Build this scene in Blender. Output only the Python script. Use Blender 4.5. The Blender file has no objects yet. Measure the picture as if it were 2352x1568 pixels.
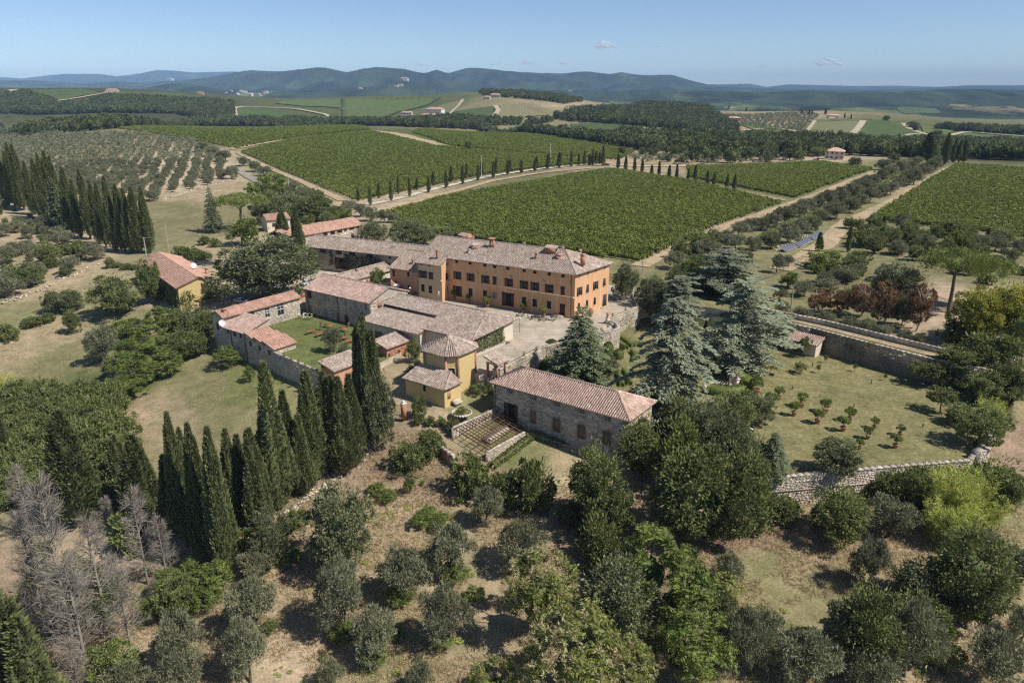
import bpy, math, random
import numpy as np
from mathutils import Vector
R = math.radians
rng = np.random.default_rng(7); random.seed(7)
SC = bpy.context.scene
COL = SC.collection

# ------------------------------------------------------------------ camera, sky, sun, exposure
F = 1700.0; CAM_H = 52.0; PITCH = math.atan((784 - 207) / F)
cd = bpy.data.cameras.new('camera'); cam = bpy.data.objects.new('camera', cd); COL.objects.link(cam)
cam.location = (0, 0, CAM_H); cam.rotation_euler = (math.pi / 2 - PITCH, 0, 0)
cd.sensor_width = 36; cd.lens = 36 * F / 2352; cd.clip_start = 0.5; cd.clip_end = 200000
SC.camera = cam
SUN_AZ, SUN_EL = 112.0, 50.0
world = bpy.data.worlds.new('World'); SC.world = world; world.use_nodes = True
wn = world.node_tree.nodes; wl = world.node_tree.links
sky = wn.new('ShaderNodeTexSky'); sky.sky_type = 'NISHITA'; sky.sun_disc = False
sky.sun_elevation = R(SUN_EL); sky.sun_rotation = R(SUN_AZ)
sky.altitude = 2000; sky.air_density = 0.85; sky.dust_density = 1.0; sky.ozone_density = 3.0
wl.new(sky.outputs[0], wn['Background'].inputs[0]); wn['Background'].inputs[1].default_value = 0.098
sl = bpy.data.lights.new('sun', 'SUN'); sun = bpy.data.objects.new('sun', sl); COL.objects.link(sun)
sl.energy = 4.6; sl.angle = R(0.5); sl.color = (1.0, 0.96, 0.91)
sd = Vector((math.sin(R(SUN_AZ)) * math.cos(R(SUN_EL)), math.cos(R(SUN_AZ)) * math.cos(R(SUN_EL)), math.sin(R(SUN_EL))))
sun.rotation_euler = (-sd).to_track_quat('-Z', 'Y').to_euler()
vs = SC.view_settings; vs.view_transform = 'Standard'; vs.look = 'None'; vs.exposure = 0.34; vs.gamma = 1.0; vs.use_curve_mapping = False
SC.render.engine = 'CYCLES'
cy = SC.cycles
cy.use_denoising = False; cy.pixel_filter_type = 'BLACKMAN_HARRIS'; cy.filter_width = 1.3; cy.max_bounces = 5; cy.diffuse_bounces = 3; cy.glossy_bounces = 2
cy.transparent_max_bounces = 24; cy.transmission_bounces = 2; cy.volume_bounces = 0
try: cy.denoiser = 'OPENIMAGEDENOISE'
except Exception: pass

# ------------------------------------------------------------------ projection helpers (photo pixels of the 2352 px wide view <-> place)
CP, SP = math.cos(PITCH), math.sin(PITCH)
def ray(u, v):
    x = (u - 1176) / F; y = (784 - v) / F
    return np.array([x, CP + y * SP, -SP + y * CP])
def un(u, v, z=0.0):
    d = ray(u, v); t = (z - CAM_H) / d[2]; return np.array([d[0] * t, d[1] * t, z])
def zat(u, v, y):
    d = ray(u, v); return CAM_H + d[2] * y / d[1]

# ------------------------------------------------------------------ mesh helpers
class MB:
    """collects vertices, faces, a material index and one random number for each face"""
    def __init__(s): s.V = []; s.Fc = []; s.n = 0; s.M = []; s.Rn = []
    def add(s, V, Fa, mat=0, r=None):
        V = np.asarray(V, float).reshape(-1, 3); Fa = np.asarray(Fa, int)
        if Fa.ndim == 1: Fa = Fa[None]
        s.V.append(V); s.Fc.append(Fa + s.n); s.n += len(V)
        s.M.append(np.full(len(Fa), mat)); s.Rn.append(np.full(len(Fa), random.random()) if r is None else np.broadcast_to(np.asarray(r, float), (len(Fa),)))
    def box(s, c, d, mat=0, rz=0.0, r=None, bottom=True):
        x, y, z = [k / 2 for k in d]
        P = np.array([[-x,-y,-z],[x,-y,-z],[x,y,-z],[-x,y,-z],[-x,-y,z],[x,-y,z],[x,y,z],[-x,y,z]])
        if rz:
            ca, sa = math.cos(rz), math.sin(rz); P = np.column_stack([P[:,0]*ca-P[:,1]*sa, P[:,0]*sa+P[:,1]*ca, P[:,2]])
        Fa = [[4,5,6,7],[0,1,5,4],[1,2,6,5],[2,3,7,6],[3,0,4,7]] + ([[3,2,1,0]] if bottom else [])
        s.add(P + np.asarray(c), Fa, mat, r)
    def bar(s, p, q, w, h=None, mat=0, r=None):
        p, q = np.asarray(p, float), np.asarray(q, float); h = h or w
        d = q - p; L = np.linalg.norm(d); d = d / max(L, 1e-9)
        up = np.array([0, 0, 1.0]) if abs(d[2]) < .95 else np.array([1.0, 0, 0])
        a = np.cross(d, up); a /= np.linalg.norm(a); b = np.cross(a, d)
        P = [e + a * i * w / 2 + b * j * h / 2 for e in (p, q) for i, j in ((-1,-1),(1,-1),(1,1),(-1,1))]
        s.add(P, [[0,1,5,4],[1,2,6,5],[2,3,7,6],[3,0,4,7],[3,2,1,0],[4,5,6,7]], mat, r)
    def tube(s, path, rad, sides=6, mat=0, r=None, cap=True):
        path = np.asarray(path, float); n = len(path); rad = np.broadcast_to(np.asarray(rad, float), (n,))
        T = np.gradient(path, axis=0); T /= np.linalg.norm(T, axis=1)[:, None] + 1e-9
        V = []
        for i in range(n):
            up = np.array([0, 0, 1.0]) if abs(T[i,2]) < .9 else np.array([1.0, 0, 0])
            a = np.cross(T[i], up); a /= np.linalg.norm(a); b = np.cross(T[i], a)
            for k in range(sides):
                t = 2 * math.pi * k / sides; V.append(path[i] + (a * math.cos(t) + b * math.sin(t)) * rad[i])
        Fa = [[i*sides+k, i*sides+(k+1)%sides, (i+1)*sides+(k+1)%sides, (i+1)*sides+k] for i in range(n-1) for k in range(sides)]
        s.add(V, Fa, mat, r)
        if cap and sides >= 3 and rad[-1] > .004: s.add(V[-sides:], [list(range(sides))], mat, r)
    def lathe(s, prof, sides=12, c=(0,0,0), mat=0, r=None, sx=1, sy=1):
        V = [(c[0] + p[0]*math.cos(2*math.pi*k/sides)*sx, c[1] + p[0]*math.sin(2*math.pi*k/sides)*sy, c[2] + p[1]) for p in prof for k in range(sides)]
        Fa = [[i*sides+k, i*sides+(k+1)%sides, (i+1)*sides+(k+1)%sides, (i+1)*sides+k] for i in range(len(prof)-1) for k in range(sides)]
        s.add(V, Fa, mat, r)
    def poly(s, P, mat=0, r=None): s.add(P, [list(range(len(P)))], mat, r)
    def prism(s, P, z0, z1, mat=0, matside=None, r=None):
        n = len(P); V = [(p[0], p[1], z0) for p in P] + [(p[0], p[1], z1) for p in P]
        s.add(V, [[i, (i+1)%n, n+(i+1)%n, n+i] for i in range(n)], mat if matside is None else matside, r); s.add(V[n:], [list(range(n))], mat, r); s.add(V[:n], [list(range(n))[::-1]], mat, r)
    def slab(s, P, t, mat=0, r=None):
        """planar polygon thickened downwards by t"""
        P = np.asarray(P, float); n = len(P); V = np.vstack([P, P - [0, 0, t]])
        s.add(V, [list(range(n))], mat, r); s.add(V, [list(range(n, 2*n))[::-1]], mat, r); s.add(V, [[(i+1)%n, i, n+i, n+(i+1)%n] for i in range(n)], mat, r)
    def data(s, name, mats, smooth=False):
        me = bpy.data.meshes.new(name)
        V = np.vstack(s.V) if s.V else np.zeros((0, 3))
        me.vertices.add(len(V)); me.vertices.foreach_set('co', V.astype(np.float32).ravel())
        cnt = np.concatenate([np.full(len(f), f.shape[1]) for f in s.Fc]) if s.Fc else np.zeros(0, int)
        loops = np.concatenate([f.ravel() for f in s.Fc]) if s.Fc else np.zeros(0, int)
        me.loops.add(len(loops)); me.loops.foreach_set('vertex_index', loops.astype(np.int32))
        me.polygons.add(len(cnt)); me.polygons.foreach_set('loop_start', np.concatenate([[0], np.cumsum(cnt)[:-1]]).astype(np.int32))
        me.polygons.foreach_set('material_index', np.concatenate(s.M).astype(np.int32))
        if smooth: me.polygons.foreach_set('use_smooth', np.ones(len(cnt), bool))
        me.update(calc_edges=True)
        a = me.attributes.new('r', 'FLOAT', 'FACE'); a.data.foreach_set('value', np.concatenate(s.Rn).astype(np.float32))
        for m in (mats if isinstance(mats, (list, tuple)) else [mats]): me.materials.append(m)
        return me
    def build(s, name, mats, parent=None, smooth=False, **kw): return link(name, s.data(name, mats, smooth), parent, **kw)

def props(o, label=None, cat=None, group=None, kind=None):
    if label: o['label'] = label
    if cat: o['category'] = cat
    if group: o['group'] = group
    if kind: o['kind'] = kind
    return o
def link(name, data, parent=None, **kw):
    o = bpy.data.objects.new(name, data); COL.objects.link(o)
    if parent is not None: o.parent = parent
    return props(o, **kw)
def root(name, loc, rz=0.0, label=None, cat=None, group=None):
    o = link(name, None, None, label=label, cat=cat, group=group); o.empty_display_size = .3
    o.location = loc; o.rotation_euler = (0, 0, rz); return o
def copytree(o, parent=None, **kw):
    c = o.copy(); COL.objects.link(c); c.parent = parent
    for ch in o.children: copytree(ch, c)
    return props(c, **kw)

# ------------------------------------------------------------------ materials
def material(name): m = bpy.data.materials.new(name); m.use_nodes = True; return m, m.node_tree.nodes, m.node_tree.links, m.node_tree.nodes['Principled BSDF']
def ramp(nodes, stops, interp='LINEAR'):
    c = nodes.new('ShaderNodeValToRGB'); e = c.color_ramp; e.interpolation = interp
    while len(e.elements) < len(stops): e.elements.new(0.5)
    for el, (p, col) in zip(e.elements, stops): el.position = p; el.color = (*col, 1)
    return c
def noise(nodes, links, scale, detail=4, rough=.6, vec=None):
    n = nodes.new('ShaderNodeTexNoise'); n.inputs['Scale'].default_value = scale; n.inputs['Detail'].default_value = detail; n.inputs['Roughness'].default_value = rough
    if vec: links.new(vec, n.inputs['Vector'])
    return n
def mixc(nodes, links, fac, a, b, mode='MIX'):
    m = nodes.new('ShaderNodeMix'); m.data_type = 'RGBA'; m.blend_type = mode; m.clamp_result = False
    for sock, v in ((m.inputs[0], fac), (m.inputs[6], a), (m.inputs[7], b)):
        if hasattr(v, 'is_output') or hasattr(v, 'links'): links.new(v, sock)
        else: sock.default_value = v if not isinstance(v, tuple) else (*v, 1)
    return m.outputs[2]
def mathn(nodes, links, op, a, b=None):
    m = nodes.new('ShaderNodeMath'); m.operation = op
    for k, v in enumerate((a, b)):
        if v is None: continue
        if hasattr(v, 'links'): links.new(v, m.inputs[k])
        else: m.inputs[k].default_value = v
    return m.outputs[0]
def bump(nodes, links, bs, h, strength=.4, dist=.05):
    b = nodes.new('ShaderNodeBump'); b.inputs['Strength'].default_value = strength; b.inputs['Distance'].default_value = dist
    links.new(h, b.inputs['Height']); links.new(b.outputs[0], bs.inputs['Normal'])
def plain(name, col, rough=.6, metal=0, nscale=None, var=.25, bumpd=0, spec=.3):
    """one colour, broken up by noise in object space"""
    m, N, L, b = material(name); b.inputs['Roughness'].default_value = rough; b.inputs['Metallic'].default_value = metal; b.inputs['Specular IOR Level'].default_value = spec
    if nscale is None: b.inputs['Base Color'].default_value = (*col, 1)
    else:
        tc = N.new('ShaderNodeTexCoord'); n = noise(N, L, nscale, 6, .65, tc.outputs['Object'])
        rp = ramp(N, [(.25, tuple(c*(1-var) for c in col)), (.75, tuple(min(1, c*(1+var)) for c in col))]); L.new(n.outputs[0], rp.inputs[0])
        L.new(rp.outputs[0], b.inputs['Base Color'])
        if bumpd: bump(N, L, b, n.outputs[0], .6, bumpd)
    return m
def leafmat(name, c1, c2, trans=.28, rough=.55, spec=.25, objvar=.35):
    """foliage: colour runs from c1 to c2 over the leaves, shifted a little from plant to plant"""
    m, N, L, b = material(name)
    at = N.new('ShaderNodeAttribute'); at.attribute_name = 'r'; oi = N.new('ShaderNodeObjectInfo')
    col = mixc(N, L, at.outputs['Fac'], c1, c2)
    v = mathn(N, L, 'MULTIPLY_ADD', oi.outputs['Random'], objvar); v.node.inputs[2].default_value = 1 - objvar / 2
    col = mixc(N, L, 1.0, col, v, 'MULTIPLY')
    b.inputs['Roughness'].default_value = rough; b.inputs['Specular IOR Level'].default_value = spec
    L.new(col, b.inputs['Base Color'])
    t = N.new('ShaderNodeBsdfTranslucent'); L.new(col, t.inputs['Color'])
    mx = N.new('ShaderNodeMixShader'); mx.inputs[0].default_value = trans
    L.new(b.outputs[0], mx.inputs[1]); L.new(t.outputs[0], mx.inputs[2]); L.new(mx.outputs[0], N['Material Output'].inputs['Surface'])
    return m
# ------------------------------------------------------------------ terrain heights
def vnoise(x, y, seed=0):
    xi, yi = np.floor(x), np.floor(y); fx, fy = x - xi, y - yi
    fx = fx*fx*(3-2*fx); fy = fy*fy*(3-2*fy)
    def h(a, b): t = np.sin(a*127.1 + b*311.7 + seed*74.7) * 43758.5453; return t - np.floor(t)
    return (h(xi,yi)*(1-fx)+h(xi+1,yi)*fx)*(1-fy) + (h(xi,yi+1)*(1-fx)+h(xi+1,yi+1)*fx)*fy
def fbm(x, y, o=4, seed=0):
    s = 0; a = .5
    for k in range(o): s = s + a*(vnoise(x, y, seed+k)-.5); x = x*2.03; y = y*2.03; a *= .5
    return s
# (u, v, z): heights read off the photograph near the estate
NEAR = [(1176,1568,-14),(0,1568,-17.5),(2352,1568,-15),(600,1450,-13),(1700,1450,-13),(950,1250,-10.5),(900,1120,-8.8),(1150,1150,-8.6),(1350,1250,-10),
 (1700,1280,-10.5),(2000,1240,-10),(2300,1250,-11),(1560,1130,-8),(1230,1060,-6.4),(1440,1058,-6.1),(1130,1000,-5.8),(1010,1010,-5.6),(900,980,-4.6),(1000,950,-2.8),(950,895,-2.7),(1100,910,-2.8),
 (480,1000,-8),(700,950,-6.2),(620,860,-5.2),(554,830,-5),(509,810,-4.8),(450,920,-7),(250,1000,-10),(100,1100,-12),(300,1250,-13),(480,1300,-11.5),(60,1300,-15),(120,900,-9),(200,750,-7),(60,700,-6),
 (350,720,-4.5),(430,700,-2.8),(520,700,-1),(620,700,-.8),(60,800,-8),(300,600,-1.5),(120,590,-2),(230,650,-3),(20,620,-3.5),(450,520,0),(560,420,1),(380,560,-.5),(400,400,2),(200,380,2.5),(470,440,1),(50,330,6),
 (700,560,0),(880,480,0),(1450,610,0),(1650,520,-.5),(1790,470,0),(1400,385,1),(1100,400,1),(700,400,1.5),(1900,640,-.8),(1700,700,-.6),(2150,750,-.3),(2000,560,0),(1950,490,1),(2200,600,1),(2300,450,3),(2180,390,4),
 (2320,720,-.8),(2330,830,-1),(2330,900,-2.5),(2340,1000,-6.5),(2280,1090,-8.5),(1400,790,-5.2),(1300,860,-5.5),(1600,860,-5.3),(1900,900,-5.3),(2050,1000,-5.6),(1800,780,-3),
 (1100,760,-1.5),(1000,700,-.6),(1200,700,-.6),(1400,680,-.5),(1130,860,-3),(800,800,-2.5),(700,760,-2),
 (1700,420,1),(1900,400,2),(2050,380,2),(2330,380,4),(300,293,7),(100,300,8),(700,291,6),(950,296,5),(1200,305,2),(1330,330,1),(1500,360,0),(1800,360,0)]
# (u, v, y): v seen at forward distance y, for the hills beyond
MID = [(-300,215,2300),(0,212,2200),(100,208,2200),(250,210,2200),(400,212,2200),(530,216,2100),(-300,262,1350),(0,262,1400),(250,262,1400),(450,264,1400),
 (600,286,1250),(800,286,1250),(980,286,1250),(600,250,1750),(800,250,1750),(980,252,1700),(640,229,2300),(800,226,2300),(950,226,2300),
 (1060,214,1950),(1130,210,1900),(1250,216,1950),(1340,232,1900),(1100,272,1250),(1250,276,1250),(1430,247,1800),(1560,246,1750),(1430,290,1150),(1560,300,1050),
 (1660,264,1600),(1760,262,1650),(1860,257,1650),(1960,259,1600),(2020,268,1550),(1700,312,950),(1900,318,950),(2060,330,900),(2100,290,1400),(2200,305,1300),(2352,312,1250),(2600,315,1250),(2250,345,850),(2500,350,850)]
CT = []
for u, v, z in NEAR:
    p = un(u, v, z); CT.append((p[0]/p[1], math.log(p[1]), z))
for u, v, y in MID:
    d = ray(u, v); CT.append((d[0]/d[1], math.log(y), zat(u, v, y)))
for a in np.linspace(-1.2, 1.2, 9):
    CT += [(a, math.log(1120), -22 if abs(a) < .9 else -10), (a, math.log(2900), -50), (a, math.log(3800), -55), (a, math.log(30), -18), (a, math.log(14), -19)]
for y, z in ((70,-16),(110,-12),(160,-8),(230,-3),(330,2),(500,5),(800,6)): CT += [(-1.15, math.log(y), z), (1.15, math.log(y), z*.8)]
CT = np.array(CT)
KA = 2.6
def _phi(r2): return np.where(r2 > 1e-12, .5*r2*np.log(r2 + 1e-12), 0)
_X = np.column_stack([CT[:,0]*KA, CT[:,1]*1.5]); _n = len(_X)
_K = _phi(((_X[:,None]-_X[None])**2).sum(-1)) + np.eye(_n)*.02
_P = np.column_stack([np.ones(_n), _X]); _A = np.block([[_K, _P],[_P.T, np.zeros((3,3))]])
_w = np.linalg.solve(_A, np.concatenate([CT[:,2], [0,0,0]]))
def rbf(a, l):
    out = np.zeros(a.shape); q = np.column_stack([a.ravel()*KA, l.ravel()*1.5]); o = np.zeros(len(q))
    for i in range(0, len(q), 20000):
        c = q[i:i+20000]; o[i:i+20000] = _phi(((c[:,None]-_X[None])**2).sum(-1)) @ _w[:_n] + _w[_n] + c @ _w[_n+1:]
    return o.reshape(a.shape)
RIDGES = [ # distance, width, silhouette (u, v)
 (9000, 2300, [(-400,190),(0,184),(100,186),(200,192),(270,187),(340,190),(430,184),(500,175),(545,166),(580,160),(620,163),(660,163),(720,157),(745,155),(800,166),(840,158),(870,153),(920,157),(960,166),(980,169),(1003,160),(1030,168),(1075,156),(1110,157),(1160,163),(1200,166),(1240,168),(1290,169),(1320,166),(1350,164),(1400,171),(1425,166),(1445,169),(1480,173),(1540,172),(1590,186),(1640,198),(1720,204),(2352,212),(2900,212)]),
 (5600, 900, [(-400,205),(0,206),(150,203),(260,205),(330,203),(380,194),(410,191),(450,195),(520,207),(620,210),(740,206),(860,199),(930,187),(1000,200),(1080,206),(1250,207),(1400,209),(1520,206),(1650,209),(1760,212),(1850,208),(1950,214),(2050,210),(2200,204),(2352,207),(2900,205)]),
 (12500, 2200, [(-400,195),(0,197),(600,190),(1500,196),(1640,202),(1750,203),(1820,204),(1900,206),(2000,207),(2100,203),(2180,199),(2260,198),(2352,201),(2900,200)]),
 (17000, 2200, [(-400,180),(0,177),(60,180),(110,174),(150,170),(230,170),(275,175),(330,168),(365,161),(410,163),(450,167),(540,164),(600,170),(900,185),(1500,195),(1680,194),(1720,192),(1760,200),(1810,194),(1850,195),(1900,196),(1960,198),(2060,197),(2150,200),(2220,196),(2352,196),(2900,195)]),
 (2950, 260, [(-400,262),(900,262),(1500,268),(1650,262),(1800,270),(1900,262),(2000,256),(2100,262),(2200,268),(2352,258),(2900,258)]),
 (4600, 480, [(-400,225),(900,228),(1500,228),(1640,224),(1750,231),(1850,226),(1960,233),(2060,226),(2200,232),(2352,222),(2900,222)]),
 (7000, 800, [(-400,210),(1500,214),(1700,214),(1800,209),(1900,215),(2000,210),(2120,215),(2250,209),(2352,212),(2900,210)]),
 (3700, 420, [(-400,232),(400,240),(900,240),(1500,246),(1700,243),(1900,238),(2050,244),(2150,250),(2352,240),(2900,240)])]
def far_h(a, y):
    l = np.log(y); b = np.interp(l, np.log([2500,3500,5000,8000,15000,45000]), [-52,-55,-42,-15,10,20])
    x = a*y; uu = 1176 + F*a/CP  # horizontal place along the horizon
    z = b + 70*fbm(x/900., y/1300., 4, 3)*np.clip((y-2600)/1500, 0, 1)
    for i, (d, w, prof) in enumerate(RIDGES):
        pu, pv = np.array(prof).T
        dd = d*(1 + .07*np.sin(a*9+i) + .10*fbm(a*14, a*0+i*7., 3, 9))
        hz = CAM_H + dd*np.tan(np.arctan((784-np.interp(uu, pu, pv))/F) - PITCH)
        k = (y-dd)/w; s = np.exp(-k*k*np.where(k < 0, 1.0, .8))
        spur = -np.abs(fbm(x/(d*.05), y/(d*.13), 5, 20+i))*np.abs(hz-b)*2.6*s*np.clip(np.abs(k)*1.6, .03, 1)
        z = np.maximum(z, b + (hz-b)*s + spur)
    return z
NA, NY = 440, 640
GA = np.linspace(-1.2, 1.2, NA); GL = np.linspace(math.log(14), math.log(20500), NY)
gA, gL = np.meshgrid(GA, GL); gY = np.exp(gL)
k = np.clip((gY-2700)/1100, 0, 1); k = k*k*(3-2*k)
nr = gY < 3900
Z1 = np.full(gA.shape, -50.); Z1[nr] = rbf(gA[nr], gL[nr])
Z1 = Z1 + np.where(gY < 3900, (1.2*fbm(gA*gY/11., gY/11., 3, 1))*np.clip((gY-30)/60, 0, 1)*np.where(gY > 165, .25, .6), 0)
Z1 = Z1 + np.clip((gY-1050)/500, 0, 1)*9*fbm(gA*gY/170., gY/170., 3, 5)
GZ = Z1*(1-k) + np.where(gY > 2600, far_h(gA, np.maximum(gY, 2600)), 0)*k
def hgt(x, y):
    x = np.asarray(x, float); y = np.asarray(y, float)
    i = np.clip((x/y - GA[0])/(GA[1]-GA[0]), 0, NA-1.001); j = np.clip((np.log(np.maximum(y, 1)) - GL[0])/(GL[1]-GL[0]), 0, NY-1.001)
    i0 = i.astype(int); j0 = j.astype(int); fi = i-i0; fj = j-j0
    return (GZ[j0,i0]*(1-fi)+GZ[j0,i0+1]*fi)*(1-fj) + (GZ[j0+1,i0]*(1-fi)+GZ[j0+1,i0+1]*fi)*fj
def inpoly(x, y, P):
    x = np.asarray(x, float); y = np.asarray(y, float); c = np.zeros(x.shape, bool); n = len(P)
    for i in range(n):
        x1, y1 = P[i][:2]; x2, y2 = P[(i+1) % n][:2]
        c ^= ((y1 > y) != (y2 > y)) & (x < (x2-x1)*(y-y1)/((y2-y1) if y2 != y1 else 1e-9) + x1)
    return c
def grow(P, d):
    P = [np.array(p[:2], float) for p in P]; c = sum(P)/len(P)
    return [p + (p-c)/np.linalg.norm(p-c)*d for p in P]
# villa grid: l runs along the villa (away to the back left), w away from the camera
VO = np.array([14.9, 170.0]); VL = np.array([math.sin(R(-54.5)), math.cos(R(-54.5))]); VW = np.array([math.sin(R(35.5)), math.cos(R(35.5))])
def lw(l, w): return VO + VL*l + VW*w
VROT = R(-35.5)   # rotation of a building whose local x runs to the near right, local y to the back
# raised terraces: name, outline, height of the top
COURT = [lw(-6.6,-41.5), lw(-5.7,-23.2), lw(-8.5,-15), lw(-11.4,-8.5), lw(-13,-5.5), lw(-13,-2), lw(-10.8,.8), lw(-7.8,2), lw(-8.4,18), lw(-14,24), lw(-10,34), lw(30,34), lw(62,20), lw(64,-4), lw(44,-20), lw(34,-22.5), lw(2.2,-22.8), lw(2.8,-34), lw(0,-42.5)]
YARD = [lw(63.5,-33), lw(58.5,-55.8), lw(41,-56.2), lw(23,-58.2), lw(17,-55), lw(18.7,-44), lw(19.5,-37.5), lw(32,-37.4), lw(34.5,-31), lw(50,-26), lw(60,-22)]
GARDEN = [un(1765,1107,-4.5)[:2], un(2008,1084,-4.5)[:2], un(2224,1066,-4.5)[:2], (84,117), (95,133), (84.6,141.6), (68.8,161.6), (60,169.5), (44,176), (33,178), (29,170), (22,150), (8,146), (4,140), (13,131), (27,119.5), (31,108)]
ROAD = [(62.5,169.3), (69.0,161.8), (84.8,141.8), (97.2,133.0), (118,122), (121,127), (100,138.5), (88.6,146.8), (73,165.4), (60,178), (52,186), (42,190), (38,184), (50,180)]
SLABS = [('courtyard', COURT, 0.0), ('yard', YARD, -1.0), ('garden', GARDEN, -4.5), ('road', ROAD, 0.0)]
def hz(x, y):
    z = hgt(x, y)
    for _, P, t in SLABS: z = np.where(inpoly(x, y, P), t, z)
    return z
_T = np.exp(np.linspace(math.log(20), math.log(45000), 2600))
def G(u, v, back=0.0):
    """the place on the ground that the photograph shows at this pixel"""
    d = ray(u, v); X, Y, Zz = d[0]/d[1]*_T, _T, CAM_H + d[2]/d[1]*_T
    h = hz(X, Y); i = np.argmax(Zz < h)
    if Zz[i] >= h[i]: i = len(_T)-2
    if i == 0: return np.array([X[0], Y[0], h[0]])
    a = Zz[i-1]-h[i-1]; b = h[i]-Zz[i]; t = a/(a+b+1e-9)
    y = _T[i-1] + (_T[i]-_T[i-1])*t; x = d[0]/d[1]*y
    return np.array([x, y, float(hz(np.array(x), np.array(y)))])
def GP(L): return [G(*p) for p in L]
# ------------------------------------------------------------------ ground colours
DRY=(.340,.270,.178); DGR=(.205,.188,.100); GRN=(.115,.128,.055); SOIL=(.42,.325,.235); WEED=(.255,.185,.135); FLO=(.060,.062,.030); GRAV=(.45,.39,.32); LAWN=(.150,.160,.062); FIELD=(.095,.105,.04)
CS = [(1176,1568,DRY),(900,1500,DGR),(500,1500,DRY),(640,1450,SOIL),(330,1420,SOIL),(150,1500,WEED),(760,1400,DRY),(1000,1250,DRY),(900,1170,DRY),(950,1080,WEED),(830,1060,WEED),(1120,1100,WEED),(1300,1200,WEED),(1230,1180,DRY),(1100,1330,DRY),(1650,1250,WEED),(1750,1220,WEED),(1750,1320,DGR),(1900,1330,DGR),(1900,1250,DRY),(2050,1200,DRY),(2250,1300,DGR),(2250,1450,DRY),(1650,1400,DGR),(2300,1150,DGR),(2330,1030,WEED),
 (1230,1060,DGR),(1180,1030,LAWN),(1300,1090,DRY),(1000,950,DRY),(960,900,DRY),(1090,950,DGR),(930,870,DRY),
 (480,900,DGR),(560,900,LAWN),(420,960,DRY),(330,970,DRY),(550,960,DGR),(300,1010,DGR),(200,880,GRN),(120,840,DGR),(60,790,DRY),(130,760,DRY),(220,700,DGR),(90,720,DGR),(30,740,DGR),(200,820,DGR),(300,870,LAWN),(60,640,SOIL),(150,640,DRY),(30,560,DRY),(100,540,SOIL),
 (440,520,DGR),(480,450,DRY),(530,430,DRY),(390,560,DGR),(430,480,DGR),(400,420,(.44,.36,.265)),(300,390,(.44,.36,.265)),(350,370,(.48,.39,.29)),(450,400,(.44,.36,.265)),(330,430,SOIL),(250,350,DRY),(200,350,DRY),(100,330,DGR),(560,460,DGR),(580,600,SOIL),(480,580,DRY),(500,690,SOIL),(560,700,SOIL),(750,620,GRAV),(640,640,SOIL),
 (880,470,SOIL),(1500,600,DGR),(1620,560,DGR),(1700,500,DRY),(1830,450,DGR),(1760,540,DGR),(1700,640,DGR),(1800,620,DGR),(1950,600,DGR),(2000,540,DGR),(1800,580,DGR),(2100,580,DGR),(2250,620,DGR),(1750,640,DGR),(1850,680,DGR),(2000,640,DGR),(2150,740,SOIL),(2170,690,SOIL),(2230,780,DRY),(2050,700,DGR),(2300,860,DGR),(1960,470,DGR),(2100,440,DRY),(2300,600,DGR),(1650,700,FLO),
 (700,400,FIELD),(500,310,FIELD),(1000,320,FIELD),(1300,450,FIELD),(1100,520,FIELD),(1800,410,FIELD),(2250,450,FIELD),(1650,350,DRY),(1500,370,DRY),(1900,360,SOIL),(2000,380,DGR),(200,292,FIELD),
 (300,250,FLO),(100,240,FLO),(480,250,FLO),(700,260,FIELD),(900,240,FIELD),(1200,250,DGR),(1300,245,DRY),(1500,262,FLO),(1600,300,FLO),(1700,280,DRY),(1800,275,DRY),(1900,290,FIELD),(1800,335,FLO),(2000,340,FLO),(2050,300,FIELD),(2200,350,FLO),(2300,360,FLO),(2300,320,FIELD)]
cs = []
for u, v, c in CS:
    p = G(u, v); cs.append((p[0]/p[1]*3.2, math.log(p[1])*2, *c))
cs = np.array(cs)
q = np.column_stack([gA.ravel()*3.2, gL.ravel()*2]); gc = np.zeros((len(q), 3))
wob = np.column_stack([fbm(gA.ravel()*np.exp(gL.ravel())/9, np.exp(gL.ravel())/9, 3, 2), fbm(gA.ravel()*np.exp(gL.ravel())/9, np.exp(gL.ravel())/9, 3, 8)])*.16
for i in range(0, len(q), 20000):
    d2 = ((q[i:i+20000,None]+wob[i:i+20000,None]-cs[None,:,:2])**2).sum(-1) + 2e-3; w = d2**-2.2; w /= w.sum(1)[:,None]; gc[i:i+20000] = w @ cs[:,2:]
gc = gc.reshape(NY, NA, 3)
X_, Y_ = gA*gY, gY
pn = fbm(X_/420., Y_/800., 3, 31); pn2 = fbm(X_/260., Y_/700., 3, 44)
far_c = np.where((pn > .19)[...,None], np.array((.085,.105,.038)), np.array((.028,.042,.017))); far_c = np.where((pn2 > .27)[...,None], np.array((.19,.16,.085)), far_c)
high = GZ > 45
far_c = np.where(high[...,None], np.array((.026,.040,.018))*(1+1.2*pn[...,None]), far_c)
far_c = far_c*(1+2.2*fbm(X_/170., Y_/330., 4, 90)+.8*fbm(X_/50., Y_/110., 2, 91))[...,None]
k = np.clip((gY-2300)/500, 0, 1)[...,None]; gc = gc*(1-k) + far_c*k
gc *= (1 + .5*fbm(X_/6., Y_/6., 3, 12) + .35*fbm(X_/35., Y_/35., 2, 15))[...,None]

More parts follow.
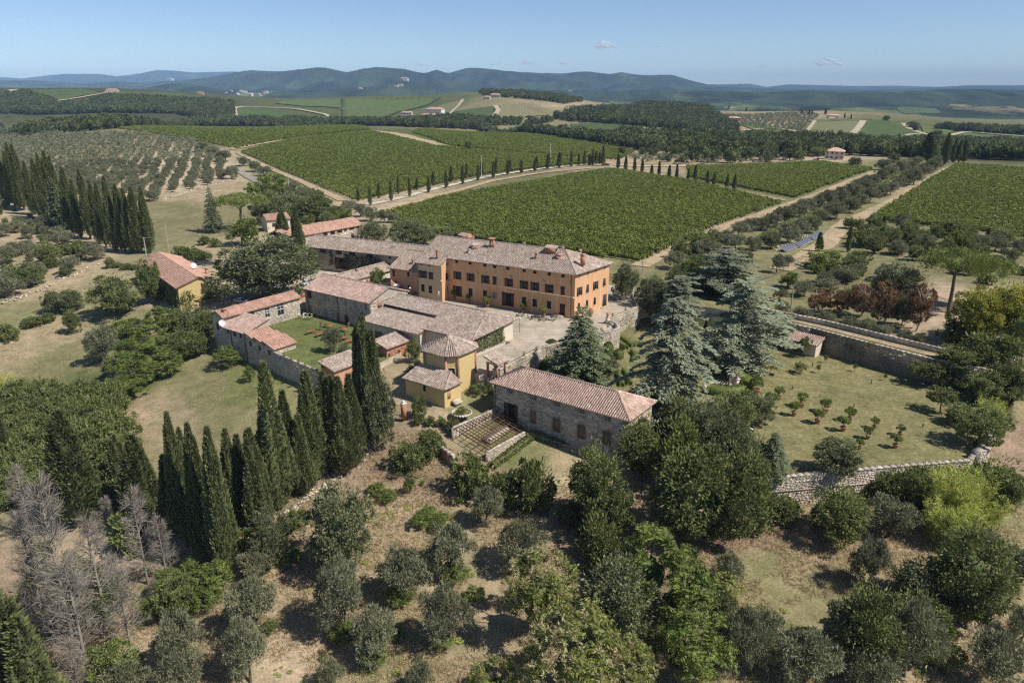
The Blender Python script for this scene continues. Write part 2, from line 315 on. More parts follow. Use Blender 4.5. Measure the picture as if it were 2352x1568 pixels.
def groundmat(name, attr=True, col=(.2,.2,.1), fine=3.0, b=.06):
    m, N, L, bs = material(name); bs.inputs['Roughness'].default_value = .95; bs.inputs['Specular IOR Level'].default_value = .1
    ge = N.new('ShaderNodeNewGeometry'); pos = ge.outputs['Position']
    n1 = noise(N, L, fine, 8, .72, pos); n2 = noise(N, L, .35, 6, .65, pos); n3 = noise(N, L, .05, 4, .6, pos)
    f1 = ramp(N, [(.28, (.45,.45,.42)), (.72, (1.5,1.48,1.42))]); L.new(n1.outputs[0], f1.inputs[0])
    f2 = ramp(N, [(.3, (.66,.72,.64)), (.7, (1.3,1.24,1.26))]); L.new(n2.outputs[0], f2.inputs[0])
    f3 = ramp(N, [(.3, (.84,.88,.8)), (.7, (1.14,1.1,1.12))]); L.new(n3.outputs[0], f3.inputs[0])
    if attr:
        at = N.new('ShaderNodeAttribute'); at.attribute_name = 'gcol'; c = at.outputs['Color']
    else: c = col
    c = mixc(N, L, 1.0, c, f1.outputs[0], 'MULTIPLY'); c = mixc(N, L, 1.0, c, f2.outputs[0], 'MULTIPLY'); c = mixc(N, L, 1.0, c, f3.outputs[0], 'MULTIPLY')
    L.new(c, bs.inputs['Base Color']); bump(N, L, bs, n1.outputs[0], .7, b)
    return m
M_ground = groundmat('ground_grass')
# the ground sheet; it dips below the raised terraces, which are built on top of it
GZm = GZ.copy()
for nm, P, t in SLABS:
    ins = inpoly(gA*gY, gY, grow(P, -.3 if nm != 'garden' else 2.2)); GZm = np.where(ins, np.minimum(GZm, t-.7), GZm)
V = np.column_stack([(gA*gY).ravel(), gY.ravel(), GZm.ravel()])
ii = np.arange(NA*NY).reshape(NY, NA); Fq = np.stack([ii[:-1,:-1], ii[:-1,1:], ii[1:,1:], ii[1:,:-1]], -1).reshape(-1, 4)
mb = MB(); mb.add(V, Fq); me = mb.data('ground', M_ground, True)
ca = me.attributes.new('gcol', 'FLOAT_COLOR', 'POINT'); ca.data.foreach_set('color', np.column_stack([np.clip(gc.reshape(-1,3), 0, 1), np.ones(NA*NY)]).astype(np.float32).ravel())
link('ground', me, kind='structure', label='rolling ground of dry grass, fields and far wooded hills', cat='ground')

# terraces
M_gravel = groundmat('courtyard_gravel', False, (.40,.345,.285), 5.0, .03)
M_lawn = groundmat('yard_lawn', False, (.135,.150,.058), 2.5, .06)
M_glawn = groundmat('garden_lawn', False, (.205,.185,.092), 1.6, .06)
M_track = groundmat('white_gravel', False, (.56,.50,.42), 4.0, .02)
M_asphalt = groundmat('grey_asphalt', False, (.26,.25,.24), 6.0, .01)
M_dirt = groundmat('dry_dirt', False, (.40,.305,.205), 2.5, .05)
def stonemat(name, c1, c2, c3, scale=2.2, patch=None):
    m, N, L, b = material(name); b.inputs['Roughness'].default_value = .9; b.inputs['Specular IOR Level'].default_value = .15
    tc = N.new('ShaderNodeTexCoord'); at = N.new('ShaderNodeAttribute'); at.attribute_name = 'r'; oi = N.new('ShaderNodeObjectInfo')
    f = mathn(N, L, 'FRACT', mathn(N, L, 'ADD', at.outputs['Fac'], oi.outputs['Random']))
    rp = ramp(N, [(0, c1), (.4, c2), (.75, c3), (1, c1)]); L.new(f, rp.inputs[0])
    n = noise(N, L, scale, 8, .7, tc.outputs['Object']); f2 = ramp(N, [(.25, (.6,.6,.6)), (.75, (1.35,1.33,1.28))]); L.new(n.outputs[0], f2.inputs[0])
    n3 = noise(N, L, .25, 4, .6, tc.outputs['Object']); f3 = ramp(N, [(.35, (.72,.72,.74)), (.65, (1.2,1.18,1.12))]); L.new(n3.outputs[0], f3.inputs[0])
    c = mixc(N, L, 1.0, rp.outputs[0], f2.outputs[0], 'MULTIPLY'); c = mixc(N, L, 1.0, c, f3.outputs[0], 'MULTIPLY')
    L.new(c, b.inputs['Base Color']); bump(N, L, b, n.outputs[0], .8, .06)
    return m
M_stone = stonemat('rubble_stone', (.52,.44,.345), (.62,.55,.45), (.42,.35,.28))
M_shadestone = stonemat('shade_toned_stone', (.30,.255,.20), (.36,.31,.25), (.23,.20,.16))  # rubble stone again, darkened: the wall's shade is put into the colour
M_palestone = stonemat('pale_stone', (.58,.50,.40), (.48,.40,.31), (.64,.57,.48))
M_mortar = plain('lime_mortar', (.42,.36,.285), .95, nscale=3, var=.35, bumpd=.03)
for nm, P, t in SLABS:
    mats = {'courtyard': (M_gravel, M_stone), 'yard': (M_lawn, M_stone), 'garden': (M_glawn, M_stone), 'road': (M_glawn, M_stone)}[nm]
    b_ = MB(); b_.prism(P, t-7, t, 0, 1); b_.build({'courtyard':'courtyard','yard':'yard_lawn','garden':'garden_lawn','road':'lane'}[nm], mats, kind='structure',
        label={'courtyard':'pale gravel courtyard in front of the ochre villa','yard':'green lawn of the rustic yard with long tables','garden':'walled garden lawn dotted with potted lemon trees','road':'narrow dirt lane between stone walls above the garden'}[nm], cat='ground')

def resample(P, step):
    P = np.array(P, float); out = [P[0]]
    for a, b in zip(P[:-1], P[1:]):
        n = max(1, int(np.linalg.norm(b[:2]-a[:2])/step)); out += [a+(b-a)*(i+1)/n for i in range(n)]
    return np.array(out)
def ribbon(name, P, width, mat, label, lift=.05, step=None, wav=.12):
    """a road or path draped on the ground"""
    P = np.array([p[:2] for p in P]); d0 = np.linalg.norm(P[0]); P = resample(P, step or max(2, d0*.012))
    for _ in range(3): P[1:-1] = (P[:-2]+2*P[1:-1]+P[2:])/4
    T = np.gradient(P, axis=0); T /= np.linalg.norm(T, axis=1)[:,None]; Nn = np.column_stack([-T[:,1], T[:,0]])
    K = 5; V = []
    for k in range(K):
        o = (k/(K-1)-.5)*width; q = P + Nn*(o + wav*width*(rng.random(len(P))-.5)*(k in (0, K-1)))[:,None]
        V.append(np.column_stack([q, hz(q[:,0], q[:,1]) + lift + P[:,1]*.0007]))
    V = np.stack(V, 1).reshape(-1, 3); n = len(P); ix = np.arange(n*K).reshape(n, K)
    m_ = MB(); m_.add(V, np.stack([ix[:-1,:-1], ix[:-1,1:], ix[1:,1:], ix[1:,:-1]], -1).reshape(-1, 4)[:,::-1]); return m_.build(name, mat, kind='structure', label=label, cat='road')
def sheet(name, pix, mat, label, lift=.25, world_pts=None, n=26, kind='structure', cat='field'):
    """a field draped on the ground inside an outline"""
    W = world_pts or GP(pix); P = np.array([p[:2] for p in W]); x0, y0 = P.min(0); x1, y1 = P.max(0)
    gx, gy = np.meshgrid(np.linspace(x0, x1, n*2), np.linspace(y0, y1, n*2)); 
    # grid cells whose centre lies inside, vertices near the edge pulled onto the outline
    cx, cyy = (gx[:-1,:-1]+gx[1:,1:])/2, (gy[:-1,:-1]+gy[1:,1:])/2; ins = inpoly(cx, cyy, P)
    gz = hz(gx, gy) + lift + gy*.0006
    ix = np.arange(gx.size).reshape(gx.shape); q = np.stack([ix[:-1,:-1], ix[:-1,1:], ix[1:,1:], ix[1:,:-1]], -1)[ins]
    V = np.column_stack([gx.ravel(), gy.ravel(), gz.ravel()]); A = P; Bp = np.roll(P, -1, 0); cell = max((x1-x0), (y1-y0))/(n*2)
    used = np.unique(q); 
    for i in used:
        p = V[i,:2]; d = Bp-A; t = np.clip(((p-A)*d).sum(1)/((d*d).sum(1)+1e-9), 0, 1); c_ = A+d*t[:,None]; e = np.linalg.norm(c_-p, axis=1); j = e.argmin()
        if e[j] < cell*.75: V[i,:2] = c_[j]
    m_ = MB(); m_.add(V, q); o = m_.build(name, mat, kind=kind, label=label, cat=cat)
    for v_ in (0,): pass
    return o
# ------------------------------------------------------------------ plants: prototypes
LM = {
 'cypress': leafmat('cypress_needles', (0.078,0.097,0.034), (0.207,0.221,0.081), .15),
 'cypress_light': leafmat('cypress_needles_light', (0.098,0.117,0.044), (0.259,0.274,0.103), .18),
 'olive': leafmat('olive_leaves', (0.114,0.122,0.060), (0.312,0.310,0.180), .2),
 'oak': leafmat('oak_leaves', (0.084,0.110,0.034), (0.276,0.300,0.094), .28),
 'dark': leafmat('evergreen_oak_leaves', (0.074,0.094,0.036), (0.270,0.282,0.132), .2),
 'lime': leafmat('bright_leaves', (0.116,0.156,0.034), (0.311,0.342,0.085), .35),
 'tropic': leafmat('tree_of_heaven_leaves', (0.077,0.116,0.026), (0.260,0.302,0.070), .35),
 'chestnut': leafmat('chestnut_leaves', (0.098,0.129,0.031), (0.368,0.377,0.098), .3),
 'blossom': leafmat('cream_catkins', (0.420,0.360,0.150), (0.680,0.600,0.340), .3),
 'yellow': leafmat('yellow_green_leaves', (0.209,0.225,0.034), (0.531,0.483,0.105), .35),
 'cedar': leafmat('blue_cedar_needles', (0.131,0.158,0.097), (0.362,0.389,0.247), .12),
 'fir': leafmat('fir_needles', (0.072,0.103,0.052), (0.240,0.281,0.137), .12),
 'pine': leafmat('pine_needles', (0.101,0.139,0.034), (0.279,0.306,0.075), .15),
 'rust': leafmat('rusty_leaves', (0.127,0.067,0.032), (0.350,0.194,0.090), .3),
 'bamboo': leafmat('bamboo_leaves', (0.226,0.261,0.052), (0.520,0.537,0.139), .35),
 'vine': leafmat('vine_leaves', (0.100,0.135,0.027), (0.362,0.406,0.085), .35, objvar=.5),
 'box': leafmat('clipped_box_leaves', (0.101,0.139,0.034), (0.254,0.278,0.072), .2),
 'wood': leafmat('woodland_leaves', (0.057,0.077,0.029), (0.182,0.200,0.068), .25, objvar=.7),
 'grass': leafmat('dry_grass_blades', (0.351,0.257,0.142), (0.675,0.540,0.338), .3, objvar=.4),
 'fern': leafmat('fern_fronds', (0.180,0.246,0.046), (0.474,0.524,0.116), .35),
 'lav': leafmat('grey_herb', (0.147,0.160,0.111), (0.319,0.331,0.245), .2),
 'dead': leafmat('dead_leaves', (0.352,0.198,0.110), (0.550,0.363,0.220), .2)}
_m = LM['vine']; _N, _L = _m.node_tree.nodes, _m.node_tree.links; _g = _N.new('ShaderNodeNewGeometry'); _n = noise(_N, _L, .045, 5, .65, _g.outputs['Position']); _r = ramp(_N, [(.48,(0,0,0)),(.74,(.6,.6,.6))]); _L.new(_n.outputs[0], _r.inputs[0])
_bs = _N['Principled BSDF']; _src = _bs.inputs['Base Color'].links[0].from_socket; _c = mixc(_N, _L, _r.outputs[0], _src, (.27,.27,.075)); _L.new(_c, _bs.inputs['Base Color']); [_L.new(_c, k_.inputs['Color']) for k_ in _N if k_.type == 'BSDF_TRANSLUCENT']
M_bark = plain('bark', (.11,.085,.062), .9, nscale=6, var=.45, bumpd=.03)
M_greywood = plain('dead_grey_wood', (.26,.225,.18), .85, nscale=5, var=.35)
M_palebark = plain('pale_bark', (.40,.36,.31), .85, nscale=5, var=.3)

def unit(v): return v/(np.linalg.norm(v, axis=-1, keepdims=True)+1e-9)
def rdir(n): return unit(rng.normal(size=(n, 3)))
def leaves(mb, P, D, L, Wd, mat=0, fold=.25, r=None, flat=.55):
    """kite-shaped leaf sprigs at P pointing along D"""
    n = len(P); D = unit(D); S = unit(np.cross(D, rdir(n)+np.array([0,0,flat]))); Nn = np.cross(D, S)
    L = np.broadcast_to(np.asarray(L, float), (n,))*(.7+.6*rng.random(n)); Wd = L*Wd
    a = P; b = P + D*(L*.45)[:,None] + S*(Wd/2)[:,None] + Nn*(Wd*fold)[:,None]; c = P + D*L[:,None]; d = P + D*(L*.45)[:,None] - S*(Wd/2)[:,None] + Nn*(Wd*fold)[:,None]
    V = np.stack([a,b,c,d], 1).reshape(-1, 3); Fa = np.arange(4*n).reshape(n, 4)
    mb.add(V, Fa, mat, rng.random(n) if r is None else r)
def ico(mb, c, rad, mat=0, lump=.2, r=.25, seg=9, ring=6):
    V = []
    for i in range(ring+1):
        t = math.pi*i/ring
        for k in range(seg):
            f = 2*math.pi*k/seg; d = np.array([math.sin(t)*math.cos(f), math.sin(t)*math.sin(f), math.cos(t)]); V.append(np.array(c)+d*np.array(rad)*(1+lump*(rng.random()-.5)))
    Fa = [[i*seg+k, (i+1)*seg+k, (i+1)*seg+(k+1)%seg, i*seg+(k+1)%seg] for i in range(ring) for k in range(seg)]
    mb.add(V, Fa, mat, r)
def clumps(mb, n, K, c, Rr, rc, L, Wd, up=.3, low=-.45, core=.68, mat=0, flat=.8, tangle=.8):
    """a crown: K leaf clumps spread over an ellipsoid, n sprigs in all"""
    d = rdir(K*6); d = d[d[:,2] > low][:K]; K = len(d)
    rad = .62 + .38*rng.random(K)**.6
    C = np.array(c) + d*np.array(Rr)*rad[:,None]*(.9+.25*rng.random((K,1)))
    rcs = rc*(.65+.7*rng.random(K)); m = n//K
    e = unit(rdir(K*m).reshape(K, m, 3) + d[:,None]*.75)
    P = (C[:,None] + e*rcs[:,None,None]*np.array([1,1,flat])*(.55+.5*rng.random((K,m,1)))).reshape(-1, 3); e = e.reshape(-1, 3)
    D = e*.7 + rdir(len(P))*tangle + np.array([0,0,up])
    rr = np.clip(np.repeat(rng.random(K), m)*.45 + rng.random(K*m)*.55, 0, 1)
    leaves(mb, P, D, L, Wd, mat, r=rr)
    if core:
        ico(mb, c, np.array(Rr)*core, mat, .35)  # solid blob added inside the crown to block light
def trunk(h, r, lean=.1, forks=0, spread=1.0, fh=.5, mb=None, sides=7):
    mb = mb or MB(); ang = rng.random()*6.28
    top = np.array([math.cos(ang)*lean*h, math.sin(ang)*lean*h, h*fh]); mid = top*.5 + np.array([rng.normal()*.05*h, rng.normal()*.05*h, 0])
    mb.tube([(0,0,-.6),(0,0,.05), mid, top], [r*1.35, r*1.2, r*.85, r*.7], sides)
    for k in range(forks):
        a = ang + k*6.28/max(1,forks) + rng.random(); e = np.array([math.cos(a)*spread, math.sin(a)*spread, h*(.75+.2*rng.random())])
        mb.tube([top*.97, (top+e)/2 + np.array([0,0,.06*h]), e], [r*.6, r*.4, r*.1], 5)
    return mb
PROTO = {}
def proto(name, w, h, crown, trunk_=None, cm=None, tm=None):
    """stores the meshes with the width and height they were drawn at"""
    cr = crown.data('crown', cm); tr = trunk_.data('trunk', tm or M_bark, True) if trunk_ is not None else None
    jm = MB(); jm.V = crown.V + ([v for v in trunk_.V] if trunk_ else []); jm.M = list(crown.M); jm.Rn = crown.Rn + (trunk_.Rn if trunk_ else []); jm.Fc = list(crown.Fc)
    nm = len(cm) if isinstance(cm, (list, tuple)) else 1
    if trunk_: jm.Fc += [f + crown.n for f in trunk_.Fc]; jm.M += [m_+nm for m_ in trunk_.M]
    jo = jm.data(name, (list(cm) if isinstance(cm, (list, tuple)) else [cm]) + [tm or M_bark])
    PROTO.setdefault(name, []).append((w, h, cr, tr, jo))

def p_cypress(name, h, w, lobes, n, mat, L=.42):
    mb = MB(); Rm = w/2
    for k in range(lobes):
        a = rng.random()*6.28; off = 0 if k == 0 else Rm*(.35+.38*rng.random()); top = h*(1 if k == 0 else .50+.46*rng.random()); z0 = h*(.02+.05*rng.random()) if k == 0 else h*(.05+.2*rng.random())
        rr = Rm*(.80 if k == 0 else .42+.22*rng.random()); m = int(n/lobes*(1.7 if k == 0 else .85))
        t = rng.random(m)**.85; prof = np.power(np.clip(1-t, 0, 1), .62)*np.power(np.clip(t*5+.28, 0, 1), .5)
        f = rng.random(m)*6.28; bul = 1 + .16*np.sin(f*4+t*16+k) + .13*(rng.random(m)-.5)
        cx = math.cos(a)*off*(1-t*.5); cyy = math.sin(a)*off*(1-t*.5)
        rad = rr*prof*bul*(.82+.2*rng.random(m))
        P = np.column_stack([cx+np.cos(f)*rad, cyy+np.sin(f)*rad, z0+t*(top-z0)])
        D = np.column_stack([np.cos(f)*.55, np.sin(f)*.55, np.full(m, .95)]) + rdir(m)*.38
        leaves(mb, P, D, L, .36, fold=.2, r=np.clip(.3*np.sin(f*4+t*16+k)+rng.random(m)*.8, 0, 1))
        zz = np.linspace(0, 1, 7); pr = [(max(.01, rr*.72*(1-q)**.62*min(1, q*5+.28)**.5), z0+q*(top-z0)*.97) for q in zz]
        mb.lathe([(p[0], p[1]) for p in pr], 7, (math.cos(a)*off*.8, math.sin(a)*off*.8, 0), r=.15)
    tr = MB(); tr.tube([(0,0,-.8),(0,0,h*.1),(0,0,h*.4)], [w*.09, w*.075, w*.04], 6)
    proto(name, w, h, mb, tr, mat)
for i in range(4): p_cypress('cypress', 15, 4.2, 9, 14000, LM['cypress'] if i < 2 else LM['cypress_light'], .44)
for i in range(3): p_cypress('slim_cypress', 8.5, 1.7, 2, 1500, LM['cypress'], .4)
def p_round(name, h, w, n, K, mat, L, Wd=.5, low=-.8, core=.6, zc=.49, rz=.5, tr=.16, forks=4, tm=None, up=.3, rc=.3, tangle=.8, lobes=9):
    """an uneven crown built of lobes of different size, with gaps between them"""
    mb = MB(); sk = rng.normal(size=2)*w*.05
    clumps(mb, n//3, K//3, (sk[0], sk[1], h*zc), (w*.30, w*.30, h*rz*.72), w*.13, L, Wd, up, low, core*.9, tangle=tangle)
    for k in range(lobes):
        a = 6.28*k/lobes*2.4 + rng.random()*.8; el = -.85+1.75*(k+.5*rng.random())/lobes; rr = math.cos(el)*(.22+.12*rng.random())
        c = (sk[0]+math.cos(a)*w*rr, sk[1]+math.sin(a)*w*rr, h*zc+math.sin(el)*h*rz*.70); q = .13+.11*rng.random()
        clumps(mb, int(n*2/3/lobes*(q/.185)**2), max(5, int(K*.09)), c, (w*q, w*q, min(w, h*1.3)*q*.85), w*q*.42, L, Wd, up, -.9, 0, tangle=tangle)
    m = n//40; d = rdir(m); d[:,2] = np.abs(d[:,2])*1.2-.2; P = np.array([sk[0],sk[1],h*zc]) + unit(d)*np.array([w*.46,w*.46,h*rz])*(.85+.25*rng.random((m,1))); leaves(mb, P, d+rdir(m)*.5, L*1.5, Wd*.6)
    proto(name, w, h, mb, trunk(h, tr, .06, forks, w*.28), mat, tm)
for i in range(4): p_round('oak', 9, 8, 10500, 90, LM['oak'], .34)
for i in range(4): p_round('evergreen', 9, 8.5, 12500, 110, LM['dark'], .31)
for i in range(2): p_round('bright_tree', 6, 5.5, 6500, 50, LM['lime'], .32)
for i in range(2): p_round('yellow_tree', 9, 8, 9500, 80, LM['yellow'], .36)
for i in range(2): p_round('rusty_tree', 7, 5.5, 6000, 50, LM['rust'], .27, core=.3, tm=M_palebark)
for i in range(3): p_round('shrub', 2.6, 4.0, 4200, 40, LM['oak'], .24, low=-.1, zc=.42, rz=.55, forks=0, tr=.05)
for i in range(4): p_round('bramble', 2.6, 4.2, 4200, 40, LM['oak'], .25, low=-.1, zc=.36, rz=.6, forks=0, tr=.05, lobes=11)
for i in range(2): p_round('fruit_tree', 4.2, 4.0, 3200, 30, LM['oak'], .24, core=.25, zc=.64, rz=.36, tr=.09)
def p_olive(h, w, n):
    mb = MB(); nb = 6
    for k in range(nb):
        a = 6.28*k/nb + rng.random()*.6; q = (math.cos(a)*w*(.16+.10*rng.random()), math.sin(a)*w*(.16+.10*rng.random()), h*(.40+.28*rng.random()))
        if k == nb-1: q = (0, 0, h*.68)
        clumps(mb, n//nb, 14, q, (w*.25, w*.25, h*.24), w*.11, .34, .22, .55, -.9, 0, tangle=1.0)
    proto('olive', w, h, mb, trunk(h, .16, .08, 4, w*.26, .32), LM['olive'])
for i in range(4): p_olive(4.4, 5.0, 7500)
def p_conifer(name, h, w, tiers, per, n, mat, droop, L, flat=.12, pw=.8, zlow=.06, tr=.35, irregular=.25, tm=None):
    mb = MB(); tb = MB(); tb.tube([(0,0,-.8),(0,0,h*.5),(0,0,h*.98)], [tr, tr*.6, .04], 7)
    zs = np.linspace(zlow, .97, tiers); tot = sum((1-z)**pw for z in zs)*per
    for z in zs:
        for k in range(per):
            a = 6.28*(k+rng.random()*.8)/per + z*9; Lb = w/2*(1-z)**pw*min(1, .62+z*1.6)*(1-irregular/2+irregular*(rng.random()-.2)) + .35
            m = max(12, int(n*(1-z)**pw/tot*(.7+.6*rng.random())))
            t = rng.random(m)**.62; ha = rng.normal(size=m)*.33*(1-t*.35)
            rise = .14*Lb*np.sin(t*2.2) - droop*Lb*t**2.2
            x = t*Lb; yv = np.sin(ha)*Lb*.42*np.sin(np.clip(t, .06, 1)*2.7)
            P = np.column_stack([math.cos(a)*x-math.sin(a)*yv, math.sin(a)*x+math.cos(a)*yv, h*z + (rng.random()-.5)*h/tiers*.8 + rise + rng.normal(size=m)*flat*.6])
            D = np.column_stack([math.cos(a)*np.ones(m)-math.sin(a)*ha*1.6, math.sin(a)*np.ones(m)+math.cos(a)*ha*1.6, .1-droop*1.3*t]) + rdir(m)*.42
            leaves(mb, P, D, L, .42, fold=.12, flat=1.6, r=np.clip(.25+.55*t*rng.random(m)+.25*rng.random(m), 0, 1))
            if Lb > 1.2: tb.tube([(0,0,h*z), (math.cos(a)*Lb*.5, math.sin(a)*Lb*.5, h*z+.12*Lb-droop*Lb*.2), (math.cos(a)*Lb*.85, math.sin(a)*Lb*.85, h*z+.1*Lb-droop*Lb*.7)], [tr*.22*(1-z)+.03, .04, .01], 4)
    proto(name, w, h, mb, tb, mat, tm)
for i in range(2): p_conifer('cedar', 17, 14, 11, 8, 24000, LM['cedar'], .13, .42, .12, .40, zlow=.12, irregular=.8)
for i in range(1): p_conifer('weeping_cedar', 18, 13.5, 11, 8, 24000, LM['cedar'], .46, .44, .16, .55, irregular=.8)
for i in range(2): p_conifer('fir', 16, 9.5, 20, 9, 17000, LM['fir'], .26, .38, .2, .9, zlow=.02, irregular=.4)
def p_pine():
    h, w = 13, 14; mb = MB(); clumps(mb, 7500, 80, (0,0,h*.80), (w*.45, w*.45, h*.15), w*.10, .5, .3, .8, -.35, .5)
    tb = MB(); tb.tube([(0,0,-.6),(.3,0,h*.4),(.1,.2,h*.66)], [.42,.34,.28], 8)
    for k in range(9):
        a = k*.7; e = np.array([math.cos(a)*w*.3*(.6+.5*rng.random()), math.sin(a)*w*.3*(.6+.5*rng.random()), h*.8]); tb.tube([(.2,.1,h*(.55+.02*k)), e*np.array([.5,.5,.88]), e], [.16,.11,.04], 5)
    proto('umbrella_pine', w, h, mb, tb, LM['pine'])
p_pine(); p_pine()
def frond(mb, base, d, L, n, lw_, lmat=0, arch=.5, r0=None):
    """a feather-shaped leaf: leaflets in pairs along an arching rib"""
    d = unit(np.asarray(d, float)); side = unit(np.cross(d, [0,0,1.0])+1e-6); t = np.linspace(.12, 1, n)
    C = np.asarray(base) + d*(L*t)[:,None] + np.array([0,0,-1.0])*(arch*L*t**2)[:,None]
    for sgn in (-1, 1):
        D = side*sgn + d*.45 + np.array([0,0,-.35]); leaves(mb, C, np.repeat(D[None], n, 0), lw_*L*np.sin(np.clip(t*2.6+.5, 0, 3.0)), .34, lmat, .1, r=None if r0 is None else np.clip(r0+.3*(rng.random(n)-.5), 0, 1))
def p_feather(name, h, w, nf, mats, L=1.0, blossoms=0, K=26, core=.6, n=7):
    mb = MB(); d = rdir(K*5); d = d[d[:,2] > -.25][:K]; C = np.array([0,0,h*.55]) + d*np.array([w*.40, w*.40, h*.40])*(.7+.35*rng.random((K,1)))
    for k in range(nf):
        j = k % K; e = unit(rdir(1)[0] + d[j]*.9 + np.array([0,0,.35])); frond(mb, C[j]+rdir(1)[0]*w*.05, e, L*(.7+.6*rng.random()), n, .34, 0, .35, rng.random())
    if core: ico(mb, (0,0,h*.45), (w*.18, w*.18, h*.2), 0, .5)  # added solid core, keeps light from passing through the crown
    if blossoms:
        for k in range(blossoms):
            e = rdir(1)[0]; e[2] = abs(e[2]); p = np.array([0,0,h*.55]) + e*np.array([w*.46, w*.46, h*.46])*(.9+.12*rng.random()); m = 16
            leaves(mb, np.repeat(p[None], m, 0), rdir(m)+np.array([0,0,.4]), .36, .22, 1)
    proto(name, w, h, mb, trunk(h, .13, .05, 4, w*.25), mats)
for i in range(2): p_feather('feather_tree', 5.5, 5.5, 420, [LM['tropic']], 1.1)
for i in range(2): p_feather('chestnut_tree', 8, 8.5, 620, [LM['chestnut'], LM['blossom']], 1.2, 120)
for i in range(2): p_feather('feather_shrub', 2.2, 3.2, 260, [LM['tropic']], .8)
def p_bamboo():
    mb = MB(); h, w = 7.5, 6
    for k in range(90):
        a = rng.random()*6.28; rr = w*.36*math.sqrt(rng.random()); b0 = np.array([math.cos(a)*rr, math.sin(a)*rr, 0]); hh = h*(.6+.45*rng.random()); out = np.array([math.cos(a), math.sin(a), 0])*(.3+.9*rng.random())
        m = 75; t = .18 + .82*rng.random(m)**.75; P = b0 + np.outer(t, [0,0,hh]) + np.outer(t**3, out) - np.outer(t**6, [0,0,.9]) + rdir(m)*.32
        leaves(mb, P, rdir(m)*.6 + out*.5 + np.array([0,0,.5]), .5, .17, r=np.clip(t*.7+.4*(rng.random(m)-.5), 0, 1))
    proto('bamboo', w, h, mb, None, LM['bamboo'])
p_bamboo(); p_bamboo()
def p_dead(name, h, w):
    mb = MB(); P = []; tw = MB()
    tw.tube([(0,0,-.5),(.1,0,h*.5),(.15,.1,h*.97)], [.17,.12,.03], 5)
    for k in range(64):
        z = h*(.12+.86*(k+rng.random())/64); a = rng.random()*6.28; Lb = w*.5*(1-(z/h)**1.6*.8)*(.6+.5*rng.random()); d = np.array([math.cos(a), math.sin(a), .55]); d /= np.linalg.norm(d)
        q1 = np.array([.1*z/h,0,z]); q2 = q1+d*Lb*.5; q3 = q1+d*Lb*.9+np.array([0,0,-.05*Lb]); tw.tube([q1,q2,q3], [.05,.035,.015], 3, cap=False)
        m = 30; t = .2+.8*rng.random(m); P0 = q1+(q3-q1)*t[:,None]; D = unit(np.array(d)*.8+rdir(m)*.75+np.array([0,0,.15])); leaves(mb, P0, D, .95, .032, fold=0)
    PROTO.setdefault(name, []).append((w, h, mb.data('twigs', M_greywood), tw.data('trunk', M_greywood), None))
for i in range(3): p_dead('dead_tree', 9, 6.0)
# vine clump, grass tuft, weed, lemon crown, woodland tree
def p_small(name, f, mats):
    mb = MB(); f(mb); o = bpy.data.objects.new(name, mb.data(name, mats)); return o
def _vine(mb):
    n = 105; P = np.column_stack([(rng.random(n)-.5)*1.7, rng.normal(size=n)*.21, .45+1.5*rng.random(n)**.8]); sp = rng.random(n) < .14; P[sp,2] += .35*rng.random(sp.sum())
    leaves(mb, P, rdir(n)+np.array([0,0,.25]), .42, .85, fold=.15); mb.box((0,0,.85), (1.5,.14,.8), 0, r=.2)
    mb.bar((0,0,-.2),(0,0,.7), .06, mat=1)
def _tuft(mb):
    n = 26; P = np.column_stack([rng.normal(size=(n,2))*.20, np.zeros(n)]); D = rdir(n)*.75; D[:,2] = .25+.75*rng.random(n); leaves(mb, P, D, .5, .10, fold=.05)
def _weed(mb):
    for k in range(9): a = rng.random()*6.28; frond(mb, (0,0,.1), (math.cos(a), math.sin(a), .55+.6*rng.random()), .8, 5, .4, 0, .45, rng.random())
VINES = [p_small('vine_plant', _vine, [LM['vine'], M_bark]) for _ in range(4)]
TUFTS = [p_small('grass_tuft', _tuft, LM['grass']) for _ in range(3)]
WEEDS = [p_small('weed_plant', _weed, LM['fern']) for _ in range(3)]
def _wood(mb, n=420, L=1.25, core=.75):
    clumps(mb, n, 26, (0,0,5), (3.6,3.6,4.2), 1.7, L, .65, .3, -.6, core); mb.bar((0,0,-1),(0,0,3), .4, mat=1)
WOODS = [p_small('woodland_tree', _wood, [LM['wood'], M_bark]) for _ in range(5)]
FAROLIVE = [p_small('far_olive', lambda mb: clumps(mb, 160, 12, (0,0,1.9), (1.9,1.9,1.5), .8, .8, .4, .3, -.8, .7), LM['olive']) for _ in range(3)]

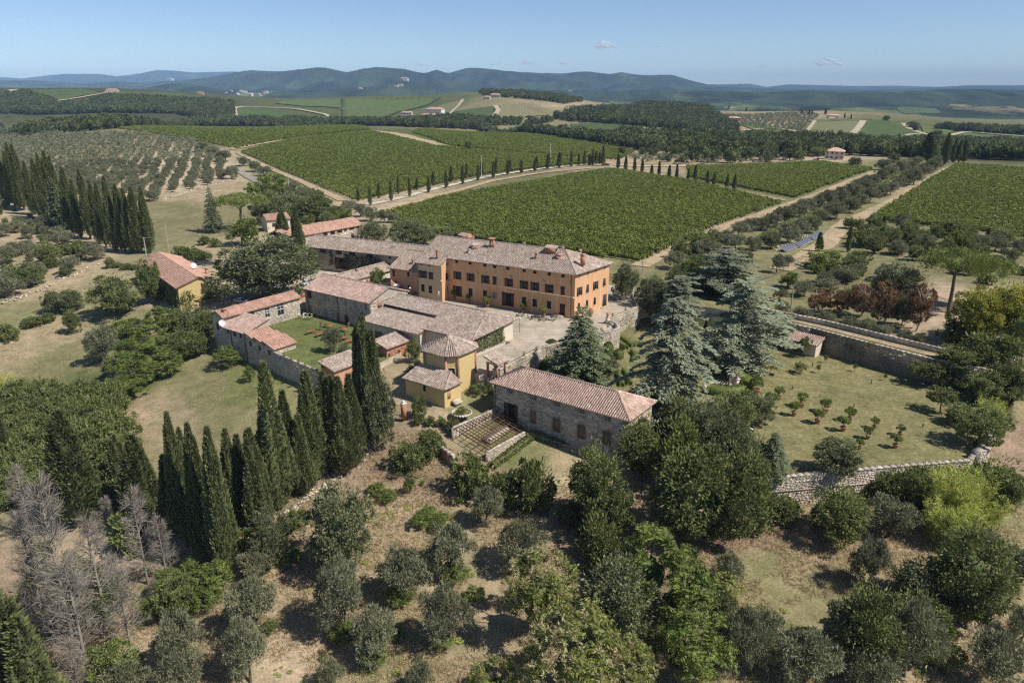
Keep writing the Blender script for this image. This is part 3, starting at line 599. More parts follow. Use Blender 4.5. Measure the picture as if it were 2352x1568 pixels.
# ------------------------------------------------------------------ stuff scattered with geometry nodes
def gn_scatter(name, pts, rots, scl, protos, label, cat, parent=None):
    me = bpy.data.meshes.new(name); n = len(pts); me.vertices.add(n); me.vertices.foreach_set('co', np.asarray(pts, np.float32).ravel())
    for nm, tp, dat in (('rz', 'FLOAT', rots), ('sc', 'FLOAT', scl), ('pick', 'INT', rng.integers(0, len(protos), n))):
        a = me.attributes.new(nm, tp, 'POINT'); a.data.foreach_set('value', np.asarray(dat, np.int32 if tp == 'INT' else np.float32))
    o = link(name, me, parent, label=label, cat=cat, kind='stuff')
    c = bpy.data.collections.new(name+'_kinds')
    for p in protos: c.objects.link(p)
    ng = bpy.data.node_groups.new(name, 'GeometryNodeTree')
    ng.interface.new_socket('Geometry', in_out='INPUT', socket_type='NodeSocketGeometry'); ng.interface.new_socket('Geometry', in_out='OUTPUT', socket_type='NodeSocketGeometry')
    N, L = ng.nodes, ng.links; gi = N.new('NodeGroupInput'); go = N.new('NodeGroupOutput')
    ci = N.new('GeometryNodeCollectionInfo'); ci.inputs[0].default_value = c; ci.inputs['Separate Children'].default_value = True; ci.inputs['Reset Children'].default_value = True
    ip = N.new('GeometryNodeInstanceOnPoints'); ip.inputs['Pick Instance'].default_value = True
    def attr(nm, t): a = N.new('GeometryNodeInputNamedAttribute'); a.data_type = t; a.inputs[0].default_value = nm; return a.outputs[0]
    cx = N.new('ShaderNodeCombineXYZ'); L.new(attr('rz', 'FLOAT'), cx.inputs[2])
    L.new(gi.outputs[0], ip.inputs['Points']); L.new(ci.outputs[0], ip.inputs['Instance']); L.new(attr('pick', 'INT'), ip.inputs['Instance Index']); L.new(cx.outputs[0], ip.inputs['Rotation']); L.new(attr('sc', 'FLOAT'), ip.inputs['Scale'])
    L.new(ip.outputs[0], go.inputs[0]); md = o.modifiers.new('scatter', 'NODES'); md.node_group = ng
    return o
def region_points(W, step, jit=.45, az=None, row=None, holes=(), clip=None):
    """points inside a ground outline: jittered grid, or rows along azimuth az spaced row apart"""
    P = np.array([p[:2] for p in W]); c = P.mean(0); ext = np.linalg.norm(P-c, axis=1).max()+step
    a = R(az or 0); ux = np.array([math.sin(a), math.cos(a)]); uy = np.array([-ux[1], ux[0]]); rw = row or step
    i, j = np.meshgrid(np.arange(-ext, ext, step), np.arange(-ext, ext, rw)); 
    i = i + (rng.random(i.shape)-.5)*step*2*jit; j = j + (rng.random(j.shape)-.5)*(rw*2*jit if row is None else .5)
    q = c + i.reshape(-1,1)*ux + j.reshape(-1,1)*uy; m = inpoly(q[:,0], q[:,1], P)
    for h in holes: m &= ~inpoly(q[:,0], q[:,1], [p[:2] for p in h])
    q = q[m]; return np.column_stack([q, hz(q[:,0], q[:,1])])

# ------------------------------------------------------------------ single plants
USED = {}
def plant(kind, u, vb, vt, wpx, label, name=None, cat='tree', group=None, parts=True, var=None, at=None, h=None, w=None, rz=None):
    """a plant whose foot is at pixel (u, vb), top at vt, wpx wide"""
    p = G(u, vb) if at is None else np.array([at[0], at[1], float(hz(np.array(at[0]), np.array(at[1])))])
    y = p[1]
    if h is None: h = max(.5, zat(u, vt, y) - p[2])
    slant = math.hypot(y, CAM_H-p[2]) if False else y*CP + (CAM_H-p[2])*SP
    if w is None: w = wpx*slant/F
    L = PROTO[kind]; i = USED.get(kind, 0); USED[kind] = i+1; pw, ph, cr, tr, jo = L[(i if var is None else var) % len(L)]
    nm = name or kind
    if jo is None: parts = True
    if parts and (cr is None or tr is None): o = link(nm, cr or tr, None, label=label, cat=cat, group=group)
    elif parts:
        o = root(nm, (0,0,0), 0, label, cat, group); link('trunk', tr, o); link('twigs' if kind == 'dead_tree' else 'crown', cr, o)
    else: o = link(nm, jo, None, label=label, cat=cat, group=group)
    o.location = p; o.rotation_euler = (0, 0, rng.random()*6.28 if rz is None else rz); o.scale = (w/pw, w/pw, h/ph)
    return o
# ------------------------------------------------------------------ landscape
ZO = {'4':(459.4,516.8,.25635),'5':(918.8,488.1,.25635),'1':(861.3,775.2,.29297),'2':(1435.6,574.2,.29297),'3':(1777.8,574.2,.29297),'R':(1435.6,861.3,.4508),'L':(0,516.8,.29297),'B':(0,918.8,.41423),'C':(746.5,976.2,.39063),'A':(0,114.84,.33327),'M':(783.8,114.84,.33327),'N':(1567.6,114.84,.33351)}
def px(z, x, y): a, b, k = ZO[z]; return a+x*k, b+y*k
def ZP(z, L): return [px(z, *p) for p in L]
def PL(z, kind, x, yb, yt, wz, label, **kw):
    u, vb = px(z, x, yb); return plant(kind, u, vb, px(z, x, yt)[1], wz*ZO[z][2], label, **kw)
ORD = ['first','second','third','fourth','fifth','sixth','seventh','eighth','ninth','tenth','eleventh','twelfth','thirteenth','fourteenth','fifteenth','sixteenth','seventeenth','eighteenth','nineteenth','twentieth','twenty-first','twenty-second','twenty-third','twenty-fourth']
# vineyards: rows of vines
def vineyard(pix, az, label, row=3.0, step=1.15, holes=()):
    W = GP(pix); q = region_points(W, step, .3, az, row)
    q = q[rng.random(len(q)) > .03]; n = len(q)
    q[:,2] -= .05; ang = math.pi/2 - R(az) + math.pi*rng.integers(0, 2, n) + rng.normal(size=n)*.12
    vig = .55*fbm(q[:,0]/28, q[:,1]/28, 3, 77)
    gn_scatter('vineyard', q, ang, .95 + .22*(rng.random(n)-.5) + vig*.5, VINES, label, 'vineyard'); return W
vineyard([(885,492),(1010,457),(1400,390),(1560,414),(1795,468),(1640,522),(1468,604),(1400,596),(1180,566),(960,532)], -54.5, 'large dark green vineyard on the level ground behind the villa')
vineyard([(552,352),(660,324),(850,303),(1000,337),(1200,354),(1395,372),(1100,404),(950,436),(818,463),(690,410)], -62, 'broad light green vineyard left of the cypress avenue', 2.9, 1.6)
vineyard([(960,299),(1100,301),(1290,316),(1460,348),(1420,368),(1200,352),(1030,336),(992,320),(948,306)], -50, 'vineyard behind the lone tree, below the wooded band', 3.2, 2.0)
vineyard([(270,297),(420,292),(700,291.5),(840,292.5),(850,300),(650,321),(545,343),(430,322)], -62, 'far vineyard along the crest on the left', 3.6, 2.4)
vineyard([(1578,385),(1888,374),(2003,391),(1826,457),(1690,430),(1583,408)], -54.5, 'vineyard between the right-hand cypress row and the far house', 2.8, 1.5)
vineyard([(2198,381),(2380,392),(2420,560),(2200,527),(2044,512),(2003,503)], -58, 'vineyard to the right of the straight dirt track')
# roads and tracks
ribbon('avenue', GP([(776,492),(800,482),(846,471),(905,459),(1000,434),(1117,407),(1220,391),(1334,380),(1400,379),(1470,383)]), 4.5, M_track, 'white gravel avenue lined with young cypresses', .08)
ribbon('avenue_verge', GP([(880,486),(1000,452),(1130,416),(1240,398),(1360,386)]), 5.0, M_dirt, 'strip of dry earth between the avenue and the large vineyard', .05)
ribbon('gravel_road', GP([(1470,383),(1568,383),(1700,379),(1800,374),(1888,368),(1930,366)]), 4.0, M_track, 'white gravel road leading to the far house', .09)
ribbon('cypress_path', GP([(1430,387),(1520,402),(1600,420),(1700,440),(1800,462)]), 4.0, M_dirt, 'earth path under the right-hand row of cypresses', .05)
ribbon('vineyard_edge', GP([(1468,612),(1560,565),(1660,522),(1810,472),(1900,440),(2010,396)]), 6.0, M_dirt, 'dry earth strip along the right edge of the large vineyard', .05)
ribbon('dirt_track', GP([(2190,384),(2130,420),(2070,455),(2001,490),(1950,508),(1925,530),(1900,560),(1850,590),(1790,620)]), 7.5, M_dirt, 'straight pale dirt track beside the right-hand vineyard', .06)
ribbon('side_road', GP([(545,393),(570,407),(596,421),(650,448),(700,466),(760,490),(800,500)]), 4.5, M_asphalt, 'grey asphalt road behind the trees on the left', .08)
ribbon('field_edge', GP([(548,352),(600,378),(690,416),(790,462)]), 5, M_dirt, 'earth strip at the left edge of the light green vineyard', .05)
ribbon('field_path', GP([(530,345),(600,330),(660,322)]), 7, M_dirt, 'earth path between the two left-hand vineyards', .06)
ribbon('crest_path', GP([(840,301),(900,306),(960,321),(1020,337),(1060,345)]), 14, M_dirt, 'wide earth path crossing the upper vineyard', .06, wav=.3)
# far fields on the hills
def fieldmat(name, c1, c2, freq=None, az=0):
    m, N, L, b = material(name); b.inputs['Roughness'].default_value = .95; b.inputs['Specular IOR Level'].default_value = .1
    ge = N.new('ShaderNodeNewGeometry'); mp = N.new('ShaderNodeMapping'); mp.inputs['Rotation'].default_value = (0, 0, R(az)); L.new(ge.outputs['Position'], mp.inputs[0])
    n = noise(N, L, .06, 6, .7, ge.outputs['Position']); rp = ramp(N, [(.3, tuple(.75*x for x in c1)), (.7, tuple(1.3*x for x in c1))]); L.new(n.outputs[0], rp.inputs[0]); c = rp.outputs[0]
    if freq:
        w = N.new('ShaderNodeTexWave'); w.inputs['Scale'].default_value = freq; w.inputs['Distortion'].default_value = .4; L.new(mp.outputs[0], w.inputs[0])
        f = ramp(N, [(.42, (0,0,0)), (.6, (1,1,1))]); L.new(w.outputs[1], f.inputs[0]); c = mixc(N, L, f.outputs[0], c, c2)
    L.new(c, b.inputs['Base Color']); return m
MF_green = fieldmat('far_vines', (.072,.098,.030), None); MF_pale = fieldmat('far_grass', (.095,.125,.038), None)
MF_rows = fieldmat('far_vine_rows', (.055,.070,.022), (.36,.30,.17), .055, 20); MF_rows2 = fieldmat('far_young_vines', (.085,.1,.034), (.24,.22,.11), .06, -35); MF_bare = fieldmat('bare_far_field', (.40,.33,.22), None)
FIELDS = [('A',[(110,287),(560,272),(690,300),(400,355),(340,320)],MF_green,'dark green field on the far left hilltop'),
 ('A',[(800,293),(1130,296),(1440,325),(1180,342),(760,312)],MF_green,'green field below the far left farm'),
 ('A',[(1640,402),(1750,397),(2290,462),(2280,492),(1640,512)],MF_green,'green field right of the pale bank'),
 ('A',[(1960,350),(2352,345),(2352,405),(1900,372)],MF_pale,'light field on the far slope above the pale bank'),
 ('M',[(0,338),(690,333),(600,382),(400,432),(190,490),(0,482)],MF_pale,'light green vineyard slope left of the white farmhouse'),
 ('M',[(665,388),(840,343),(740,450),(650,405)],MF_rows2,'small striped vineyard beside the white farmhouse'),
 ('M',[(1090,387),(1270,397),(1445,452),(1060,480)],MF_rows,'pale striped vineyard on the hill below the hilltop farm'),
 ('M',[(770,430),(1060,392),(1050,470),(780,452)],MF_green,'dark field left of the pale striped vineyard'),
 ('M',[(1900,537),(2200,542),(2350,622),(2230,602),(1900,562)],MF_rows,'pale striped strip beyond the wooded band'),
 ('M',[(1580,517),(2230,527),(1880,557),(1600,552)],MF_green,'green strip beyond the wooded band'),
 ('N',[(900,502),(1230,497),(1110,617),(820,592)],MF_rows2,'finely striped vineyard on the right-hand hill'),
 ('N',[(1240,478),(1500,502),(1650,587),(1320,642),(1150,617)],MF_green,'smooth green field on the right-hand hill'),
 ('N',[(1640,522),(1890,547),(1800,592),(1660,572)],MF_pale,'small light green field on the far right'),
 ('N',[(1860,602),(1960,572),(2352,607),(2400,652),(1990,642)],MF_pale,'long pale field at the far right edge'),
 ('N',[(0,552),(350,632),(100,612),(0,600)],MF_green,'green field in the wooded valley'),
 ('N',[(1470,407),(1610,397),(1780,437),(1530,442)],MF_green,'isolated field among the far woods'),
 ('N',[(380,510),(560,505),(740,585),(600,590)],MF_pale,'vineyard below the olive hill')]
for z, L_, m_, lab in FIELDS: sheet('field', ZP(z, L_), m_, lab, .5)
for z, L_, w_, lab in (('A',[(1625,505),(1618,400),(1740,395),(2000,405),(2250,450),(2295,475)],9,'pale earth track round the far green field'),('A',[(370,360),(560,335),(740,298)],8,'pale track climbing to the far left farm'),('A',[(0,325),(100,278)],18,'pale track on the far left hill'),
   ('M',[(740,450),(840,345)],7,'earth track beside the small striped vineyard'),('M',[(1050,470),(1085,420),(1060,388)],9,'earth track beside the pale striped vineyard'),('N',[(1120,615),(1180,575),(1245,492)],11,'earth track between the right-hand hill fields'),('N',[(1520,510),(1560,550),(1690,590)],10,'winding pale track on the right-hand hill'),('N',[(1310,640),(1560,585),(1640,585)],7,'thin track across the right-hand field'),('N',[(1840,595),(1950,565),(2352,600)],9,'pale track along the far right field'),('N',[(830,590),(910,495)],7,'track beside the finely striped vineyard'),('N',[(420,560),(640,540),(830,575)],7,'track below the olive hill')):
    ribbon('track', GP(ZP(z, L_)), w_, MF_bare, lab, .9)
# woods: far-off masses of trees
def wood(pix, step, label, smin=.8, smax=1.3, W=None, kinds=None, name='woodland', cat='wood'):
    q = region_points(W or GP(pix), step, .5); n = len(q); gn_scatter(name, q, rng.random(n)*6.28, smin+(smax-smin)*rng.random(n), kinds or WOODS, label, cat)
def strip(pix, d0, d1, lat=0):
    a = GP(pix); f = lambda p, d: np.array([p[0]*(1+d/p[1]), p[1]+d]); return [f(p, d0) for p in a] + [f(p, d1) for p in a[::-1]]
wood([(0,224),(60,217),(115,237),(180,246),(240,226),(400,234),(536,240),(537,284),(400,262),(250,260),(0,262)], 8.5, 'dark wooded slope on the far left')
wood(None, 8, 'band of dark trees behind the left-hand crest', .8, 1.4, strip([(0,312),(60,318),(130,308),(230,300),(300,294)], 0, 130))
wood(None, 7.5, 'band of trees behind the crest of the vineyards', .75, 1.25, strip([(300,294),(450,291),(540,291),(700,291),(960,294),(1100,300),(1240,312),(1400,336),(1520,352)], 4, 75))
wood([(1420,312),(1560,322),(1700,328),(1850,326),(2010,338),(2110,346),(2100,362),(1950,358),(1850,362),(1700,362),(1560,350),(1480,338)], 8, 'wooded valley between the vineyards and the right-hand hill')
wood([(1270,274),(1330,258),(1450,250),(1600,248),(1640,264),(1700,300),(1640,305),(1560,300),(1450,290)], 8.5, 'rounded wooded hill in the middle distance')
wood([(1100,214),(1180,214),(1260,221),(1340,234),(1300,240),(1200,228),(1120,222)], 9, 'trees round the hilltop farm', .7, 1.1)
wood([(2060,338),(2200,330),(2360,336),(2400,372),(2230,366),(2110,368)], 8.5, 'trees below the far right field')
wood([(2130,296),(2240,298),(2360,303),(2360,312),(2240,306)], 9, 'dark tree belt at the far right edge')
wood([(555,283),(760,283),(850,281),(1040,272),(1130,277),(1270,279),(1260,285),(900,289),(560,289)], 8.5, 'line of trees below the white farmhouse', .6, 1.1)
wood([(1640,262),(1760,262),(1860,258),(1880,268),(1840,300),(1760,300),(1700,285)], 9, 'olive grove dotted over the right-hand hill', .8, 1.2, kinds=FAROLIVE, name='far_olive_grove', cat='olive grove')
wood([(1300,246),(1400,248),(1380,262),(1330,262)], 9, 'small olive grove beside the wooded hill', .8, 1.2, kinds=FAROLIVE, name='far_olive_grove', cat='olive grove')
wood([(1420,355),(1560,352),(1860,366),(1700,376),(1560,378),(1480,372)], 8, 'scattered olives and shrubs beyond the gravel road', .6, 1.1, kinds=FAROLIVE+WOODS[:1], name='scrub', cat='scrub')
# dry grass and weeds on the slopes of the foreground
FG = [(0,1568),(0,1330),(180,1300),(420,1240),(560,1210),(720,1110),(830,1040),(1000,1060),(1130,1130),(1300,1150),(1450,1150),(1700,1170),(2050,1150),(2352,1150),(2352,1568)]
q = region_points([un(u, v, -10) for u, v in FG], .62); q = q[(fbm(q[:,0]/5, q[:,1]/5, 3, 50) > -.13)]; n = len(q)
gn_scatter('dry_grass', q, rng.random(n)*6.28, .55+.7*rng.random(n), TUFTS, 'dry yellow grass on the foreground slope', 'grass')
q = region_points([un(u, v, -10) for u, v in FG], 1.3); q = q[(fbm(q[:,0]/7, q[:,1]/7, 3, 61) > .08)]; n = len(q)
gn_scatter('weeds', q, rng.random(n)*6.28, .35+.8*rng.random(n)**2, WEEDS, 'light green weeds scattered over the foreground slope', 'weeds')
ME = [(240,1000),(330,900),(520,840),(600,860),(690,930),(620,1010),(480,1040),(300,1080)]
q = np.vstack([region_points(GP(ME), 1.1), region_points(GP([(10,900),(0,790),(200,720),(320,640),(330,660),(240,760),(240,850),(120,890)]), 1.2), region_points(GP([(370,570),(430,470),(550,415),(590,440),(560,520),(470,560)]), 1.6)]); q = q[fbm(q[:,0]/6, q[:,1]/6, 3, 70) > .0]; n = len(q)
gn_scatter('meadow_grass', q, rng.random(n)*6.28, .4+.45*rng.random(n), TUFTS, 'tufts of dry grass on the left-hand meadows', 'grass')
# young cypresses of the avenue
far_row = [(118,1045,950),(260,1022,918),(395,995,868),(522,965,885),(637,935,838),(757,908,802),(865,885,782),(965,866,770),(1068,850,745),(1162,836,760),(1347,818,735),(1430,800,712),(1510,790,708)]
near_row = [(202,1072,935),(345,1042,903),(472,1012,886),(601,984,868),(722,952,832),(837,925,800),(943,898,792),(1048,882,770),(1147,864,755),(1242,850,755),(1335,836,752),(1420,824,725),(1503,813,705),(1585,805,700),(1637,798,715),(1675,796,697)]
for i, (x, b, t) in enumerate(far_row): PL('M', 'slim_cypress', x, b, t, 30, f'{ORD[i]} young cypress from the villa, vineyard side of the avenue', name='young_cypress', group='cypresses along the avenue')
for i, (x, b, t) in enumerate(near_row): PL('M', 'slim_cypress', x, b, t, 30, f'{ORD[i]} young cypress from the villa, near side of the avenue', name='young_cypress', group='cypresses along the avenue')
for i, (x, b, t) in enumerate([(1710,796,715),(1733,796,685),(1757,792,698),(1780,790,708),(1803,800,660)]): PL('M', 'slim_cypress', x, b, t, 34 if i == 4 else 30, f'{ORD[i]} cypress from the left in the clump beside the tiny hut', name='young_cypress', group='cypresses by the hut')
rr_ = [('M',1907,818,720),('M',1961,826,730),('M',2020,838,740),('M',2073,844,750),('M',2139,860,793),('M',2189,868,768),('M',2260,884,795),('M',2310,894,788),('N',38,910,815),('N',87,908,795),('N',167,936,833),('N',215,942,845),('N',305,962,855),('N',355,970,862)]
for i, (z, x, b, t) in enumerate(rr_): PL(z, 'slim_cypress', x, b, t, 30, f'{ORD[i]} cypress from the hut in the row between the vineyards', name='young_cypress', group='cypresses between the vineyards')
# big cypresses, left
bigc = [(5,1050,600,110),(60,1075,735,80),(105,1080,700,90),(135,1090,640,90),(170,1105,655,95),(235,1135,770,90),(300,1160,755,90),(345,1180,715,85),(395,1200,700,100),(430,1235,740,110),(510,1275,815,110),(560,1290,900,90),(625,1305,825,90),(690,1340,905,95),(735,1365,920,80),(800,1385,875,105),(865,1392,930,100),(915,1398,960,100),(970,1402,950,110),(1035,1398,945,110)]
for i, (x, b, t, w) in enumerate(bigc): PL('A', 'cypress', x, b, t, w, f'{ORD[i]} tall dark cypress from the left in the dense left-hand grove', name='cypress', group='cypress grove on the left', var=i % 2)
PL('A', 'slim_cypress', 8, 1135, 1035, 36, 'small lone cypress at the left picture edge', name='young_cypress')
PL('A', 'fir', 415, 1245, 880, 200, 'broad dark conifer amid the left-hand cypress grove', name='conifer')
# olive grove
W = GP([(-20,322),(150,312),(330,310),(450,328),(520,375),(548,404),(478,428),(380,450),(330,475),(250,470),(120,450),(-20,420)])
q = region_points(W, 8.0, .24, -20); q = q[np.argsort(q[:,1])]; far_ = q[300:]; q = q[:300]
if len(far_): gn_scatter('olive_grove', far_, rng.random(len(far_))*6.28, .95+.4*rng.random(len(far_)), FAROLIVE, 'farther trees of the olive grove behind the left-hand cypresses', 'olive grove')
for p in q:
    pw, ph, cr, tr, jo = PROTO['olive'][int(rng.integers(0, 4))]; o = link('olive_tree', jo, None, label='grey-green olive tree in the grove behind the left-hand cypresses', cat='tree', group='olive grove behind the cypresses')
    s_ = .85+.35*rng.random(); o.location = p; o.scale = (s_, s_, s_); o.rotation_euler = (0, 0, rng.random()*6.28)
# lone trees in the fields
PL('M', 'oak', 880, 697, 612, 62, 'lone round tree standing in the upper vineyard', name='lone_tree', parts=False)
PL('A', 'oak', 1803, 518, 462, 62, 'lone round tree at the foot of the far green field', name='lone_tree', parts=False)
PL('A', 'oak', 2320, 522, 455, 70, 'round tree beyond the crest, left of the white farmhouse', name='lone_tree', parts=False)
for x, b, t, w, lab in ((1680,760,570,140,'broad tall cypress clump at the end of the dirt track'),(1800,790,575,80,'tall cypress second from the left at the end of the dirt track'),(1862,775,605,55,'narrower dark cypress in the middle at the end of the dirt track'),(1900,775,615,50,'dark cypress second from the right at the end of the dirt track'),(1930,775,618,50,'rightmost dark cypress at the end of the dirt track'),(970,680,590,70,'dark cypress left of the pair behind the far house'),(1030,675,572,75,'taller dark cypress behind the far house'),(932,680,615,30,'small cypress left of the far house')):
    PL('N', 'cypress', x, b, t, w, lab, name='cypress', parts=False)
for x, b, t, w, k_, lab in ((1180,808,728,95,'evergreen','round dark bush in front of the far house'),(1375,825,745,105,'evergreen','round dark bush left of the olive rows'),(1455,785,708,90,'evergreen','round dark bush behind its two neighbours near the far house'),(800,765,685,80,'oak','round tree left of the far house'),(930,765,672,110,'umbrella_pine','small umbrella pine in front of the far house'),(580,790,690,70,'olive','thin tree beside the gravel road'),(1000,740,690,60,'oak','tree just behind the far house'),(1590,540,485,85,'oak','round dark tree on the right-hand hill track'),(1600,560,505,60,'oak','smaller tree beside the right-hand hill track'),(1745,595,545,70,'oak','round tree between the far right fields'),(1400,490,448,55,'oak','round tree on the crest of the right-hand hill'),(480,715,650,80,'oak','leafy tree in the wooded valley edge')):
    PL('N', k_, x, b, t, w, lab, name='field_tree', parts=False)
for x, b, t, w, lab in ((983,445,398,20,'tallest dark cypress by the right-hand hill farm'),(872,450,410,14,'cypress left of the right-hand hill farm'),(892,450,412,14,'second cypress left of the right-hand hill farm'),(818,445,410,14,'cypress at the left end of the right-hand hill crest'),(1115,470,432,12,'cypress right of the right-hand hill farm'),(1160,480,440,12,'cypress further right of the right-hand hill farm'),(322,405,378,12,'small cypress on the olive hill'),(438,425,398,14,'small cypress on the right of the olive hill')):
    PL('N', 'slim_cypress', x, b, t, w, lab, name='far_cypress', parts=False)
# rows of olives and evergreens beside the dirt track
rowA = [(300,1320,1245,70),(390,1290,1190,100),(480,1250,1165,80),(545,1245,1150,70),(620,1240,1130,90),(665,1170,1090,60),(735,1170,1080,90),(800,1150,1060,100),(860,1120,1030,100),(930,1090,1000,70),(1000,1080,970,90),(1085,1060,950,90),(1160,1030,915,100),(1240,990,890,110),(1300,960,865,90),(1370,905,820,80),(1430,880,800,80),(1500,850,770,80),(1560,830,765,70),(1620,800,745,60)]
rowB = [(345,1377,1280,120),(480,1378,1300,90),(605,1370,1255,110),(720,1330,1205,130),(800,1290,1180,110),(880,1260,1140,110),(950,1190,1110,80),(1050,1165,1060,120),(1150,1120,1020,100),(1220,1090,1000,80),(1280,1050,960,110),(1360,1010,930,80),(1420,1000,915,80),(1480,960,875,80),(1545,940,830,80),(1590,930,820,90),(1650,885,790,90),(1705,850,760,70),(1745,825,740,60)]
for i, (x, b, t, w) in enumerate(rowA): PL('N', 'olive' if i % 3 else 'evergreen', x, b, t-12, w*1.4, f'{ORD[i]} tree from the near end, olive row on the vineyard side of the clipped hedge', name='row_tree', group='olives along the clipped hedge', parts=False)
for i, (x, b, t, w) in enumerate(rowB): PL('N', 'evergreen' if i % 3 == 2 else 'olive', x, b, t-14, w*1.4, f'{ORD[i]} tree from the near end, olive row on the track side of the clipped hedge', name='row_tree', group='olives along the clipped hedge', parts=False)
def hedge(path, width, height, label, z=None, n=60, L=.22, mat='box', name='hedge', cat='hedge'):
    """clipped hedge along a path: a leafy box, slightly uneven"""
    P = resample([p[:2] for p in path], 1.0 if width < 3 else 2); T = np.gradient(P, axis=0); T /= np.linalg.norm(T, axis=1)[:,None]+1e-9; Nn = np.column_stack([-T[:,1], T[:,0]]); zz = hz(P[:,0], P[:,1]) if z is None else np.full(len(P), z)
    mb = MB(); V = []
    for p, nn, z0 in zip(P, Nn, zz):
        h = height*(.95+.08*rng.random()); V += [(*(p-nn*width*.5), z0-.3), (*(p-nn*width*.47), z0+h*.97), (*(p+nn*width*.47), z0+h*.97), (*(p+nn*width*.5), z0-.3)]
    m = len(P); mb.add(V, [[4*i+k, 4*i+k+1, 4*i+5+k, 4*i+4+k] for i in range(m-1) for k in range(3)] + [[0,1,2,3],[4*m-1,4*m-2,4*m-3,4*m-4]], r=.35)
    tot = int(n*len(P)); i = rng.integers(0, m, tot); sd_ = rng.random(tot); o = (rng.random(tot)-.5)*width; zt = np.full(tot, height)
    s1 = sd_ < .35; s2 = sd_ > .65; o[s1] = -width*.5; o[s2] = width*.5; zt[s1|s2] = height*rng.random((s1|s2).sum())
    q = np.column_stack([P[i]+Nn[i]*o[:,None]+T[i]*(rng.random((tot,1))-.5)*1.2, zz[i]+zt]); D = np.column_stack([Nn[i]*np.sign(o)[:,None]*(s1|s2)[:,None], np.where(s1|s2, .2, 1)]) + rdir(tot)*.9
    leaves(mb, q, D, L, .6); return mb.build(name, LM[mat], label=label, cat=cat)
hedge(GP(ZP('N', [(470,1345),(640,1235),(790,1175),(1000,1085),(1180,1005),(1320,945),(1420,895),(1500,860)])), 1.6, 1.3, 'long low clipped hedge between the two olive rows', n=40, L=.4, mat='lime')
# haze: the air itself
mh, Nh, Lh, bh = material('haze_air'); Nh.remove(bh); pv = Nh.new('ShaderNodeVolumePrincipled')
pv.inputs['Color'].default_value = (.44,.68,1.0,1); pv.inputs['Density'].default_value = 5.2e-5; pv.inputs['Anisotropy'].default_value = -0.3
Lh.new(pv.outputs[0], Nh['Material Output'].inputs['Volume'])
hb = MB(); zlo, zhi = float(GZ.min())-1, max(float(GZ.max()), CAM_H)+12
hb.box((0, 10400, (zlo+zhi)/2), (52000, 21000, zhi-zlo)); link('haze', hb.data('haze', mh), label='pale blue summer haze over the far hills', cat='haze', kind='stuff')
# small clouds
mc, Nc, Lc, bc = material('cloud_vapour'); bc.inputs['Base Color'].default_value = (.95,.95,.95,1); bc.inputs['Roughness'].default_value = 1; tl_ = Nc.new('ShaderNodeBsdfTranslucent'); tl_.inputs[0].default_value = (.98,.98,.98,1); ad_ = Nc.new('ShaderNodeMixShader'); ad_.inputs[0].default_value = .6; Lc.new(bc.outputs[0], ad_.inputs[1]); Lc.new(tl_.outputs[0], ad_.inputs[2])
tr_ = Nc.new('ShaderNodeBsdfTransparent'); mx_ = Nc.new('ShaderNodeMixShader'); mx_.inputs[0].default_value = .16
Lc.new(tr_.outputs[0], mx_.inputs[1]); Lc.new(ad_.outputs[0], mx_.inputs[2]); Lc.new(mx_.outputs[0], Nc['Material Output'].inputs['Surface'])
for u, v, w, h, n_, lab in ((1388,101,48,17,16,'largest small white cloud, above the middle of the ridge'),(1903,142,56,16,14,'small white cloud high on the right'),(1748,153,48,8,7,'faint flat cloud left of the right-hand cloud'),(1208,141,26,12,7,'faint puff of cloud over the central ridge'),(1290,144,28,10,9,'faint cloud right of the central puff'),(1150,145,44,9,9,'thin flat cloud left of the central puff'),(965,146,22,10,8,'tiny pale cloud over the left part of the ridge'),(1513,105,16,7,6,'tiny wisp right of the largest cloud')):
    D_ = 40000.; d_ = ray(u, v); c = d_/d_[1]*D_; s_ = D_/F; mb = MB()
    for k in range(n_):
        a = rng.normal()*.36; b_ = rng.random(); r_ = h*s_*(.14+.26*rng.random()); ico(mb, (a*w*s_*.6, rng.normal()*w*s_*.2, h*s_*b_*.75*max(.15, 1-abs(a)*1.3)), (r_*(1.3+.9*rng.random()), r_*1.5, r_*.8), 0, .25, seg=12, ring=8)
    o = mb.build('cloud', [mc], smooth=True, label=lab, cat='cloud', group='small clouds'); o.location = (c[0], c[1], c[2]+CAM_H-h*s_*.4)
# ------------------------------------------------------------------ buildings
def plaster(name, col, dirt, streak=.5, patch=(.6,.5,.4)):
    m, N, L, b = material(name); b.inputs['Roughness'].default_value = .9; b.inputs['Specular IOR Level'].default_value = .15
    tc = N.new('ShaderNodeTexCoord'); o = tc.outputs['Object']
    n1 = noise(N, L, .35, 8, .7, o); r1 = ramp(N, [(.36, (0,0,0)), (.66, (1,1,1))]); L.new(n1.outputs[0], r1.inputs[0]); c = mixc(N, L, r1.outputs[0], col, dirt)
    mp = N.new('ShaderNodeMapping'); mp.inputs['Scale'].default_value = (2.2,2.2,.16); L.new(o, mp.inputs[0]); n2 = noise(N, L, .9, 7, .7, mp.outputs[0]); r2 = ramp(N, [(.44, (0,0,0)), (.68, (streak,)*3)]); L.new(n2.outputs[0], r2.inputs[0]); c = mixc(N, L, r2.outputs[0], c, patch)
    n3 = noise(N, L, 6, 6, .7, o); r3 = ramp(N, [(.3, (.82,.82,.82)), (.7, (1.12,1.12,1.1))]); L.new(n3.outputs[0], r3.inputs[0]); c = mixc(N, L, 1.0, c, r3.outputs[0], 'MULTIPLY')
    L.new(c, b.inputs['Base Color']); bump(N, L, b, n3.outputs[0], .4, .015); return m
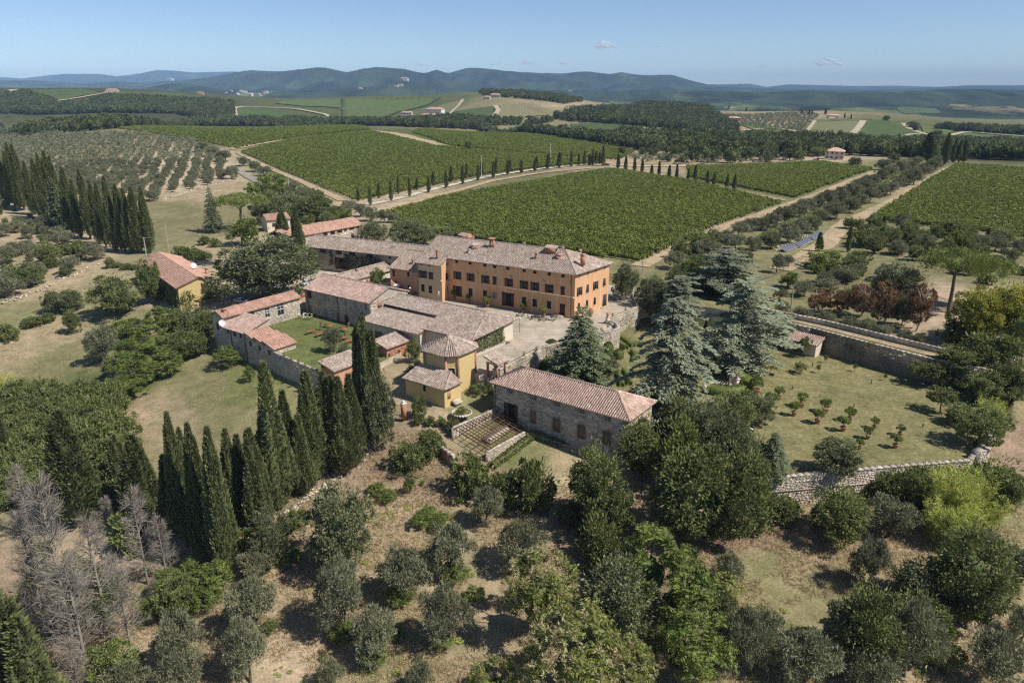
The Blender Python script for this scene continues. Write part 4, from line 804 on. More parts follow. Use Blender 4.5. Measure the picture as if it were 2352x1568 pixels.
M_ochre = plaster('ochre_plaster', (.68,.345,.145), (.58,.31,.15), .85, (.66,.50,.36)); M_palewing = plaster('faded_plaster', (.56,.40,.23), (.60,.46,.30), .6, (.48,.40,.31)); M_rose = plaster('rose_plaster', (.52,.27,.15), (.46,.27,.18), .4)
M_yellow = plaster('yellow_plaster', (.62,.46,.20), (.58,.43,.20), .22, (.50,.40,.22)); M_cream = plaster('cream_plaster', (.66,.58,.45), (.6,.52,.4), .3)
def tilemat(name, a, b_, c_, d_):
    m, N, L, bs = material(name); bs.inputs['Roughness'].default_value = .9; bs.inputs['Specular IOR Level'].default_value = .12
    at = N.new('ShaderNodeAttribute'); at.attribute_name = 'r'; oi = N.new('ShaderNodeObjectInfo'); tc = N.new('ShaderNodeNewGeometry')
    f = mathn(N, L, 'FRACT', mathn(N, L, 'ADD', at.outputs['Fac'], oi.outputs['Random'])); rp = ramp(N, [(0, a), (.3, b_), (.6, c_), (.85, d_), (1, a)]); L.new(f, rp.inputs[0])
    n = noise(N, L, .5, 6, .7, tc.outputs['Position']); r2 = ramp(N, [(.35, (.78,.78,.78)), (.65, (1.18,1.18,1.2))]); L.new(n.outputs[0], r2.inputs[0]); c = mixc(N, L, 1.0, rp.outputs[0], r2.outputs[0], 'MULTIPLY')
    n5 = noise(N, L, 7, 5, .7, tc.outputs['Position']); r5 = ramp(N, [(.52, (0,0,0)), (.7, (.55,.55,.55))]); L.new(n5.outputs[0], r5.inputs[0]); c = mixc(N, L, r5.outputs[0], c, (.42,.39,.33))
    L.new(c, bs.inputs['Base Color']); return m
M_tile = tilemat('weathered_tiles', (.43,.335,.262), (.36,.26,.19), (.53,.44,.36), (.27,.205,.16)); M_tile2 = tilemat('pink_tiles', (.56,.375,.285), (.49,.31,.225), (.62,.475,.385), (.40,.26,.20)); M_tile3 = tilemat('red_tiles', (.52,.28,.19), (.46,.26,.18), (.58,.38,.28), (.40,.23,.17)); M_under = plain('roof_underlay', (.22,.15,.115), .95)
M_brown = plain('brown_shutter', (.085,.042,.028), .7, nscale=4, var=.3); M_glass = plain('window_glass', (.035,.045,.055), .12, spec=.6); M_white = plain('white_paint', (.72,.70,.66), .6, nscale=5, var=.12); M_trim = plain('pale_surround', (.60,.47,.33), .85, nscale=4, var=.2); M_iron = plain('dark_iron', (.05,.045,.04), .6, nscale=8, var=.4); M_olivedoor = plain('drab_shutter', (.20,.165,.10), .8, nscale=3, var=.2); M_brick = stonemat('red_brick', (.46,.22,.14), (.40,.20,.13), (.52,.28,.19)); M_dark = plain('dark_interior', (.03,.025,.022), .9); M_bluegrey = plain('grey_blue_shutter', (.36,.40,.44), .7, nscale=6, var=.2); M_wood = plain('weathered_beam', (.20,.14,.09), .85, nscale=6, var=.4); M_rust = plain('rusty_iron', (.13,.065,.04), .85, nscale=9, var=.4); M_copper = plain('drain_pipe', (.12,.075,.05), .6)

def tile_shape(pw, pl):
    r = pw*.40; mb = MB(); V = []
    for t, k in ((0, 1.0), (pl*1.12, .82)):
        for a in (0, 1.05, 2.09, math.pi): V.append((math.cos(a)*r*k, t, .05+math.sin(a)*r*.8*k + (.03 if t == 0 else 0)))
    return np.array(V), np.array([[0,1,5,4],[1,2,6,5],[2,3,7,6],[3,2,1,0]])
class House:
    def __init__(s, name, label, xy, z, rot, cat='building', group=None):
        s.root = root(name, (xy[0], xy[1], z), rot, label, cat, group); s.o = np.array(xy, float); s.z = z; s.rot = rot; s.c, s.s = math.cos(rot), math.sin(rot); s.E = []; s.wb = MB(); s.nop = 0; s.facings = []
    def W(s, x, y): return s.o + np.array([s.c*x - s.s*y, s.s*x + s.c*y])
    def hit(s, p, q, u, v):
        """where the ray through a pixel meets the facade p-q: distance along it, height"""
        P, Q = s.W(*p), s.W(*q); d = ray(u, v); t = (Q-P)/np.linalg.norm(Q-P)
        A = np.array([[d[0], -t[0]], [d[1], -t[1]]]); k, sd = np.linalg.solve(A, P); return sd, CAM_H + d[2]*k - s.z
    def wall(s, p, q, z0, z1, ops=(), mat=0, gable=None, shutter=None):
        """one facade with real openings; ops: (kind, zoom, x, y, width, height) or (kind, None, along, z of the middle, w, h)"""
        p, q = np.array(p, float), np.array(q, float); L = np.linalg.norm(q-p); t = (q-p)/L; n = np.array([t[1], -t[0]]); O = []
        for k, zz, X, Y, w, h in ops:
            sd, zc = s.hit(p, q, *px(zz, X, Y)) if zz else (X, Y)
            O.append((k, max(.1, sd-w/2), min(L-.1, sd+w/2), max(z0+.02, zc-h/2), min(z1-.08, zc+h/2)))
        S = sorted(set([0, L] + [a for o in O for a in o[1:3]])); Zs = sorted(set([z0, z1] + [a for o in O for a in o[3:5]]))
        P3 = lambda sd, z, d=0: (*(p+t*sd+n*d), z)
        for a, b in zip(S[:-1], S[1:]):
            for c, d in zip(Zs[:-1], Zs[1:]):
                m, mz = (a+b)/2, (c+d)/2
                if not any(o[1] < m < o[2] and o[3] < mz < o[4] for o in O): s.wb.add([P3(a,c), P3(b,c), P3(b,d), P3(a,d)], [0,1,2,3], mat)
        if gable: s.wb.add([P3(0,z1), P3(L,z1), P3(gable[0], gable[1])], [0,1,2], mat)
        for o in O:
            k, a, b, c, d = o; D = -.2
            for A, B in (((a,c),(b,c)), ((b,c),(b,d)), ((b,d),(a,d)), ((a,d),(a,c))): s.wb.add([P3(*A), P3(*A, D), P3(*B, D), P3(*B)], [0,1,2,3], mat)
            s.opening(o, p, t, n, shutter)
        s.facings.append((p, t, n, L, z0, z1, O)); return O
    def opening(s, o, p, t, n, shutter):
        k, a, b, c, d = o; w, h = b-a, d-c; rz = math.atan2(t[1], t[0]); m, mz = (a+b)/2, (c+d)/2
        def bx(mb, sd, z, ls, lz, dd=.06, off=0., mat=0): mb.box((*(p+t*sd+n*off), z), (ls, dd, lz), mat, rz)
        def piece(name, items, mat, par): mb = MB(); [bx(mb, *i) for i in items]; return mb.build(name, mat, par)
        fm = M_white if k in 'flA' else M_brown; fr = .07
        frame = [(a+fr/2, mz, fr, h, .08, -.12), (b-fr/2, mz, fr, h, .08, -.12), (m, d-fr/2, w-2*fr, fr, .08, -.12), (m, c+fr/2, w-2*fr, fr, .08, -.12)]
        door = k in 'dDaA'
        if k in 'fl': frame += [(m, mz, .06, h-2*fr, .07, -.12)] + [(m+x_, c+h*f_, w/2-.1, .05, .06, -.12) for f_ in (.36,.66) for x_ in (-w/4, w/4)]
        if k == 'A': frame += [(m, mz, .08, h-2*fr, .07, -.12), (m, c+h*.45, w-2*fr, .12, .07, -.12), (m, c+h*.70, w-2*fr, .10, .07, -.12)]
        if k in 'wsg' and w > .8: frame += [(m, mz, .06, h-2*fr, .06, -.12)]
        wo = piece('door' if door else 'window', frame, fm, s.root)
        if k in 'wsgflA': piece('pane', [(m, mz, w-2*fr, h-2*fr, .02, -.16)], M_glass, wo)
        if k == 'D': piece('opening', [(m, mz, w-2*fr, h-2*fr, .03, -.17)], M_dark, wo)  # near-black sheet, painted as the unlit inside of an open door
        if k == 'd':
            lf = piece('leaf', [(m-w/4, mz, w/2-.06, h-.1, .05, -.13), (m+w/4, mz, w/2-.06, h-.1, .05, -.13)], M_brown, wo)
        if k == 'a': piece('leaf', [(m, mz, w-.1, h-.1, .05, -.15)], M_brown, wo)
        if k == 'b': piece('infill', [(m, mz, w-.02, h-.02, .1, -.1)], M_brick, wo)
        if k == 'o': piece('shutter', [(m, mz, w-.1, h-.1, .06, -.1)], M_olivedoor, wo)
        if k == 'v': piece('shutter', [(m, c+h*(i+.5)/9, w-.1, h/9*.7, .05, -.1) for i in range(9)], M_bluegrey, wo)
        if k == 'p': piece('shutter', [(m, mz, w-.1, h-.1, .05, -.1)], M_white, wo)
        if k == 'c':
            for sg in (-1, 1): piece('shutter', [(m+sg*w/4, mz, w/2-.04, h-.04, .06, .02)], M_brown, wo)
        if k in 'sD':
            for sg in (-1, 1):
                sw = w*.5; piece('shutter', [(m+sg*(w/2+sw/2+.02), mz, sw, h+.06, .06, .07)], M_brown, wo)
        if k == 'g': piece('grille', [(a+w*(i+1)/5, mz, .03, h, .03, -.03) for i in range(4)] + [(m, c+h*(i+1)/6, w, .03, .035, -.03) for i in range(5)], M_iron, wo)
        if k in 'gcwsdD' and shutter != 'plain':
            tm = .1; piece('surround', [(a-tm/2-.003, mz, tm, h+2*tm, .05, .0), (b+tm/2+.003, mz, tm, h+2*tm, .05, .0), (m, d+tm/2+.003, w-.01, tm, .05, .0)] + ([(m, c-.06, w+.1, .1, .16, .05)] if not door else []), M_trim, wo)
        if k in 'foa' or shutter == 'brick':
            nb = max(3, int(h/.28)); it = []
            for i in range(nb):
                for sg in (-1, 1): e = .2+.14*(i % 2); it.append((m+sg*(w/2+e/2+.003), c+h*(i+.5)/nb, e, h/nb-.03, .07, .0))
            it += [(a+w*(i+.5)/max(2,int(w/.22)), d+.15, w/max(2,int(w/.22))-.03, .28, .07, .0) for i in range(max(2,int(w/.22)))]
            piece('surround', it, M_brick, wo)
        if k in 'aA':   # arched head: fill the two upper corners flush with the wall
            r_ = w/2
            for sg in (-1, 1):
                arc = [(m+sg*r_*math.cos(x), d-r_+r_*math.sin(x)) for x in np.linspace(0, math.pi/2, 7)]; pts = [(m+sg*r_, d)] + arc
                P = [(*(p+t*u_+n*.004), z_) for u_, z_ in (pts if sg > 0 else pts[::-1])]; s.wb.add(P, [list(range(len(P)))], 0)
                P2 = [(*(p+t*u_-n*.1), z_) for u_, z_ in (pts if sg > 0 else pts[::-1])]; s.wb.add(P2, [list(range(len(P2)))], 0)
    def finish(s, mats): s.wallo = s.wb.build('wall', mats, s.root); return s
    def stones(s, which, mat, label_parts=0, size=1.0, skip=.03, z_from=None):
        """stonework: uneven blocks in rough courses, proud of the mortar"""
        items = []
        for i in which:
            p, t, n, L, z0, z1, O = s.facings[i]; rz = math.atan2(t[1], t[0]); z = z0 if z_from is None else z_from
            while z < z1-.1:
                h = size*(.17+.16*rng.random()); h = min(h, z1-z); x = -.05
                while x < L:
                    w = size*(.25+.55*rng.random()**1.6); w = min(w, L-x+.02)
                    m, mz = x+w/2, z+h/2
                    if w > .1 and rng.random() > skip and not any(a_-w/2-.02 < m < b_+w/2+.02 and c_-h/2-.02 < mz < d_+h/2+.02 for _, a_, b_, c_, d_ in O):
                        d = .03+.05*rng.random(); items.append((p+t*m+n*(d*.5-.02), mz, w-.025, d, h-.025, rz))
                    x += w
                z += h
        items.sort(key=lambda e: -e[2]*e[4]); par = s.wallo
        def mk(e):
            mb = MB(); w, d, h = e[2], e[3], e[4]; j = lambda: (rng.random()-.5)*.05
            P = np.array([[-w/2+j(),-d/2,-h/2+j()],[w/2+j(),-d/2,-h/2+j()],[w/2+j(),-d/2,h/2+j()],[-w/2+j(),-d/2,h/2+j()],[-w/2,d/2,-h/2],[w/2,d/2,-h/2],[w/2,d/2,h/2],[-w/2,d/2,h/2]]); return P, [[0,1,2,3],[4,5,1,0],[5,6,2,1],[6,7,3,2],[7,4,0,3]]
        big = items[:label_parts]; rest = items[label_parts:]
        if big:
            protos = []
            for k in range(12):
                P, Fa = mk((0,0,1.0,1.0,1.0)); mb = MB(); P = P.copy(); mb.add(P, Fa, r=.0); protos.append(mb.data('stone', mat))
            for k, e in enumerate(big):
                o = link('stone', protos[k % 12], par); o.location = (*e[0], e[1]); o.rotation_euler = (0,0,e[5]); o.scale = (e[2], e[3], e[4])
        mb = MB()
        for e in rest:
            P, Fa = mk(e); ca, sa = math.cos(e[5]), math.sin(e[5]); P = np.column_stack([P[:,0]*ca-P[:,1]*sa+e[0][0], P[:,0]*sa+P[:,1]*ca+e[0][1], P[:,2]+e[1]]); mb.add(P, Fa)
        mb.build('stonework', mat, par, kind='stuff')
    def roof(s, polys, mat, pw=.42, pl=.45, single=0, t=.16, ridges=(), name='roof'):
        """roof slopes (first edge is the eave), laid with barrel tiles; `single` of them are pieces of their own"""
        ub = MB()
        for P in polys: ub.slab(P, t)
        ro = ub.build(name, M_under, s.root); TV, TF = tile_shape(pw, pl); its = []
        for P in polys:
            P = np.array(P, float); e = P[1]-P[0]; e /= np.linalg.norm(e); nn = np.cross(P[1]-P[0], P[2]-P[0]); nn /= np.linalg.norm(nn)
            if nn[2] < 0: nn = -nn
            up = np.cross(nn, e); up = up if up[2] > 0 else -up
            A = np.column_stack([(P-P[0])@e, (P-P[0])@up]); lo, hi = A.min(0), A.max(0)
            gx, gy = np.meshgrid(np.arange(lo[0]+pw/2, hi[0], pw), np.arange(0, hi[1], pl)); ok = inpoly(gx, gy+pl*.35, A)
            for x_, y_ in zip(gx[ok], gy[ok]): its.append((P[0]+e*(x_+rng.normal()*.018)+up*(y_-.06)+nn*(.005+.02*rng.random()), e, up, nn))
        for a, b in ridges:
            a, b = np.array(a, float), np.array(b, float); d = b-a; Ln = np.linalg.norm(d); d /= Ln; sd = np.cross(d, [0,0,1.0]); sd /= np.linalg.norm(sd)
            for k in range(int(Ln/pl)): its.append((a+d*k*pl+np.array([0,0,.07]), sd*1.25, d, np.cross(sd, d)*1.2))
        if single:
            cw = np.array([0, 0, CAM_H]); key = [np.linalg.norm(np.append(s.W(*i[0][:2]), i[0][2]+s.z)-cw) for i in its]; order = np.argsort(key); sg = set(order[:single].tolist())
            tb = MB(); tb.add(TV, TF, r=0.); td = tb.data('tile', mat)
            from mathutils import Matrix
            for k in order[:single]:
                c, e, up, nn = its[k]; o = link('tile', td, ro); o.matrix_local = Matrix(((e[0],up[0],nn[0],c[0]),(e[1],up[1],nn[1],c[1]),(e[2],up[2],nn[2],c[2]),(0,0,0,1)))
            its = [i for k, i in enumerate(its) if k not in sg]
        if its:
            C = np.array([i[0] for i in its]); E_ = np.array([i[1] for i in its]); U = np.array([i[2] for i in its]); Nn = np.array([i[3] for i in its]); n = len(its)
            V = C[:,None] + TV[None,:,0:1]*E_[:,None] + TV[None,:,1:2]*U[:,None] + TV[None,:,2:3]*Nn[:,None]; Fa = (TF[None]+np.arange(n)[:,None,None]*len(TV)).reshape(-1, 4)
            mb = MB(); mb.add(V.reshape(-1, 3), Fa, r=np.repeat(rng.random(n), len(TF))); mb.build('tiles', mat, ro, kind='stuff')
        return ro
    def chimney(s, x, y, z, w=.8, h=1.3, mat=None, d=None, cap=True):
        mb = MB(); d = d or w; mb.box((x, y, z+h/2-.4), (w, d, h+.8), 0); o = mb.build('chimney', mat or M_brick, s.root)
        if cap: mb = MB(); mb.box((x, y, z+h+.05), (w+.2, d+.2, .1)); mb.box((x, y, z+h+.38), (w+.26, d+.26, .1)); [mb.box((x+i*w*.42, y+j*d*.42, z+h+.2), (.12,.12,.26)) for i in (-1,1) for j in (-1,1)]; mb.build('chimney_cap', M_tile3, o)
    def pipe(s, pts): mb = MB(); mb.tube(pts, .07, 6); mb.build('drain_pipe', M_copper, s.root)
def hiproof(x0, y0, x1, y1, ze, rise, left='hip', right='hip', ov=.55, hipk=1.0, ridge_y=None):
    """slopes, ridge lines of a roof whose ridge runs along x"""
    ym = (y0+y1)/2 if ridge_y is None else ridge_y; h = (y1-y0)/2*hipk; xl = x0+h if left == 'hip' else x0; xr = x1-h if right == 'hip' else x1
    sl = rise/(ym-y0); dz = ov*sl; X0, X1, Y0, Y1 = x0-(ov if left == 'hip' else .25), x1+(ov if right == 'hip' else .25), y0-ov, y1+ov
    if left != 'hip': xl = X0
    if right != 'hip': xr = X1
    a, b, c, d = (X0,Y0,ze-dz), (X1,Y0,ze-dz), (X1,Y1,ze-dz), (X0,Y1,ze-dz); e, f = (xl,ym,ze+rise), (xr,ym,ze+rise)
    P = [[a,b,f,e], [c,d,e,f]]; rd = [(e,f)]
    if right == 'hip': P.append([b,c,f]); rd += [(b,f),(c,f)]
    if left == 'hip': P.append([d,a,e]); rd += [(a,e),(d,e)]
    return P, rd

# --- the villa
V = House('villa', 'large ochre three-storey villa with brown shutters and hipped tile roof', (14.9,170.2), 0, R(-29.5))
op5 = lambda k, w, h, pts: [(k, '5', x, y, w, h) for x, y in pts]
V.wall((-36.2,0), (0,0), -.3, 11.1, op5('w',.95,1.1,[(508,432),(628,447),(760,464),(848,478),(967,493),(1113,513),(1208,526),(1338,544),(1460,560)]) + op5('s',1.15,2.0,[(515,563),(632,579),(765,598),(975,627),(1112,647),(1208,661),(1337,681)]) + op5('c',1.15,2.1,[(848,610),(1457,700)]) + op5('g',1.15,1.9,[(632,712),(762,730),(1112,790),(1207,808),(1335,827)]) + op5('v',1.2,1.8,[(850,743)]) + [('D','5',515,703,1.3,2.7),('D','5',968,778,1.7,3.4),('d','5',1455,868,1.5,2.8)])
V.wall((0,0), (2.6,14.7), -.3, 11.1, op5('w',.8,1.0,[(1610,555),(1687,532),(1755,510),(1835,484)]) + op5('s',1.1,2.0,[(1608,705),(1752,652)]) + op5('c',1.2,2.0,[(1680,680),(1830,622)]) + op5('g',1.1,1.9,[(1602,843),(1675,817),(1744,793)]) + [('d','5',1832,787,1.9,3.2)])
V.wall((2.6,14.7), (-44,14.7), -.3, 11.1); V.wall((-44,14.7), (-44,0), -.3, 11.1, gable=(7.35,14.5))
V.wall((-44,0), (-44,-3), -.3, 9.7, mat=1)
V.wall((-44,-3), (-36.2,-3), -.3, 9.75, op5('w',.9,1.1,[(193,450)]) + op5('c',.9,1.1,[(263,460)]) + op5('s',1.3,1.9,[(205,553)]) + op5('c',1.5,1.9,[(277,566)]) + op5('g',1.1,1.9,[(205,675),(272,688)]) + [('p','5',340,725,.9,2.2)], mat=1)
V.wall((-36.2,-3), (-36.2,0), -.3, 9.9, op5('w',.8,1.1,[(418,452)]) + op5('s',.9,1.9,[(424,570)]) + op5('v',.9,1.8,[(426,688)]))
V.wb.add([(-36.2,-3,9.75),(-36.2,0,9.75),(-36.2,0,11.1)], [0,1,2], 0); V.wb.add([(-44,-3,9.7),(-44,0,9.7),(-44,0,11.1)], [2,1,0], 1)
V.finish([M_ochre, M_palewing])
sl = 3.5/7.5; e_ = 11.2
V.roof([[(-36.0,-.6,e_-.6*sl),(.6,-.6,e_-.6*sl),(-6.1,7.5,e_+3.5),(-36.0,7.5,e_+3.5)], [(.6,-.6,e_-.6*sl),(3.3,15.3,e_-.6*sl),(-6.1,7.5,e_+3.5)], [(3.3,15.3,e_-.6*sl),(-44.3,15.3,e_-.6*sl),(-44.3,7.5,e_+3.5),(-6.1,7.5,e_+3.5)], [(-44.4,-3.6,e_-3.6*sl),(-36.0,-3.6,e_-3.6*sl),(-36.0,7.5,e_+3.53),(-44.4,7.5,e_+3.53)]], M_tile, single=300, ridges=[((-44.3,7.5,e_+3.5),(-6.1,7.5,e_+3.5)),((.6,-.6,e_-.6*sl),(-6.1,7.5,e_+3.5)),((3.3,15.3,e_-.6*sl),(-6.1,7.5,e_+3.5))])
for x, y, z, w, h in ((-38.6,-1.2,10.9,.55,1.7),(-31.2,2.4,12.4,.5,.5),(-12,3.2,12.9,.5,.9),(-6.5,4.6,13.3,1.5,.5),(-.2,4.6,13,.9,1.5),(-35.5,11,13.2,.6,1.2),(-9,11.5,12.8,.6,1.4),(-4,11.2,12.6,.6,1.4),(-20,11.4,13,.5,1.2)): V.chimney(x, y, z, w, h, M_brick if h > .6 else M_tile3)
mb = MB(); mb.box((-9.5,6.2,14.7),(2.8,1.6,1.4)); V_d = mb.build('dormer', M_brick, V.root); mb = MB(); mb.slab([(-11.1,5.2,15.3),(-7.9,5.2,15.3),(-7.9,7.2,15.75),(-11.1,7.2,15.75)], .12); mb.build('dormer_roof', M_tile, V_d); mb = MB(); mb.box((-8.06,6.2,14.9),(.06,1.0,.8)); mb.build('pane', M_glass, V_d)
mb = MB(); mb.box((-30.6,4.6,13.4),(1.8,1.3,1.6)); d2 = mb.build('dormer', M_brick, V.root); mb = MB(); mb.slab([(-31.7,3.8,14.15),(-29.5,3.8,14.15),(-29.5,5.5,14.5),(-31.7,5.5,14.5)], .12); mb.build('dormer_roof', M_tile, d2); mb = MB(); mb.box((-30.8,3.92,13.5),(.8,.06,.6)); mb.build('cooling_unit', M_white, d2)
mb = MB(); [mb.box((-26.7+i*.95,5.6,14.6),(.32,.6,2.4)) for i in (0,1)]; mb.box((-26.2,5.6,15.9),(1.5,.7,.3)); mb.slab([(-27.1,5.1,16.0),(-25.3,5.1,16.0),(-25.3,6.1,16.2),(-27.1,6.1,16.2)], .1); mb.build('bell_arch', M_brick, V.root)
mb = MB(); mb.box((-36.6,8.6,14.9),(2.6,1.5,1.3)); d3 = mb.build('roof_cabin', M_brick, V.root); mb = MB(); mb.slab([(-38.1,7.6,15.5),(-35.1,7.6,15.5),(-35.1,9.5,15.9),(-38.1,9.5,15.9)], .12); mb.build('dormer_roof', M_tile, d3)
V.pipe([(-.9,-.12,11),(-.9,-.12,0)]); V.pipe([(-43.7,-3.12,9.7),(-43.7,-3.12,0)])
mb = MB(); mb.box((-18.1,-.012,5.25),(36,.05,.12)); mb.build('string_course', M_trim, V.root)
for x, z in ((-27.6,8.6),(-18,8.7),(-8.6,8.8),(-1.5,8.9)): mb = MB(); mb.bar((x,-.12,z),(x+.9,-.12,z-.75), .06); mb.build('wall_anchor', M_iron, V.root)
for i in range(3): mb = MB(); mb.box((-4.1,-.45-.3*(2-i)*.7,.1+.16*i),(2.6+.3*(2-i),.9,.16)); mb.build('step', M_palestone, V.root)
mb = MB(); mb.box((2.35,12.6,.1),(.9,2.6,.22)); mb.build('step', M_palestone, V.root)
# satellite dish on the villa roof
def dish(loc, r, az, mat, label):
    rt = root('satellite_dish', loc, 0, label, 'satellite dish'); mb = MB(); mb.tube([(0,0,-.4),(0,0,.5)], .03, 5); mb.build('mast', M_iron, rt)
    mb = MB(); mb.lathe([(0.001,0),(r*.5,.05*r),(r*.8,.16*r),(r,.28*r)], 14); o = mb.build('reflector', mat, rt, smooth=True); o.location = (0,0,.6); o.rotation_euler = (R(62), 0, az)
    mb = MB(); mb.bar((0,0,.5),(math.sin(az)*r*1.1, -math.cos(az)*r*1.1, .85), .03); mb.build('feed_arm', M_iron, rt)
M_reddish = plain('red_dish', (.55,.20,.14), .6)
pt = V.W(-34.4, 8.2); dish((pt[0],pt[1],14.9), .55, R(25), M_reddish, 'reddish satellite dish on the villa roof')

# --- link building with the outside stair
H = House('stair_house', 'rose plastered house with outside stair, left of the villa', (14.9,170.2), 0, R(-29.5))
H.wall((-54.6,-1.0), (-44.05,-1.0), -.3, 6.6, [('d','4',1735,430,.9,1.9),('w','4',1867,440,.9,1.1),('g','4',1872,555,.9,1.1)]); H.wall((-54.6,15), (-54.6,-1.0), -.3, 6.6); H.wall((-44.05,15),(-54.6,15), -.3, 6.6)
H.finish([M_rose]); P, rd = hiproof(-54.6,-1.0,-44.3,15,6.7,3.2,'gable','gable'); H.roof(P, M_tile, ridges=rd[:1]); H.chimney(-48.5,1.5,7.6,.5,.9)
mb = MB()
for i in range(11): mb.box((-53.2+i*.42,-1.75,3.0-i*.28),(.43,1.4,3.0-i*.28+.1 if False else .28)); mb.box((-53.2+i*.42,-2.4,(3.2-i*.28)/2),(.43,.18,3.9-i*.28))
mb.build('stair', M_rose, H.root)
mb = MB(); mb.slab([(-51.9,-3.4,2.35),(-50.1,-3.4,2.35),(-50.1,-2.5,2.7),(-51.9,-2.5,2.7)], .1); [mb.bar((x,-3.3,0),(x,-3.3,2.3), .1) for x in (-51.8,-50.2)]; mb.build('porch_hood', M_white, H.root)
# --- rear wing
B = House('rear_wing', 'long stone wing with ivy running behind the barn', (-62.7,222.5), -.5, R(-24.7))
B.wall((0,0), (40,0), 0, 7.6, [(k, '4', x, y, w, h) for k, x, y, w, h in (('s',1103,226,1.1,1.5),('s',1243,240,1.1,1.5),('s',1362,252,1.1,1.5),('s',1520,270,1.1,1.5),('w',1700,282,.9,1.2),('D',1275,345,2.6,3.4),('s',985,210,1.1,1.5))]); B.wall((0,10), (0,0), 0, 7.6, gable=(5,9.8)); B.wall((40,10),(0,10),0,7.6); B.wall((40,0),(40,10),0,7.6)
B.finish([M_mortar]); B.stones([0], M_palestone, 0, 1.5); P, rd = hiproof(0,0,44,10,7.7,2.3,'gable','gable'); B.roof(P, M_tile, .5, .5, ridges=rd[:1])
mb = MB(); [mb.slab([(x,2.4,8.95),(x+1.3,2.4,8.95),(x+1.3,3.6,9.5),(x,3.6,9.5)], .06) for x in (28.5,)]; mb.build('skylight', M_glass, B.root)
mb = MB(); mb.slab([(34.5,.9,8.3),(35.8,.9,8.3),(35.8,2.1,8.85),(34.5,2.1,8.85)], .06); mb.build('skylight', M_glass, B.root)
for x in (3.2,): B.pipe([(x,-.12,7.5),(x,-.12,0)])
# --- low connecting roof
B = House('low_range', 'low narrow range between barn and rear wing, creeper on its end', VO, 0, VROT)
B.wall((-62.6,-16), (-62.6,7), -1, 3.2, mat=0); B.wall((-68,7), (-68,-16), -1, 3.2); B.wall((-68,-16), (-62.6,-16), -1, 3.2, gable=(2.7,4.7)); B.finish([M_cream])
B.roof([[(-62.1,-16.3,3.05),(-62.1,8,3.05),(-65.3,8,4.8),(-65.3,-16.3,4.8)], [(-68.5,8,3.05),(-68.5,-16.3,3.05),(-65.3,-16.3,4.8),(-65.3,8,4.8)]], M_tile, .5, .5, ridges=[((-65.3,-16.3,4.8),(-65.3,8,4.8))]); B.chimney(-64.5,-9,4.2,.5,.6)
# --- barn
B = House('stone_barn', 'two-storey stone barn with arched doors beside the table lawn', VO, -1, VROT); BARN = B
B.wall((-59.3,-31.5), (-36.2,-31.5), -.2, 6.35, [('c','4',983,622,1.3,1.9),('v','4',1118,652,1.2,1.7),('l','4',1222,675,.85,1.5),('l','4',1303,695,.85,1.5),('l','4',1390,712,.85,1.5),('l','4',1483,733,.85,1.5),('p','4',938,752,1.3,2.4),('v','4',990,757,1.2,2.2),('v','4',1130,788,1.1,2.2),('b','4',1232,812,.9,1.4),('a','4',1315,852,1.2,2.6),('a','4',1440,887,1.3,2.8)], shutter='plain')
B.wall((-36.2,-31.5), (-36.2,-19), -.2, 6.35, [('b','4',1608,703,1.4,2.1)], gable=(6.25,8.6)); B.wall((-36.2,-19), (-59.3,-19), -.2, 6.35); B.wall((-59.3,-19), (-59.3,-31.5), -.2, 6.35, gable=(6.25,8.6)); B.finish([M_mortar]); B.stones([0,1], M_stone, 0, 1.15)
P, rd = hiproof(-59.3,-31.5,-36.2,-19,6.45,2.2,'gable','gable'); B.roof(P, M_tile2, ridges=rd[:1], pw=.45, pl=.48); B.pipe([(-58.3,-31.65,6.2),(-58.3,-31.65,0)]); B.pipe([(-47.3,-31.65,6.2),(-47.3,-31.65,0)]); B.chimney(-44,-24.5,8.4,.5,.5)
# --- tithe barn
B = House('tithe_barn', 'long low tiled barn with ivy-covered end, facing the courtyard', VO, 0, VROT)
B.wall((-33.5,-35.8), (-17,-35.8), -2.5, 2.9, [('o',None,4,-.6,2.2,2.2),('o',None,9,-.6,2.2,2.2),('o',None,14,-.6,2.2,2.2)]); B.wall((-17,-35.8), (-17,-34.2), -2.5, 3.4); B.wall((-17,-34.2), (-4.4,-34.2), -2.5, 3.45); B.wall((-4.4,-34.2), (-3.6,-20.3), -2.5, 4.0); B.wall((-3.6,-20.3),(-33.5,-20.3), -1, 4.5); B.wall((-33.5,-20.3),(-33.5,-35.8), -2.5, 3.2); B.finish([M_cream, M_mortar])
zr, yr = 6.3, -24.5
B.roof([[(-34,-34.8,3.35),(-3.4,-34.8,3.35),(-7.5,yr,zr),(-34,yr,zr)] if False else [(-17.6,-34.8,3.35),(-3.4,-34.8,3.35),(-7.5,yr,zr),(-17.6,yr,zr)], [(-3.4,-34.8,3.35),(-2.9,-19.7,4.35),(-7.5,yr,zr)], [(-2.9,-19.7,4.35),(-34,-19.7,4.35),(-34,yr,zr),(-7.5,yr,zr)], [(-34,-29.4,4.92),(-17.6,-29.4,4.92),(-17.6,yr,zr),(-34,yr,zr)]], M_tile, single=0, ridges=[((-34,yr,zr),(-7.5,yr,zr)),((-3.4,-34.8,3.35),(-7.5,yr,zr)),((-2.9,-19.7,4.35),(-7.5,yr,zr))])
B.roof([[(-34.3,-36.9,2.75),(-16.5,-36.9,2.75),(-16.5,-29.0,4.3),(-34.3,-29.0,4.3)]], M_tile, name='lower_roof')
mb = MB(); mb.box((-25.6,-29.35,4.55),(16.6,.2,.62)); mb.build('clerestory', M_dark, B.root)
